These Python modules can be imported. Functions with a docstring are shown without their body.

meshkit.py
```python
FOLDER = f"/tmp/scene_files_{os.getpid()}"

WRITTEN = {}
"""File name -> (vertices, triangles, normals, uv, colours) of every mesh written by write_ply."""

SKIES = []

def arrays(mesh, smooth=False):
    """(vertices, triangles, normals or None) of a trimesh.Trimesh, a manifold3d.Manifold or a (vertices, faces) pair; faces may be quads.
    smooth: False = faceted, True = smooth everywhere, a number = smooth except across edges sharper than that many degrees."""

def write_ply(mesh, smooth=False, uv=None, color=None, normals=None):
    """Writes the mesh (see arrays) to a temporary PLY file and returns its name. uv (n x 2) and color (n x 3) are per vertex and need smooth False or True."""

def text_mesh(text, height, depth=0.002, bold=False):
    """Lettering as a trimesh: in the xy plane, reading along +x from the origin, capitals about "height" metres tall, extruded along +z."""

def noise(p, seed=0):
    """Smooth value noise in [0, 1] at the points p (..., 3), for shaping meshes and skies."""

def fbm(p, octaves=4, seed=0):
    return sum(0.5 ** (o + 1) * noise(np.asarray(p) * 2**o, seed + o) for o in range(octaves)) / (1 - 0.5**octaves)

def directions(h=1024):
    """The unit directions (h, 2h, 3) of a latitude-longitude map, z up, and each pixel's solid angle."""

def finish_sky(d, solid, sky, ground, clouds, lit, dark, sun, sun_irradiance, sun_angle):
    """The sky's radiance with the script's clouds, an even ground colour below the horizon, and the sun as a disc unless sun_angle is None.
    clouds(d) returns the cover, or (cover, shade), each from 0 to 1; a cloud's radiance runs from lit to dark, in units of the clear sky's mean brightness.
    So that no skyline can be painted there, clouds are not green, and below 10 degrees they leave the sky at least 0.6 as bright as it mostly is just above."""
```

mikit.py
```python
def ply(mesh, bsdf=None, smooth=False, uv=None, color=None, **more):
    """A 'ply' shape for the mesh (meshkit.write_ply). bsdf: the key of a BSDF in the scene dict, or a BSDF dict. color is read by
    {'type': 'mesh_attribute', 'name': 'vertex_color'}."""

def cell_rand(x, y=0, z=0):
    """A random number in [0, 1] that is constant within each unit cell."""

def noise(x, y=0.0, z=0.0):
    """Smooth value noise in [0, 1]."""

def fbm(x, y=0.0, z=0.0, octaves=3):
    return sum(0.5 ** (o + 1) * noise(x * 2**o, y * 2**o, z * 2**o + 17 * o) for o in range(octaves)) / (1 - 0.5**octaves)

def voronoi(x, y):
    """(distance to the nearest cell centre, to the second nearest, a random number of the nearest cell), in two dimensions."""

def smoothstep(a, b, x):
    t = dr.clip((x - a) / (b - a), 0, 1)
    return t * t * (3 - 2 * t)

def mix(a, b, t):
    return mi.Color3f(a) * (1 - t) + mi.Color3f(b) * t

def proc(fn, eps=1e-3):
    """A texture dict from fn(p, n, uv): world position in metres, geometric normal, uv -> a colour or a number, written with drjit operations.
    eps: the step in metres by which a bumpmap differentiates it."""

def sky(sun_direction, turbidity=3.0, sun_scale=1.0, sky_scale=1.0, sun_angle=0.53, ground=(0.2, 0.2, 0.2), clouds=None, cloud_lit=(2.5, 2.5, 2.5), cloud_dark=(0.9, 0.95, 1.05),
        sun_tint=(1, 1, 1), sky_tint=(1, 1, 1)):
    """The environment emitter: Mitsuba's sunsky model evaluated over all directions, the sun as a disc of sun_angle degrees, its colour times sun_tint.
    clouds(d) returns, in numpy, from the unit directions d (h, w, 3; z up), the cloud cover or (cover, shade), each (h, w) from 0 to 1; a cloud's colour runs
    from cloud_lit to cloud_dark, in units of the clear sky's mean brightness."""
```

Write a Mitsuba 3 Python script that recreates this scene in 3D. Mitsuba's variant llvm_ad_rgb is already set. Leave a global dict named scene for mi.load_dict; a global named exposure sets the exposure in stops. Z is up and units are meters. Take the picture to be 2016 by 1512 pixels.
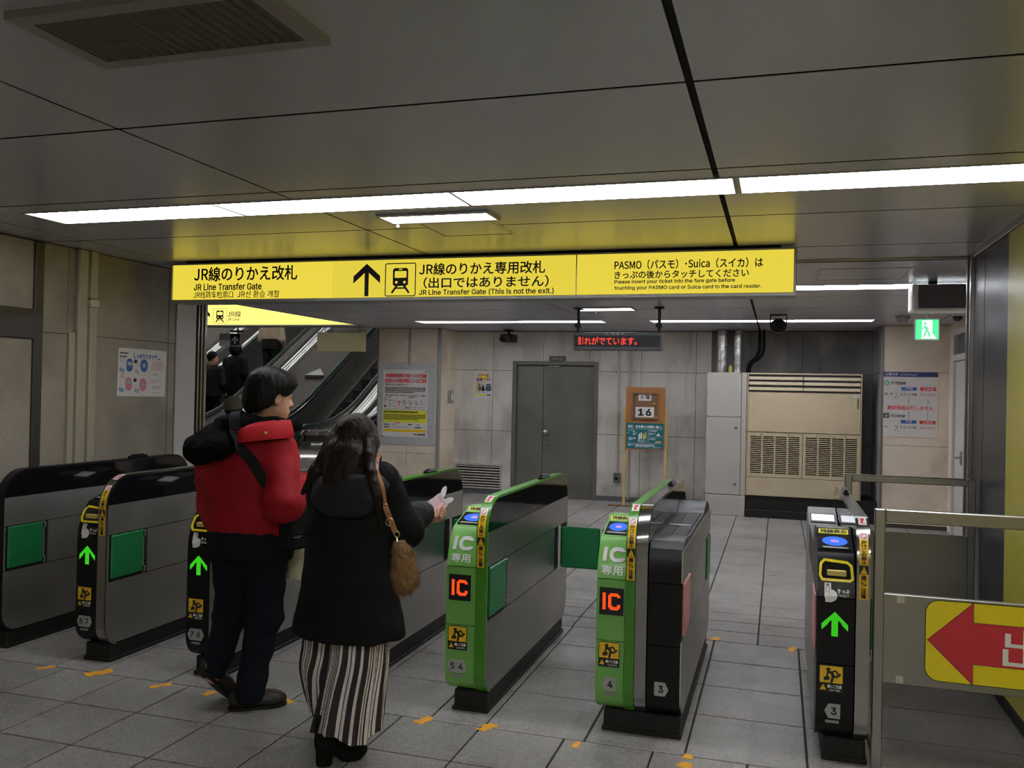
import math, glob, random
import numpy as np
import trimesh
import drjit as dr
import mitsuba as mi
import mikit
from mikit import noise, fbm, cell_rand, smoothstep, mix, proc, ply
import meshkit
import manifold3d as m3
from shapely import affinity, union_all
from shapely.geometry import Polygon, MultiPolygon, box as sbox, Point, LineString

random.seed(7)
rng = np.random.default_rng(7)
T4 = mi.ScalarTransform4f

# ------------------------------------------------------------------ camera, exposure
scene, labels = {'type': 'scene'}, {}
exposure = 0.34
EYE = 1.567
def _camera():
    y, p, r = math.radians(17.0447), math.radians(0.4673), math.radians(1.1985)
    f = np.array([-math.sin(y) * math.cos(p), math.cos(y) * math.cos(p), math.sin(p)])
    rt = np.array([math.cos(y), math.sin(y), 0.0])
    up = np.cross(rt, f)
    rt2 = math.cos(r) * rt + math.sin(r) * up
    up2 = -math.sin(r) * rt + math.cos(r) * up
    m = np.eye(4)
    m[:3, 0], m[:3, 1], m[:3, 2], m[:3, 3] = -rt2, up2, f, [0, 0, EYE]
    return m
scene['camera'] = {'type': 'perspective', 'fov': 2 * math.degrees(math.atan(1008 / 1713.7)), 'fov_axis': 'x',
                   'near_clip': 0.05, 'far_clip': 100.0, 'to_world': T4(_camera())}
# the station has no daylight: its fluorescent strips (radiance below), lit signs and added hall lamps give all the light
TUBE = [8.0, 8.25, 8.7]
NEAR_TUBE = [17.0, 17.3, 17.9]
SIGN_YELLOW = [0.66, 0.53, 0.05]
HALL_YELLOW = [0.95, 0.80, 0.20]

# ------------------------------------------------------------------ helpers
def name(base):
    if base not in scene and base not in labels and not any(k.startswith(base + '__') for k in scene):
        return base
    i = 1
    while True:
        k = '%s_%03d' % (base, i)
        if k not in scene and k not in labels and not any(q.startswith(k + '__') for q in scene):
            return k
        i += 1
_count = {}
def child(parent, base):
    n = _count.get((parent, base), 0)
    _count[(parent, base)] = n + 1
    return parent + '__' + (base if n == 0 else '%s_%03d' % (base, n))
def thing(base, label, cat, group=None, kind=None):
    n = _count.get(base, 0)
    _count[base] = n + 1
    k = base if n == 0 else '%s_%03d' % (base, n)
    labels[k] = {'label': label, 'category': cat}
    if group: labels[k]['group'] = group
    if kind: labels[k]['kind'] = kind
    return k
def struct(base):
    k = thing(base, '', '')
    labels[k] = {'kind': 'structure'}
    return k
def put(key, mesh, mat, smooth=False, **kw):
    scene[key] = ply(mesh, mat, smooth, **kw)
    return key
def part(parent, base, mesh, mat, smooth=False, label=None, kind=None, **kw):
    k = child(parent, base)
    put(k, mesh, mat, smooth, **kw)
    if label or kind:
        labels[k] = {}
        if label: labels[k]['label'] = label
        if kind: labels[k]['kind'] = kind
    return k
def emit(key, mesh, rgb, base=(0.5, 0.5, 0.5), smooth=False):
    scene[key] = ply(mesh, {'type': 'diffuse', 'reflectance': {'type': 'rgb', 'value': list(base)}}, smooth,
                     emitter={'type': 'area', 'radiance': {'type': 'rgb', 'value': list(rgb)}})
    return key
def epart(parent, base, mesh, rgb, bc=(0.5, 0.5, 0.5), label=None):
    k = child(parent, base)
    emit(k, mesh, rgb, bc)
    if label: labels[k] = {'label': label}
    return k

def cat(ms):
    return trimesh.util.concatenate([m for m in ms if m is not None])
def box(x0, x1, y0, y1, z0, z1):
    m = trimesh.creation.box((abs(x1 - x0), abs(y1 - y0), abs(z1 - z0)))
    m.apply_translation(((x0 + x1) / 2, (y0 + y1) / 2, (z0 + z1) / 2))
    return m
def cbox(x0, x1, y0, y1, z0, z1, c=0.004):
    """box with chamfered edges"""
    x0, x1 = min(x0, x1), max(x0, x1); y0, y1 = min(y0, y1), max(y0, y1); z0, z1 = min(z0, z1), max(z0, z1)
    c = min(c, (x1 - x0) / 2.2, (y1 - y0) / 2.2, (z1 - z0) / 2.2)
    P = []
    for X, sx in ((x0, 1), (x1, -1)):
        for Y, sy in ((y0, 1), (y1, -1)):
            for Z, sz in ((z0, 1), (z1, -1)):
                P += [(X, Y + sy * c, Z + sz * c), (X + sx * c, Y, Z + sz * c), (X + sx * c, Y + sy * c, Z)]
    return trimesh.convex.convex_hull(np.array(P))
def cyl(p0, p1, r, n=16, r1=None):
    p0, p1 = np.array(p0, float), np.array(p1, float)
    v, f = tubemesh(np.array([p0, p1]), [r, r if r1 is None else r1], n, caps=True)
    return trimesh.Trimesh(v, f, process=False)
def tubemesh(pts, rad, n=10, caps=True, up=None, flat=1.0):
    p = np.asarray(pts, float)
    rad = np.broadcast_to(np.asarray(rad, float), (len(p),))
    t = np.gradient(p, axis=0)
    t /= np.linalg.norm(t, axis=1, keepdims=True) + 1e-12
    a0 = np.array([0, 0, 1.0]) if abs(t[0][2]) < 0.9 else np.array([1.0, 0, 0])
    if up is not None: a0 = np.array(up, float)
    A, B = [], []
    a = a0
    for i in range(len(p)):
        a = a - t[i] * (a @ t[i]); a /= np.linalg.norm(a) + 1e-12
        A.append(a); B.append(np.cross(t[i], a))
    A, B = np.array(A), np.array(B)
    ang = np.arange(n) * 2 * np.pi / n
    v = p[:, None] + rad[:, None, None] * (np.cos(ang)[None, :, None] * A[:, None] * flat + np.sin(ang)[None, :, None] * B[:, None])
    i, j = np.meshgrid(np.arange(len(p) - 1), np.arange(n), indexing='ij')
    q = np.stack([i * n + j, i * n + (j + 1) % n, (i + 1) * n + (j + 1) % n, (i + 1) * n + j], -1).reshape(-1, 4)
    f = np.vstack([q[:, [0, 1, 2]], q[:, [0, 2, 3]]])
    v = v.reshape(-1, 3)
    if caps:
        k = len(v)
        v = np.vstack([v, p[0], p[-1]])
        c0 = [[k, (j + 1) % n, j] for j in range(n)]
        o = (len(p) - 1) * n
        c1 = [[k + 1, o + j, o + (j + 1) % n] for j in range(n)]
        f = np.vstack([f, c0, c1])
    return v, f
def tube(pts, rad, n=10, **kw):
    v, f = tubemesh(pts, rad, n, **kw)
    return trimesh.Trimesh(v, f, process=False)
def extr(poly, d):
    """shapely (multi)polygon -> mesh in xy, z 0..d"""
    gs = [g for g in getattr(poly, 'geoms', [poly]) if g.geom_type == 'Polygon' and g.area > 1e-10]
    if not gs: return None
    return cat([trimesh.creation.extrude_polygon(g, d, engine='earcut') for g in gs])
def place(mesh, o, x, y):
    if mesh is None: return None
    x, y = np.array(x, float), np.array(y, float)
    n = np.cross(x, y)
    m = np.eye(4)
    m[:3, 0], m[:3, 1], m[:3, 2], m[:3, 3] = x, y, n, o
    mesh.apply_transform(m)
    return mesh
XA, YA, ZA = (1, 0, 0), (0, 1, 0), (0, 0, 1)
FRONT = (XA, ZA)                       # faces the camera (-y)
EAST = ((0, 1, 0), ZA)                 # faces +x
WEST = ((0, -1, 0), ZA)                # faces -x
def shape(poly, o, fr=FRONT, d=0.001):
    return place(extr(poly, d), o, *fr)
def xprofile(poly, x0, x1):
    """polygon in (y, z) extruded along x"""
    m = extr(poly, x1 - x0)
    return place(m, (x0, 0, 0), YA, ZA)
def rrect(w, h, r, x=0, y=0):
    r = min(r, w / 2.01, h / 2.01)
    return affinity.translate(sbox(r, r, w - r, h - r).buffer(r, 8), x, y)

# lettering: glyph outlines of the interpreter's own Noto Sans CJK, cached per character
_FONT = {}
def _font(which, size):
    if (which, size) not in _FONT:
        from PIL import ImageFont
        pat = {'cjk': 'Noto Sans CJK*', 'inter': 'Inter*', 'mono': 'DejaVu*'}[which]
        _FONT[(which, size)] = ImageFont.truetype(glob.glob('/opt/blender-*/*/datafiles/fonts/' + pat)[0], size)
    return _FONT[(which, size)]
_GLY = {}
def glyph(c, bold, size, which):
    k = (c, bold, size, which)
    if k not in _GLY:
        from PIL import Image, ImageDraw
        f = _font(which, size)
        W = size * 2
        im = Image.new('L', (W, W))
        ImageDraw.Draw(im).text((size // 2, int(size * 1.4)), c, 255, f, anchor='ls', stroke_width=bold)
        on = np.pad(np.asarray(im) > 127, ((0, 0), (1, 1))).astype(np.int8)
        rows, st = np.nonzero(np.diff(on, axis=1) == 1)
        en = np.nonzero(np.diff(on, axis=1) == -1)[1]
        if len(rows) == 0:
            _GLY[k] = (None, f.getlength(c) / size)
        else:
            import shapely
            g = union_all(shapely.box(st, -rows - 1.0, en, -rows + 0.0)).buffer(0.55).buffer(-0.55).simplify(0.6)
            s = 1.0 / size
            _GLY[k] = (affinity.affine_transform(g, [s, 0, 0, s, -0.5, 1.4]), f.getlength(c) / size)
    return _GLY[k]
def textpoly(s, bold=0, size=48, which='cjk', vertical=False, track=0.0):
    out, x, y = [], 0.0, 0.0
    for c in s:
        g, adv = glyph(c, bold, size, which)
        if vertical:
            if g is not None: out += list(getattr(affinity.translate(g, 0, y), 'geoms', [affinity.translate(g, 0, y)]))
            y -= 1.0 + track
        else:
            if g is not None:
                g = affinity.translate(g, x, 0)
                out += list(getattr(g, 'geoms', [g]))
            x += adv + track
    return MultiPolygon([g for g in out if g.geom_type == 'Polygon'])
def fit(poly, x, y, w, h):
    """scales the polygon so that its bounds fill x, y, w, h; w or h None keeps the aspect"""
    a, b, c, d = poly.bounds
    sx = w / (c - a) if w else h / (d - b)
    sy = h / (d - b) if h else w / (c - a)
    return affinity.affine_transform(poly, [sx, 0, 0, sy, x - a * sx, y - b * sy])
def text(s, x, y, w, h, **kw):
    return fit(textpoly(s, **kw), x, y, w, h)
def U(*ps):
    out = []
    for p in ps: out += [g for g in getattr(p, 'geoms', [p]) if g.geom_type == 'Polygon']
    return MultiPolygon(out)
def greek(x, y, w, h, rows, seed=0, fill=0.62, ragged=True):
    """rows of print too small to read in the photograph: short dashes"""
    r = np.random.default_rng(seed)
    out = []
    ph = h / rows
    for i in range(rows):
        xx, end = x, x + w * (1.0 if not ragged or i < rows - 1 else r.uniform(0.4, 0.9))
        while xx < end - ph * 0.3:
            ww = min(ph * r.uniform(0.4, 0.75), end - xx)
            out.append(sbox(xx, y + h - (i + 1) * ph + ph * (1 - fill) / 2, xx + ww, y + h - i * ph - ph * (1 - fill) / 2))
            xx += ww + ph * 0.14
    return MultiPolygon(out)
def train_icon(w, h):
    """front view of a train, in w x h"""
    b = rrect(0.56, 0.62, 0.09, 0.22, 0.30)
    b = b.difference(rrect(0.44, 0.24, 0.04, 0.28, 0.58)).difference(Point(0.35, 0.43).buffer(0.05)).difference(Point(0.65, 0.43).buffer(0.05))
    b = b.difference(rrect(0.14, 0.035, 0.015, 0.43, 0.86))
    legs = [LineString([(0.36, 0.30), (0.20, 0.08)]).buffer(0.035), LineString([(0.64, 0.30), (0.80, 0.08)]).buffer(0.035), sbox(0.33, 0.20, 0.67, 0.25)]
    g = union_all([b] + legs)
    return affinity.scale(g, w, h, origin=(0, 0))
def up_arrow(w, h, stem=0.26, head=0.62, thick=0.30):
    """arrow pointing up: chevron head and stem"""
    p = [(0.5, 1), (1, head), (1, head - thick), (0.5 + stem / 2, 1 - thick * 0.85 - (0.5 - stem / 2) * 0), (0.5 + stem / 2, 0), (0.5 - stem / 2, 0), (0.5 - stem / 2, 1 - thick * 0.85), (0, head - thick), (0, head)]
    p[3] = (0.5 + stem / 2, 1 - thick - stem / 2 * (1 - head) / 0.5)
    p[6] = (0.5 - stem / 2, p[3][1])
    return affinity.scale(Polygon(p), w, h, origin=(0, 0))

# ------------------------------------------------------------------ materials
def rgb(v): return {'type': 'rgb', 'value': list(v)}
def mat(key, base, rough=0.5, metal=0.0, spec=0.5, coat=0.0, bump=None, bscale=None, **kw):
    b = {'type': 'principled', 'base_color': base if isinstance(base, dict) else rgb(base), 'roughness': rough, 'metallic': metal, 'specular': spec}
    if coat: b['clearcoat'] = coat; b['clearcoat_gloss'] = 0.9
    b.update(kw)
    if bump is not None:
        b = {'type': 'bumpmap', 'texture': bump, 'scale': bscale, 'bsdf': b}
    scene[key] = {'type': 'twosided', 'bsdf': b}
    return key

def granite(p, n, uv):
    c = cell_rand(dr.floor((p.x + 0.1) / 0.4), dr.floor((p.y + 0.14) / 0.4), 3.0)
    g = fbm(p.x * 170, p.y * 170, 0.0, 2)
    s = noise(p.x * 420, p.y * 420, 5.0)
    v = 0.275 + 0.05 * (c - 0.5) + 0.16 * (g - 0.5) - 0.10 * smoothstep(0.74, 0.86, s)
    d = fbm(p.x * 1.3, p.y * 1.3, 3.0, 4)
    d2 = fbm(p.x * 7, p.y * 7, 9.0, 3)
    dirt = smoothstep(0.52, 0.72, d) * 0.28 + smoothstep(0.55, 0.8, d2) * 0.16
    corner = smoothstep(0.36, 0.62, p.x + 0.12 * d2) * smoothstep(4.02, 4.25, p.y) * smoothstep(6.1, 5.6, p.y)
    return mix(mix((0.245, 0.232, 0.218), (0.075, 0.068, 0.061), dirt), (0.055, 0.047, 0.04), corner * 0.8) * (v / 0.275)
def concrete(p, n, uv):
    a = fbm(p.x * 2.2, p.y * 2.2 + 3, p.z * 1.3, 4)
    st = fbm(p.x * 9 + p.y * 9, 0.5, p.z * 0.9, 3)
    f = noise(p.x * 160, p.y * 160, p.z * 160)
    low = smoothstep(0.35, 0.0, p.z) * smoothstep(0.3, 0.7, fbm(p.x * 5, p.y * 5, p.z * 5, 3))
    c = cell_rand(dr.floor((p.x + 4.73) / 0.75), dr.floor((p.z - 0.05) / 0.914), 2.0)
    b = mix((0.64, 0.60, 0.545), (0.36, 0.33, 0.295), smoothstep(0.42, 0.72, a) * 0.75 + smoothstep(0.5, 0.78, st) * 0.35)
    b = mix(b, (0.16, 0.13, 0.10), low * 0.7)
    return b * (0.96 + 0.08 * (f - 0.5) + 0.07 * (c - 0.5))
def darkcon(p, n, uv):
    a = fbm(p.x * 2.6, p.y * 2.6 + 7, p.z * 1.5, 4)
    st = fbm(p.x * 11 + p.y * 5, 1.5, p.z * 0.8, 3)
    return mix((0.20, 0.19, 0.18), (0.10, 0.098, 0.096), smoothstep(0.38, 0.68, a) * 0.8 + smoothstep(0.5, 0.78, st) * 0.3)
def beigewall(p, n, uv):
    a = fbm(p.x * 2.5, p.y * 2.5, p.z * 2.0, 4)
    f = noise(p.x * 130, p.y * 130, p.z * 130)
    sp = smoothstep(0.83, 0.9, noise(p.x * 38 + 9, p.y * 38, p.z * 38))
    b = mix((0.70, 0.60, 0.485), (0.56, 0.465, 0.365), smoothstep(0.4, 0.72, a))
    return mix(b, (0.36, 0.30, 0.235), sp * 0.10) * (0.97 + 0.06 * f)
def leftwall(p, n, uv):
    a = fbm(p.y * 2.1 + 4, 3.0, p.z * 1.7, 4)
    sp = smoothstep(0.8, 0.9, noise(p.y * 42, 2.0, p.z * 24))
    f = noise(p.x * 140, p.y * 140, p.z * 140)
    b = mix((0.285, 0.25, 0.20), (0.205, 0.178, 0.14), smoothstep(0.4, 0.72, a))
    return mix(b, (0.15, 0.12, 0.09), sp * 0.12) * (0.95 + 0.1 * f)
def brushed_side(p, n, uv):
    a = noise(3.0, p.y * 2.0, p.z * 700)
    b = fbm(p.x * 3, p.y * 3, p.z * 3, 3)
    return mi.Color3f(0.53, 0.517, 0.492) * (0.9 + 0.14 * a) * (0.86 + 0.26 * b)
def steel_rough(p, n, uv):
    return 0.34 + 0.16 * fbm(p.x * 4, p.y * 4, p.z * 4, 3)
def doorsteel(p, n, uv):
    a = fbm(p.x * 1.4, 2.0, p.z * 1.2, 3)
    return mix((0.20, 0.195, 0.165), (0.145, 0.14, 0.12), smoothstep(0.35, 0.7, a))
def ceilmetal(p, n, uv):
    a = fbm(p.x * 1.1, p.y * 1.1, 2.0, 3)
    return mi.Color3f(0.455, 0.452, 0.505) * (0.93 + 0.14 * a)
def acpaint(p, n, uv):
    a = fbm(p.x * 3.1, p.y * 3, p.z * 2.2, 4)
    return mix((0.52, 0.42, 0.285), (0.42, 0.325, 0.21), smoothstep(0.42, 0.75, a) * 0.7)
def foil(p, n, uv):
    a = fbm(p.x * 22, p.y * 22, p.z * 26, 3)
    return mi.Color3f(0.62, 0.61, 0.6) * (0.72 + 0.5 * a)
def foil_bump(p, n, uv): return fbm(p.x * 30, p.y * 30, p.z * 30, 3)
def furcol(p, n, uv):
    a = fbm(p.x * 60, p.y * 60, p.z * 40, 3)
    return mix((0.12, 0.06, 0.022), (0.25, 0.135, 0.052), a)
def redcloth(p, n, uv):
    a = fbm(p.x * 7, p.y * 7, p.z * 7, 3)
    return mi.Color3f(0.28, 0.006, 0.012) * (0.85 + 0.3 * a)
def hairbump(p, n, uv): return noise(p.x * 260, p.y * 260, p.z * 34)
def concbump(p, n, uv): return fbm(p.x * 90, p.y * 90, p.z * 90, 2)

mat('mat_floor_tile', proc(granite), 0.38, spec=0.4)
mat('mat_grout', (0.018, 0.016, 0.014), 0.9)
mat('mat_ceiling', proc(ceilmetal), 0.27, metal=0.35)
mat('mat_ceiling_gap', (0.02, 0.02, 0.02), 0.9)
mat('mat_concrete', proc(concrete), 0.75)
mat('mat_dark_concrete', proc(darkcon), 0.8)
mat('mat_beige_wall', proc(beigewall), 0.55)
mat('mat_left_wall', proc(leftwall), 0.6)
mat('mat_wall_gap', (0.09, 0.08, 0.065), 0.9)
mat('mat_steel', proc(brushed_side), proc(steel_rough), metal=1.0)
mat('mat_polished', (0.37, 0.36, 0.335), 0.18, metal=1.0)
mat('mat_fence_steel', (0.37, 0.355, 0.335), 0.34, metal=1.0)
mat('mat_satin', (0.42, 0.41, 0.39), 0.3, metal=1.0)
mat('mat_aluminium', (0.36, 0.36, 0.35), 0.4, metal=0.7)
mat('mat_chrome', (0.8, 0.8, 0.8), 0.08, metal=1.0)
mat('mat_black', (0.006, 0.006, 0.0065), 0.33, spec=0.28)
mat('mat_black_matt', (0.007, 0.007, 0.0075), 0.7, spec=0.2)
mat('mat_black_gloss', (0.006, 0.006, 0.007), 0.05, spec=0.6)
mat('mat_rubber', (0.012, 0.0115, 0.011), 0.6, spec=0.2)
mat('mat_kick', (0.016, 0.015, 0.014), 0.5, spec=0.25)
mat('mat_green', (0.175, 0.43, 0.095), 0.24, coat=0.4)
mat('mat_green_top', (0.19, 0.42, 0.16), 0.2, coat=0.5)
mat('mat_green_dark', (0.055, 0.22, 0.015), 0.22, coat=0.4)
mat('mat_flap_green', (0.008, 0.15, 0.045), 0.33)
mat('mat_flap_pink', (0.52, 0.22, 0.21), 0.4)
mat('mat_yellow_ring', (0.80, 0.62, 0.02), 0.3)
mat('mat_yellow_label', (0.86, 0.50, 0.02), 0.35)
mat('mat_yellow_print', (0.88, 0.71, 0.015), 0.4)
mat('mat_bright_yellow', (0.72, 0.66, 0.04), 0.5)
mat('mat_orange_tape', (0.72, 0.33, 0.025), 0.6)
mat('mat_red_print', (0.60, 0.032, 0.05), 0.45)
mat('mat_poster_red', (0.62, 0.03, 0.04), 0.5)
mat('mat_white', (0.86, 0.86, 0.85), 0.35)
mat('mat_paper', (0.66, 0.62, 0.60), 0.6)
mat('mat_grey_label', (0.34, 0.345, 0.34), 0.45)
mat('mat_ink', (0.012, 0.011, 0.010), 0.5)
mat('mat_ink_grey', (0.10, 0.10, 0.11), 0.6)
mat('mat_blue_print', (0.035, 0.10, 0.34), 0.5)
mat('mat_navy_print', (0.03, 0.045, 0.15), 0.5)
mat('mat_lightblue_print', (0.20, 0.33, 0.42), 0.5)
mat('mat_pink_print', (0.58, 0.20, 0.27), 0.5)
mat('mat_palepink_print', (0.60, 0.47, 0.47), 0.5)
mat('mat_greyprint', (0.42, 0.41, 0.42), 0.5)
mat('mat_teal', (0.012, 0.13, 0.16), 0.45)
mat('mat_purple_print', (0.30, 0.10, 0.33), 0.5)
mat('mat_green_print', (0.02, 0.30, 0.16), 0.5)
mat('mat_tan_print', (0.58, 0.45, 0.12), 0.5)
mat('mat_wood_orange', (0.36, 0.15, 0.05), 0.55)
mat('mat_wood_brown', (0.20, 0.105, 0.055), 0.5)
mat('mat_wood_pole', (0.55, 0.40, 0.14), 0.5)
mat('mat_door', proc(doorsteel), 0.42, metal=0.45)
mat('mat_door_frame', (0.15, 0.145, 0.13), 0.45, metal=0.3)
mat('mat_cream_paint', (0.50, 0.46, 0.36), 0.5)
mat('mat_grey_paint', (0.42, 0.39, 0.36), 0.45)
mat('mat_white_panel', (0.50, 0.48, 0.46), 0.35)
mat('mat_ac', proc(acpaint), 0.45)
mat('mat_ac_cream', (0.50, 0.405, 0.275), 0.4)
mat('mat_foil', proc(foil), 0.3, metal=0.9)
mat('mat_pipe', (0.46, 0.42, 0.37), 0.5)
mat('mat_conduit_cream', (0.34, 0.31, 0.225), 0.55)
mat('mat_navy_panel', (0.032, 0.035, 0.045), 0.3, spec=0.3)
mat('mat_yellow_panel', (0.46, 0.40, 0.055), 0.3)
mat('mat_frame_dark', (0.03, 0.027, 0.025), 0.4)
mat('mat_tan_board', (0.66, 0.58, 0.33), 0.6)
mat('mat_rail_green', (0.006, 0.03, 0.023), 0.3)
mat('mat_skirt_panel', (0.17, 0.165, 0.155), 0.3, metal=0.5)
mat('mat_deck', (0.034, 0.027, 0.022), 0.42, spec=0.35)
mat('mat_bright_steel', (0.86, 0.85, 0.83), 0.3, metal=1.0)
mat('mat_step', (0.035, 0.035, 0.036), 0.45)
mat('mat_hall_wall', (0.20, 0.185, 0.165), 0.5)
mat('mat_plastic_grey', (0.25, 0.25, 0.24), 0.4)
mat('mat_led_board', (0.014, 0.012, 0.016), 0.35)
mat('mat_led_case', (0.11, 0.115, 0.125), 0.4, metal=0.3)
# people
mat('mat_skin', (0.52, 0.27, 0.18), 0.5)
mat('mat_hair', (0.008, 0.0075, 0.0075), 0.42, bump=proc(hairbump), bscale=0.0016, spec=0.1)
mat('mat_hair_brown', (0.018, 0.0105, 0.008), 0.40, bump=proc(hairbump), bscale=0.0016, spec=0.12)
mat('mat_jacket_red', proc(redcloth), 0.7, spec=0.25)
mat('mat_collar_red', (0.42, 0.010, 0.018), 0.65, spec=0.25)
mat('mat_fleece', (0.0035, 0.0035, 0.0037), 1.0, spec=0.1)
mat('mat_trousers', (0.007, 0.009, 0.014), 0.85, spec=0.15)
mat('mat_coat', (0.0055, 0.006, 0.0067), 0.8, spec=0.15)
mat('mat_coat_hood', (0.011, 0.0125, 0.015), 0.65, spec=0.3)
mat('mat_shoe', (0.022, 0.014, 0.011), 0.5)
mat('mat_boot', (0.0055, 0.0055, 0.0055), 0.8, spec=0.15)
mat('mat_strap', (0.010, 0.0095, 0.0095), 0.85, spec=0.15)
mat('mat_leather', (0.27, 0.10, 0.02), 0.4)
mat('mat_fur', proc(furcol), 0.9)
mat('mat_gold', (0.75, 0.55, 0.3), 0.2, metal=1.0)
mat('mat_tote', (0.88, 0.80, 0.55), 0.6)
mat('mat_phone_pink', (0.66, 0.48, 0.54), 0.35)
mat('mat_phone_white', (0.74, 0.68, 0.72), 0.35)
mat('mat_beige_coat', (0.36, 0.29, 0.21), 0.8)
mat('mat_olive', (0.12, 0.105, 0.075), 0.9)
mat('mat_cream_knit', (0.55, 0.50, 0.42), 0.9)

# ------------------------------------------------------------------ structure
ZC, YB, XL, XR = 2.47, 12.54, -4.56, 1.13
EDGE = -5.75                                   # east edge of the taller escalator hall

# floor: slab with recessed joints, every near tile its own piece
floor = struct('floor')
put(floor, box(-12.0, 2.1, -4.2, 20.8, -0.12, -0.006), 'mat_grout')
_tile = {}
def tile(x0, x1, y0, y1):
    g = 0.0045
    w, d = x1 - x0 - 2 * g, y1 - y0 - 2 * g
    k = (round(w, 3), round(d, 3))
    if k not in _tile:
        b = 0.0035
        v, f = [], []
        for z, i in ((-0.007, 0), (-0.0025, 0), (0.0, b)):
            v += [(i, i, z), (k[0] - i, i, z), (k[0] - i, k[1] - i, z), (i, k[1] - i, z)]
        for r in (0, 4):
            for j in range(4):
                f += [(r + j, r + (j + 1) % 4, r + 4 + (j + 1) % 4), (r + j, r + 4 + (j + 1) % 4, r + 4 + j)]
        f += [(8, 9, 10), (8, 10, 11)]
        m = trimesh.Trimesh(np.array(v), np.array(f), process=False)
        _tile[k] = (ply(m, 'mat_floor_tile'), m)
    return k, (x0 + g, y0 + g)
tiles = []
xs_near = [-0.5 + 0.4 * i for i in range(-28, 8)]
ys_near = [3.86 + 0.4 * i for i in range(-20, 1)]
ys_gate = [3.86, 4.38, 4.83, 5.29, 5.72]
ys_far = [5.72, 5.98, 6.24, 6.48] + [6.78 + 0.4 * i for i in range(0, 15)]
ys_far = [y for y in ys_far if y < 12.5] + [12.54]
GATE_XR = [-4.29, -3.555, -2.82, -2.065, -1.325, -0.40, 0.385]
for yi in range(len(ys_near) - 1):
    for xi in range(len(xs_near) - 1):
        if xs_near[xi] > XL - 0.39 and xs_near[xi + 1] < XR + 0.39:
            tiles.append((max(xs_near[xi], XL), min(xs_near[xi + 1], XR), ys_near[yi], ys_near[yi + 1]))
gx = [XL]
for i, xr in enumerate(GATE_XR):
    w = 0.42 if i == 5 else 0.25
    gx += [xr - w + 0.01, xr + 0.035]
gx = sorted(set([max(x, XL) for x in gx])) + [XR]
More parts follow.
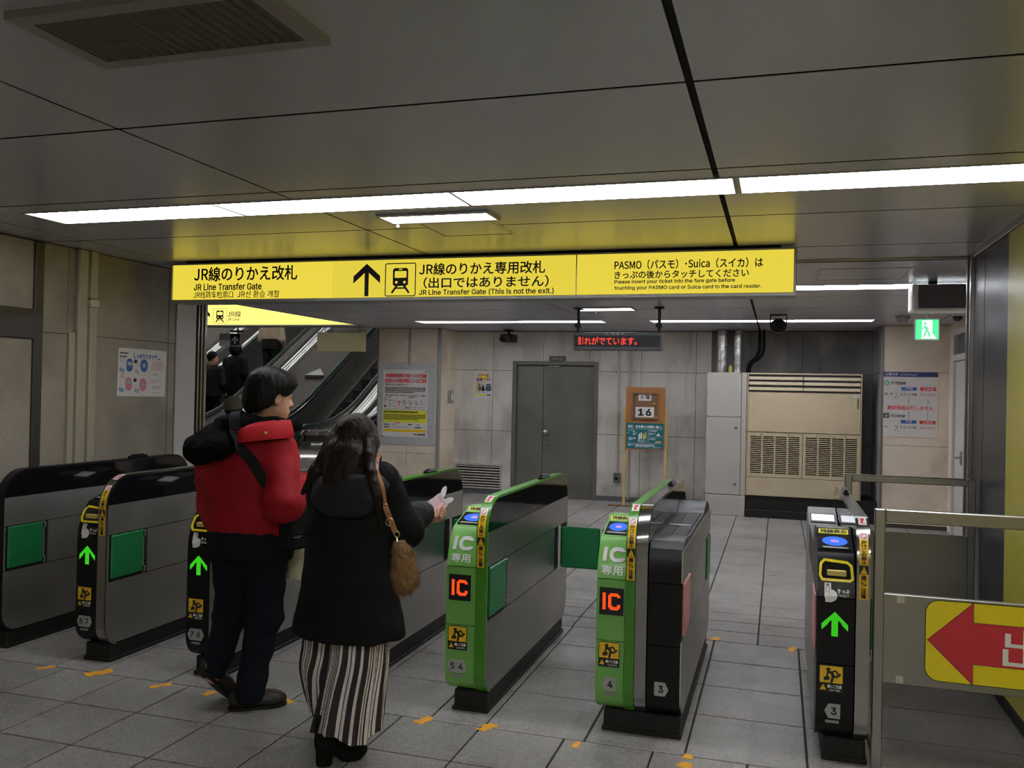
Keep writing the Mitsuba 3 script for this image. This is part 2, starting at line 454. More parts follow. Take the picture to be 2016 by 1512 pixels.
for yi in range(len(ys_gate) - 1):
    for xi in range(len(gx) - 1):
        if gx[xi + 1] - gx[xi] > 0.03: tiles.append((gx[xi], gx[xi + 1], ys_gate[yi], ys_gate[yi + 1]))
for yi in range(len(ys_far) - 1):
    for xi in range(len(xs_near) - 1):
        x1 = min(xs_near[xi + 1], 1.95)
        if xs_near[xi] >= -11.8 and xs_near[xi] < 1.95 and (xs_near[xi] > XL - 0.3 or ys_far[yi] > 6.1): tiles.append((xs_near[xi], x1, ys_far[yi], ys_far[yi + 1]))
_y, _p, _r = math.radians(17.0447), math.radians(0.4673), math.radians(1.1985)
def in_view(t):
    cx, cy = (t[0] + t[1]) / 2, (t[2] + t[3]) / 2
    d = math.cos(_y) * cy - math.sin(_y) * cx
    s = math.cos(_y) * cx + math.sin(_y) * cy
    return d > 2.3 and abs(s / d) < 0.72, d
ranked = sorted(tiles, key=lambda t: (0 if in_view(t)[0] else 1, in_view(t)[1]))
rest = []
for i, t in enumerate(ranked):
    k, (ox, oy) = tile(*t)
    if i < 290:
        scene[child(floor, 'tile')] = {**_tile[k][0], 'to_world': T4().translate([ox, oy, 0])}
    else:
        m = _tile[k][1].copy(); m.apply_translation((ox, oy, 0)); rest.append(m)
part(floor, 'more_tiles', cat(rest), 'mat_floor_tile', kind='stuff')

# ceiling: metal panels with open joints, lamps let into them
LAMPS = []                                     # x0, x1, y0, y1, radiance factor
for x0, x1 in ((-3.905, -2.727), (-2.717, -1.457), (-1.447, -0.2), (-0.172, 1.09)): LAMPS.append((x0, x1, 3.705, 3.99))
for x0, x1 in ((-2.78, -1.53), (-1.515, -0.27), (-0.255, 0.99), (1.012, 1.9)): LAMPS.append((x0, x1, 7.40, 7.72))
for x0, x1 in ((-4.65, -3.40), (-3.385, -2.13), (-1.53, -0.27), (-0.255, 1.03)): LAMPS.append((x0, x1, 10.68, 11.0))
for x0, x1, y0 in ((-1.447, -0.2, 0.12), (-0.172, 1.09, 0.12), (-1.447, -0.2, -3.4), (-0.172, 1.09, -3.4)): LAMPS.append((x0, x1, y0, y0 + 0.28))
ceiling = struct('ceiling')
put(ceiling, box(XL - 0.3, XR + 0.15, -4.2, 6.0, ZC + 0.017, ZC + 0.12), 'mat_ceiling_gap')
part(ceiling, 'void', box(EDGE, 2.1, 6.0, 12.7, ZC + 0.017, ZC + 0.12), 'mat_ceiling_gap')
px = [-6.26, -4.26, -2.265, -0.262, 1.74, 3.7]
py = [-4.2, -3.4, -2.4, -1.44, -0.44, 0.56, 1.55, 2.54, 3.54, 4.50, 5.5, 6.03]
py2 = [6.10, 7.28, 8.25, 9.25, 10.3, 11.3, 12.54]
holes = [sbox(a - 0.012, c - 0.012, b + 0.012, d + 0.012) for a, b, c, d in LAMPS]
holes_u = union_all(holes)
def ceil_panels(xs, ys, x_lo, x_hi):
    for i in range(len(xs) - 1):
        for j in range(len(ys) - 1):
            gl = 0.012 if abs(xs[i] + 0.262) < 0.01 else 0.006
            gr = 0.012 if abs(xs[i + 1] + 0.262) < 0.01 else 0.006
            a, b = max(xs[i] + gl, x_lo), min(xs[i + 1] - gr, x_hi)
            if b - a < 0.02: continue
            p = sbox(a, ys[j] + 0.008, b, ys[j + 1] - 0.008).difference(holes_u)
            m = extr(p, 0.0025)
            if m is None: continue
            m.apply_translation((0, 0, ZC))
            part(ceiling, 'panel', m, 'mat_ceiling')
ceil_panels(px, py, XL, XR)
ceil_panels(px, py2, EDGE, 1.95)
# shutter slot across the hall, with bright lips
part(ceiling, 'shutter_slot', cat([box(XL, XR, 6.03, 6.045, ZC - 0.012, ZC + 0.03), box(XL, XR, 6.085, 6.10, ZC - 0.012, ZC + 0.03)]), 'mat_satin')

lamp_label = ['flush fluorescent ceiling strip, leftmost of the four in the long row above the ticket gates',
              'ceiling strip above the red jacket, second from left in the row over the gates',
              'ceiling strip third from left in the row over the gates, above the train pictogram',
              'ceiling strip at the right end of the row over the gates, reaching the frame edge',
              'ceiling strip beyond the yellow sign, hidden behind its arrow', 'ceiling strip hidden behind the middle of the yellow sign',
              'bright ceiling strip just right of the end of the hanging yellow sign', 'ceiling strip mostly hidden behind the black hanging box near the right wall',
              'far ceiling strip, leftmost in the row before the back wall, above the small white poster',
              'far ceiling strip left of the red LED board, above the steel door', 'far ceiling strip right of the LED board above the wooden date board',
              'far ceiling strip above the cream air conditioner, behind the round black speaker']
for i, (a, b, c, d) in enumerate(LAMPS):
    t = thing('ceiling_strip_lamp', lamp_label[i] if i < 12 else ['left strip of the pair just above the camera', 'right strip of the pair just above the camera', 'left strip of the pair well behind the camera', 'right strip of the pair well behind the camera'][i - 12], 'ceiling light',
              'flush fluorescent strips in the ceiling')
    fr = sbox(a - 0.011, c - 0.011, b + 0.011, d + 0.011).difference(sbox(a, c, b, d))
    m = extr(fr, 0.035); m.apply_translation((0, 0, ZC - 0.003)); part(t, 'frame', m, 'mat_aluminium')
    part(t, 'housing', box(a - 0.01, b + 0.01, c - 0.01, d + 0.01, ZC + 0.022, ZC + 0.03), 'mat_white')
    L = NEAR_TUBE if i >= 12 else TUBE
    epart(t, 'diffuser', box(a, b, c, d, ZC + 0.006, ZC + 0.016), L, (0.7, 0.7, 0.7))
def small_lamp(a, b, c, d, label, pull):
    t = thing('small_ceiling_lamp', label, 'ceiling light')
    m = extr(sbox(a - 0.015, c - 0.015, b + 0.015, d + 0.015).difference(sbox(a, c, b, d)), 0.012); m.apply_translation((0, 0, ZC - 0.012))
    part(t, 'frame', m, 'mat_aluminium')
    epart(t, 'diffuser', box(a, b, c, d, ZC - 0.010, ZC - 0.002), [3.0, 2.9, 2.6], (0.7, 0.7, 0.7))
    part(t, 'indicator', cat([cyl((pull, c - 0.006, ZC - 0.028), (pull, c - 0.006, ZC - 0.055), 0.004, 8), cyl((pull, c - 0.006, ZC - 0.055), (pull, c - 0.006, ZC - 0.07), 0.009, 10)]), 'mat_white')
small_lamp(-2.01, -1.42, 4.13, 4.31, 'small framed ceiling lamp with a pull indicator, just above the yellow sign', -1.90)
small_lamp(-2.09, -1.49, 9.03, 9.33, 'small framed ceiling lamp below the yellow sign, above the LED board', -1.86)
def hatch(a, b, c, d, label):
    t = thing('ceiling_hatch', label, 'access hatch')
    m = extr(sbox(a, c, b, d).difference(sbox(a + 0.014, c + 0.014, b - 0.014, d - 0.014)), 0.004); m.apply_translation((0, 0, ZC - 0.004)); part(t, 'frame', m, 'mat_satin')
    part(t, 'cover', cbox(a + 0.022, b - 0.022, c + 0.022, d - 0.022, ZC - 0.003, ZC), 'mat_ceiling')
hatch(-1.90, -1.46, 4.36, 4.77, 'square ceiling access hatch beside the small ceiling lamp above the yellow sign')
hatch(0.25, 0.87, 6.47, 7.08, 'rectangular ceiling access hatch right of the yellow sign')
# supply air register near the camera
t = thing('ceiling_air_register', 'large dark louvred air register in the ceiling at upper left', 'air vent')
a, b, c, d = -1.83, -1.125, 1.66, 2.0
m = extr(sbox(a, c, b, d).difference(sbox(a + 0.045, c + 0.045, b - 0.045, d - 0.045)), 0.02); m.apply_translation((0, 0, ZC - 0.02)); part(t, 'frame', m, 'mat_aluminium')
part(t, 'backing', box(a + 0.045, b - 0.045, c + 0.045, d - 0.045, ZC - 0.004, ZC - 0.001), 'mat_ceiling_gap')
n = 20
for i in range(n):
    x = a + 0.055 + (b - a - 0.11) * i / (n - 1)
    m = box(-0.0015, 0.0015, c + 0.045, d - 0.045, -0.009, 0.009)
    m.apply_transform(trimesh.transformations.rotation_matrix(0.5, (0, 1, 0))); m.apply_translation((x, 0, ZC - 0.012))
    part(t, 'slat', m, 'mat_ink_grey')

# back wall: concrete panels, joints open
def wall_panels(root, us, zs, fn, m, gap=0.003, cut=None):
    for i in range(len(us) - 1):
        for j in range(len(zs) - 1):
            p = sbox(us[i] + gap, zs[j] + gap, us[i + 1] - gap, zs[j + 1] - gap)
            if cut is not None: p = p.difference(cut)
            e = extr(p, 0.015)
            if e is None: continue
            part(root, 'panel', fn(e), m)
wall_back = struct('wall_back')
door_hole = sbox(-3.82, -0.05, -2.54, 2.005)
put(wall_back, place(extr(sbox(EDGE, 0, 2.1, ZC + 0.02).difference(door_hole), 0.3), (0, YB + 0.318, 0), *FRONT), 'mat_wall_gap')
wall_panels(wall_back, [-4.775, -4.15, -3.36, -2.66, -1.90, -1.125, -0.91], [0.06, 0.963, 1.877, ZC - 0.005],
            lambda e: place(e, (0, YB + 0.015, 0), *FRONT), 'mat_concrete', cut=door_hole.buffer(0.01))
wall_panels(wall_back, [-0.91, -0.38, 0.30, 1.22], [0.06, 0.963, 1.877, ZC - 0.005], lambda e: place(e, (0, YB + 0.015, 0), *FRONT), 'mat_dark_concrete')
bb = struct('baseboard_back')
put(bb, cat([box(-4.77, -3.83, YB - 0.012, YB, 0, 0.07), box(-2.53, -0.9, YB - 0.012, YB, 0, 0.07)]), 'mat_ink_grey')
# pier with the notice, left end of the back wall
wall_pier = struct('wall_pier')
put(wall_pier, box(EDGE, -4.775, 11.915, YB + 0.3, 0, ZC), 'mat_wall_gap')
wall_panels(wall_pier, [EDGE, -5.265, -4.80], [0.0, 0.62, 1.0, ZC - 0.004], lambda e: place(e, (0, 11.915, 0), *FRONT), 'mat_beige_wall', gap=0.002)
wall_panels(wall_pier, [11.915, YB], [0.0, 0.963, 1.877, ZC - 0.004], lambda e: place(e, (-4.775, 0, 0), *EAST), 'mat_beige_wall', gap=0.002)
part(wall_pier, 'corner_post', cbox(-4.80, -4.745, 11.885, 11.925, 0.0, ZC - 0.004, 0.006), 'mat_plastic_grey')
part(wall_pier, 'hall_side', box(EDGE - 0.012, EDGE, 11.9, 20.6, 0, 7.3), 'mat_hall_wall')
# alcove at the right end
wall_alcove = struct('wall_alcove')
put(wall_alcove, box(1.215, 2.2, 11.515, YB + 0.3, 0, ZC + 0.02), 'mat_wall_gap')
wall_panels(wall_alcove, [1.22, 1.955], [0.05, 1.003, 1.895, ZC - 0.004], lambda e: place(e, (0, 11.515, 0), *FRONT), 'mat_beige_wall', gap=0.002)
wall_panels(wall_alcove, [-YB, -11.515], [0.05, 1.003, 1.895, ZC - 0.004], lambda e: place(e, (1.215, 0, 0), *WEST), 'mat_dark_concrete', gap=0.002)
part(wall_alcove, 'corner_post', cbox(1.196, 1.222, 11.49, 11.52, 0, ZC - 0.004, 0.004), 'mat_door_frame')
wall_right_far = struct('wall_right_far')
dh = sbox(-11.24, -0.01, -10.15, 2.38)
put(wall_right_far, place(extr(sbox(-11.5, 0, -6.0, ZC + 0.02).difference(dh), 0.2), (2.15, 0, 0), *WEST), 'mat_beige_wall')
part(wall_right_far, 'return_wall', box(1.15, 2.15, 5.98, 6.03, 0, ZC + 0.02), 'mat_beige_wall')
# right wall by the gates
wall_right = struct('wall_right')
put(wall_right, box(XR + 0.012, XR + 0.2, -4.2, 6.03, 0, ZC + 0.02), 'mat_frame_dark')
for a, b in ((5.612, 5.885), (5.035, 5.606)):
    part(wall_right, 'dark_panel', cbox(XR, XR + 0.014, a, b, 0.06, ZC - 0.03, 0.003), 'mat_navy_panel')
part(wall_right, 'shutter_guide', cat([cbox(XR - 0.02, XR + 0.012, 5.89, 5.93, 0, ZC, 0.004), cbox(XR - 0.012, XR + 0.012, 5.945, 5.985, 0, ZC, 0.004), cbox(XR - 0.02, XR + 0.012, 6.0, 6.035, 0, ZC, 0.004)]), 'mat_satin')
part(wall_right, 'cornice', cbox(XR - 0.015, XR + 0.012, -4.2, 5.89, ZC - 0.03, ZC, 0.004), 'mat_satin')
part(wall_right, 'skirting', cbox(XR - 0.01, XR + 0.012, -4.2, 5.89, 0, 0.06, 0.004), 'mat_kick')
for i in range(5):
    part(wall_right, 'yellow_panel', cbox(XR - 0.012, XR + 0.013, 5.02 - 1.8 * (i + 1) + 0.006, 5.02 - 1.8 * i, 0.07, ZC - 0.032, 0.004), 'mat_yellow_panel', label='glossy yellow wall panel')
# left wall
wall_left = struct('wall_left')
put(wall_left, box(XL - 0.3, XL - 0.012, -4.2, 6.17, 0, ZC + 0.02), 'mat_wall_gap')
wall_panels(wall_left, [4.48, 4.69, 5.70], [0.0, 0.97, 1.886, ZC - 0.004], lambda e: place(e, (XL - 0.014, 0, 0), *EAST), 'mat_left_wall', gap=0.002)
wall_panels(wall_left, [5.70, 5.775], [0.0, 1.886, ZC - 0.004], lambda e: place(e, (XL - 0.010, 0, 0), *EAST), 'mat_left_wall', gap=0.002)
part(wall_left, 'guide_cover', cbox(XL - 0.012, XL + 0.006, 5.795, 6.035, 0, ZC - 0.004, 0.004), 'mat_white_panel', label='pale grey shutter guide cover')
part(wall_left, 'shutter_guide', cat([cbox(XL - 0.012, XL + 0.012, y0, y1, 0, ZC, 0.003) for y0, y1 in ((6.055, 6.072), (6.098, 6.115), (6.14, 6.17))]), 'mat_polished')
part(wall_left, 'hall_return', box(-12.0, XL - 0.012, 6.10, 6.17, 0, 3.1), 'mat_hall_wall')
# dark framed board left of it
t = thing('framed_wall_board', 'dark framed board with cream panels on the left wall, cut by the frame edge', 'wall board')
part(t, 'frame', cat([cbox(XL - 0.012, XL + 0.02, 4.405, 4.478, 0, ZC - 0.01, 0.005), cbox(XL - 0.012, XL + 0.02, 2.2, 4.405, 1.835, 2.025, 0.005), cbox(XL - 0.012, XL + 0.02, 2.13, 2.2, 0, ZC - 0.01, 0.005)]), 'mat_frame_dark')
part(t, 'panel', cbox(XL - 0.012, XL + 0.004, 2.2, 4.405, 2.025, ZC - 0.01, 0.002), 'mat_left_wall')
part(t, 'panel', cbox(XL - 0.012, XL + 0.004, 2.2, 4.405, 0.0, 1.835, 0.002), 'mat_left_wall')
wall_panels(wall_left, [-4.2, -2.1, 0.0, 2.13], [0.0, 0.97, 1.886, ZC - 0.004], lambda e: place(e, (XL - 0.014, 0, 0), *EAST), 'mat_left_wall', gap=0.002)
t = thing('conduit_duct', 'two cream cable ducts running up the left wall beside the poster', 'cable duct')
part(t, 'duct', cbox(XL + 0.002, XL + 0.035, 4.757, 4.838, 0, ZC - 0.002, 0.006), 'mat_conduit_cream')
part(t, 'duct', cbox(XL + 0.002, XL + 0.05, 4.846, 4.91, 0, 2.083, 0.006), 'mat_conduit_cream')
part(t, 'duct', cbox(XL + 0.002, XL + 0.05, 4.846, 4.91, 2.14, ZC - 0.002, 0.006), 'mat_conduit_cream')
part(t, 'coupling', cbox(XL + 0.002, XL + 0.058, 4.842, 4.914, 2.083, 2.135, 0.004), 'mat_cream_paint')
part(t, 'thin_duct', cbox(XL + 0.002, XL + 0.018, 4.70, 4.75, 0, 1.90, 0.004), 'mat_conduit_cream')
wall_near = struct('wall_near')
put(wall_near, box(XL - 0.3, XR + 0.2, -4.3, -4.2, 0, ZC + 0.1), 'mat_left_wall')

# taller escalator hall at the left
hall = struct('wall_escalator_hall')
put(hall, cat([box(-12.0, -11.8, 6.1, 20.7, 0, 7.4), box(-12.0, EDGE, 20.5, 20.7, 0, 7.4)]), 'mat_hall_wall')
part(hall, 'fascia', box(EDGE - 0.012, EDGE, 6.1, 11.25, ZC - 0.01, 3.1), 'mat_ceiling')
part(hall, 'high_ceiling', box(-12.0, EDGE, 6.1, 11.7, 3.05, 3.12), 'mat_ceiling')
part(hall, 'bulkhead', box(-12.0, EDGE, 11.32, 11.75, 2.47, 3.05), 'mat_hall_wall')
part(hall, 'shaft_ceiling', xprofile(Polygon([(11.7, 2.95), (13.2, 2.95), (20.7, 7.25), (20.7, 7.4), (13.1, 3.05), (11.7, 3.05)]), -12.0, EDGE), 'mat_hall_wall')

# ------------------------------------------------------------------ ticket gates
def gate_profile(y0=3.97, y1=5.64):
    pts = []
    def arc(cy, cz, r, a0, a1, n=10):
        for i in range(n + 1):
            a = math.radians(a0 + (a1 - a0) * i / n)
            pts.append((cy + r * math.cos(a), cz + r * math.sin(a)))
    arc(y0 + 0.12, 0.21, 0.12, 180, 270)
    arc(y1 - 0.12, 0.21, 0.12, 270, 360)
    arc(y1 - 0.18, 0.865, 0.18, 0, 90)
    arc(y0 + 0.18, 0.865, 0.18, 90, 180)
    return Polygon(pts)
PROF = gate_profile()
def console_profile(reader=True, y0=3.985, y1=5.58):
    """lower body beside the fin, in (y, z): rounded foot, front, curved cap, sloping reader, hump, low top"""
    pts = []
    for i in range(9):
        a = math.radians(180 + 90 * i / 8)
        pts.append((y0 + 0.12 + 0.12 * math.cos(a), 0.21 + 0.12 * math.sin(a)))
    for i in range(9):
        a = math.radians(270 + 90 * i / 8)
        pts.append((y1 - 0.12 + 0.12 * math.cos(a), 0.21 + 0.12 * math.sin(a)))
    pts += [(y1, 0.87)]
    pts += [(5.42, 0.925), (5.30, 0.90), (5.16, 0.865), (4.52, 0.865), (4.42, 0.958), (4.27, 0.966), (4.245, 0.944), (4.22, 0.940)]
    pts += [(4.078, 0.895), (4.066, 0.890), (4.046, 0.868), (4.024, 0.832), (4.004, 0.785), (3.992, 0.745), (y0, 0.715)]
    return Polygon(pts)
CON = console_profile()
CON2 = Polygon([(p[0], p[1]) for p in [(3.985 + 0.12 + 0.12 * math.cos(math.radians(180 + 90 * i / 8)), 0.21 + 0.12 * math.sin(math.radians(180 + 90 * i / 8))) for i in range(9)]
     + [(5.46 + 0.12 * math.cos(math.radians(270 + 90 * i / 8)), 0.21 + 0.12 * math.sin(math.radians(270 + 90 * i / 8))) for i in range(9)]]
     + [(5.58, 0.775), (5.565, 0.825), (5.53, 0.885), (5.36, 0.932), (5.30, 0.932), (5.17, 0.905), (5.12, 0.885), (4.24, 0.885), (4.21, 0.897), (4.08, 0.897), (4.04, 0.888), (4.01, 0.862), (3.995, 0.82), (3.988, 0.77)])
def runner(w, h):
    """pictogram of a person with a briefcase, leaning forward and kicking a leg back"""
    L = lambda ps, r: LineString(ps).buffer(r, 4)
    g = [Point(0.36, 0.84).buffer(0.105, 8), L([(0.36, 0.66), (0.52, 0.64), (0.60, 0.44)], 0.085), L([(0.58, 0.44), (0.74, 0.36), (0.92, 0.54)], 0.062),
         L([(0.58, 0.42), (0.56, 0.22), (0.52, 0.04)], 0.062), L([(0.38, 0.68), (0.30, 0.50), (0.30, 0.40)], 0.045), L([(0.52, 0.68), (0.72, 0.76), (0.80, 0.60)], 0.045),
         L([(0.80, 0.60), (0.86, 0.62)], 0.03)]
    case = Polygon([(0.14, 0.10), (0.42, 0.16), (0.42, 0.40), (0.14, 0.34)])
    return affinity.scale(union_all(g + [case]), w, h, origin=(0, 0))
def warn_tri(w, h):
    t = Polygon([(0, 0), (1, 0), (0.5, 1)]).buffer(-0.02)
    t = t.difference(sbox(0.465, 0.32, 0.535, 0.68)).difference(Point(0.5, 0.2).buffer(0.05))
    return affinity.scale(t, w, h, origin=(0, 0))
def caution(g, x, z, y=3.985):
    k = part(g, 'caution_sticker', shape(rrect(0.098, 0.115, 0.004), (x, y, z), d=0.0012), 'mat_ink', label='black and yellow caution sticker')
    o = (x, y - 0.0012, z)
    part(k, 'yellow_field', shape(sbox(0.003, 0.041, 0.095, 0.112), o, d=0.0006), 'mat_yellow_label')
    part(k, 'pictogram', shape(affinity.translate(runner(0.082, 0.066), 0.008, 0.043), (x, y - 0.0018, z), d=0.0006), 'mat_ink')
    part(k, 'warning_triangle', shape(affinity.translate(warn_tri(0.026, 0.026), 0.004, 0.009), o, d=0.0006), 'mat_yellow_label')
    part(k, 'lettering', shape(U(text('扉にご注意', 0.034, 0.019, 0.058, 0.014, size=32, bold=1), text('CAUTION', 0.044, 0.006, 0.042, 0.008, size=24)), o, d=0.0006), 'mat_white')
def plaque(g, x, z, nums, kind, y=3.985):
    """hexagonal lane number plate; kind: both, left, right"""
    h, c = 0.062, 0.016
    w = 0.104 if kind == 'both' else 0.064
    if kind == 'both': p = [(c, 0), (w - c, 0), (w, h / 2), (w - c, h), (c, h), (0, h / 2)]
    elif kind == 'left': p = [(c, 0), (w, 0), (w, h), (c, h), (0, h / 2)]
    else: p = [(0, 0), (w - c, 0), (w, h / 2), (w - c, h), (0, h)]
    p = Polygon(p)
    if kind == 'both': p = p.difference(sbox(w / 2 - 0.0008, 0, w / 2 + 0.0008, h))
    k = part(g, 'lane_number', shape(p, (x, y, z), d=0.0015), 'mat_grey_label', label='grey lane number plate')
    t = []
    if kind == 'both':
        t = [text(nums[0], 0.018, 0.016, None, 0.031, which='inter', bold=1), text(nums[1], 0.060, 0.016, None, 0.031, which='inter', bold=1)]
    else: t = [text(nums, 0.026 if kind == 'left' else 0.018, 0.015, None, 0.033, which='inter', bold=2)]
    part(k, 'number', shape(U(*t), (x, y - 0.0015, z), d=0.0007), 'mat_ink')
    if kind != 'right': part(g, 'grey_tab', shape(sbox(0, 0, 0.055, 0.012), (x + (0.025 if kind == 'both' else 0.004), y, z - 0.02), d=0.001), 'mat_plastic_grey')
def along(poly_fn, ys, zs, x0, x1, d=0.0012):
    """a print laid along a bent edge: strip between x0, x1 over the polyline ys, zs"""
    v, f = [], []
    for i in range(len(ys)):
        v += [(x0, ys[i], zs[i]), (x1, ys[i], zs[i])]
    for i in range(len(ys) - 1):
        f += [(2 * i, 2 * i + 1, 2 * i + 3), (2 * i, 2 * i + 3, 2 * i + 2)]
    return trimesh.Trimesh(np.array(v), np.array(f), process=False)
_EDGE = []
def edge_path():
    """arc-length parameterised front edge of the fin, from (3.97, 0.60) up over the curve to the flat top"""
    if not _EDGE:
        p = [(3.97, 0.60), (3.97, 0.70), (3.97, 0.80)]
        for i in range(13):
            a = math.radians(180 - 90 * i / 12)
            p.append((4.15 + 0.18 * math.cos(a), 0.865 + 0.18 * math.sin(a)))
        p.append((4.5, 1.045))
        p = np.array(p)
        s = np.r_[0, np.cumsum(np.linalg.norm(np.diff(p, axis=0), axis=1))]
        _EDGE.append((p, s))
    return _EDGE[0]
def on_edge(poly, x0, off=0.0012, d=0.0):
    """bends a flat print (x across, y along the edge path) onto the fin's front edge"""
    p, s = edge_path()
    m = extr(poly, 0.0006)
    m = m.subdivide() if len(m.faces) < 400 else m
    v = np.array(m.vertices)
    y = np.interp(v[:, 1], s, p[:, 0]); z = np.interp(v[:, 1], s, p[:, 1])
    dy = np.interp(v[:, 1] + 0.004, s, p[:, 0]) - np.interp(v[:, 1] - 0.004, s, p[:, 0])
    dz = np.interp(v[:, 1] + 0.004, s, p[:, 1]) - np.interp(v[:, 1] - 0.004, s, p[:, 1])
    L = np.hypot(dy, dz) + 1e-9
    ny, nz = -dz / L, dy / L
    h = off + v[:, 2]
    m.vertices = np.stack([x0 + v[:, 0], y + ny * h, z + nz * h], 1)
    return m
def strips(poly, n):
    a, b, c, d = poly.bounds
    return U(*[poly.intersection(sbox(a, b + (d - b) * i / n, c, b + (d - b) * (i + 1) / n)) for i in range(n)])
def warning_strip(g, x0, w=0.036):
    """orange caution print running up the rounded front edge"""
    s0 = 0.115
    k = part(g, 'edge_sticker', on_edge(strips(sbox(0, s0, w, s0 + 0.255), 14), x0, 0.0008), 'mat_yellow_label', label='narrow orange warning sticker')
    part(k, 'black_band', on_edge(sbox(0, s0 + 0.107, w, s0 + 0.145), x0, 0.0016), 'mat_ink')
    part(k, 'warning_triangle', on_edge(affinity.translate(warn_tri(w * 0.8, 0.034), w * 0.1, s0 + 0.109), x0, 0.0024), 'mat_yellow_label')
    low = text('扉にご注意', w * 0.17, s0 + 0.005, w * 0.66, 0.098, size=32, bold=1, vertical=True)
    top = text('かけこみ禁止', w * 0.17, s0 + 0.150, w * 0.66, 0.102, size=32, bold=1, vertical=True)
    part(k, 'lettering', on_edge(U(low, top), x0, 0.0018), 'mat_ink')
    part(k, 'white_field', on_edge(strips(sbox(0, s0 + 0.255, w, s0 + 0.288), 4), x0, 0.0008), 'mat_white')
    part(k, 'no_running_mark', on_edge(U(Point(w / 2, s0 + 0.271).buffer(0.013).difference(Point(w / 2, s0 + 0.271).buffer(0.010)), LineString([(w / 2 - 0.008, s0 + 0.279), (w / 2 + 0.008, s0 + 0.263)]).buffer(0.0012)), x0, 0.0016), 'mat_poster_red')
    part(k, 'white_field', on_edge(strips(sbox(0.001, s0 + 0.335, w - 0.001, s0 + 0.405), 8), x0, 0.0008), 'mat_paper')
    part(k, 'red_lettering', on_edge(text('改札', w * 0.25, s0 + 0.342, w * 0.5, 0.05, size=32, bold=1, vertical=True), x0, 0.0016), 'mat_poster_red')
def ic_reader(g, x0, x1):
    """black card reader with the glowing blue oval, on the console's slope"""
    y0, z0, y1, z1 = 4.086, 0.8985, 4.214, 0.9388
    L = math.hypot(y1 - y0, z1 - z0)
    up = ((0, (y1 - y0) / L, (z1 - z0) / L))
    o = (x0, y0, z0)
    fr = ((1, 0, 0), up)
    w = x1 - x0
    part(g, 'card_reader', shape(rrect(w, L, 0.006), o, fr, 0.004), 'mat_black', label='black card reader with blue oval')
    k = _last()
    n = np.cross((1, 0, 0), up)
    o2 = tuple(np.array(o) + n * 0.004)
    el = affinity.scale(Point(0, 0).buffer(1, 24), w * 0.40, L * 0.33)
    el = affinity.translate(el, w / 2, L * 0.58)
    kk = child(k, 'touch_area'); emit(kk, shape(el, o2, fr, 0.0008), [0.035, 0.14, 0.75], (0.03, 0.05, 0.3)); labels[kk] = {'label': 'glowing blue oval'}
    ring = affinity.translate(affinity.scale(Point(0, 0).buffer(1, 24), w * 0.13, L * 0.10), w / 2, L * 0.58)
    o3 = tuple(np.array(o2) + n * 0.0008)
    kk = child(k, 'touch_mark'); emit(kk, shape(U(ring.difference(affinity.scale(ring, 0.75, 0.7)), fit(textpoly('IC', which='inter', size=24, bold=1), w / 2 - 0.008, L * 0.54, 0.016, L * 0.08)), o3, fr, 0.0006), [0.45, 0.05, 0.32])
    part(k, 'silver_bar', shape(rrect(w * 0.80, L * 0.10, 0.003, w * 0.1, L * 0.07), o2, fr, 0.001), 'mat_grey_label')
def _last(): return list(scene.keys())[-1]
def led_dots(poly, pitch, r, x, y, z):
    """dot matrix: one small lit square per grid point inside the polygon"""
    a, b, c, d = poly.bounds
    out = []
    xx = a + pitch / 2
    while xx < c:
        zz = b + pitch / 2
        while zz < d:
            if poly.contains(Point(xx, zz)): out.append(sbox(xx - r, zz - r, xx + r, zz + r))
            zz += pitch
        xx += pitch
    return shape(MultiPolygon(out), (x, y, z), d=0.0012)

def flap_fold(g, xf, sign, y0, y1, m):
    """flap door folded into its recess in the side; xf = side face, sign = outward direction"""
    a, b = xf - 0.004 * sign, xf + 0.012 * sign
    part(g, 'flap_door', cbox(min(a, b), max(a, b), y0 + 0.012, y1 - 0.022, 0.468, 0.712, 0.006), m)
    part(g, 'flap_hinge', cat([cbox(xf - 0.003 * sign, xf + 0.014 * sign, y1 - 0.017, y1 - 0.004, z, z + 0.035, 0.002) for z in (0.463, 0.672)] + [cbox(xf - 0.003 * sign, xf + 0.005 * sign, y1 - 0.016, y1 - 0.006, 0.455, 0.712, 0.002)]), 'mat_satin')
def flap_open(g, x0, x1, y, m):
    """flap door swung across the lane"""
    part(g, 'flap_door', cbox(x0, x1, y - 0.012, y + 0.012, 0.452, 0.712, 0.008), m)

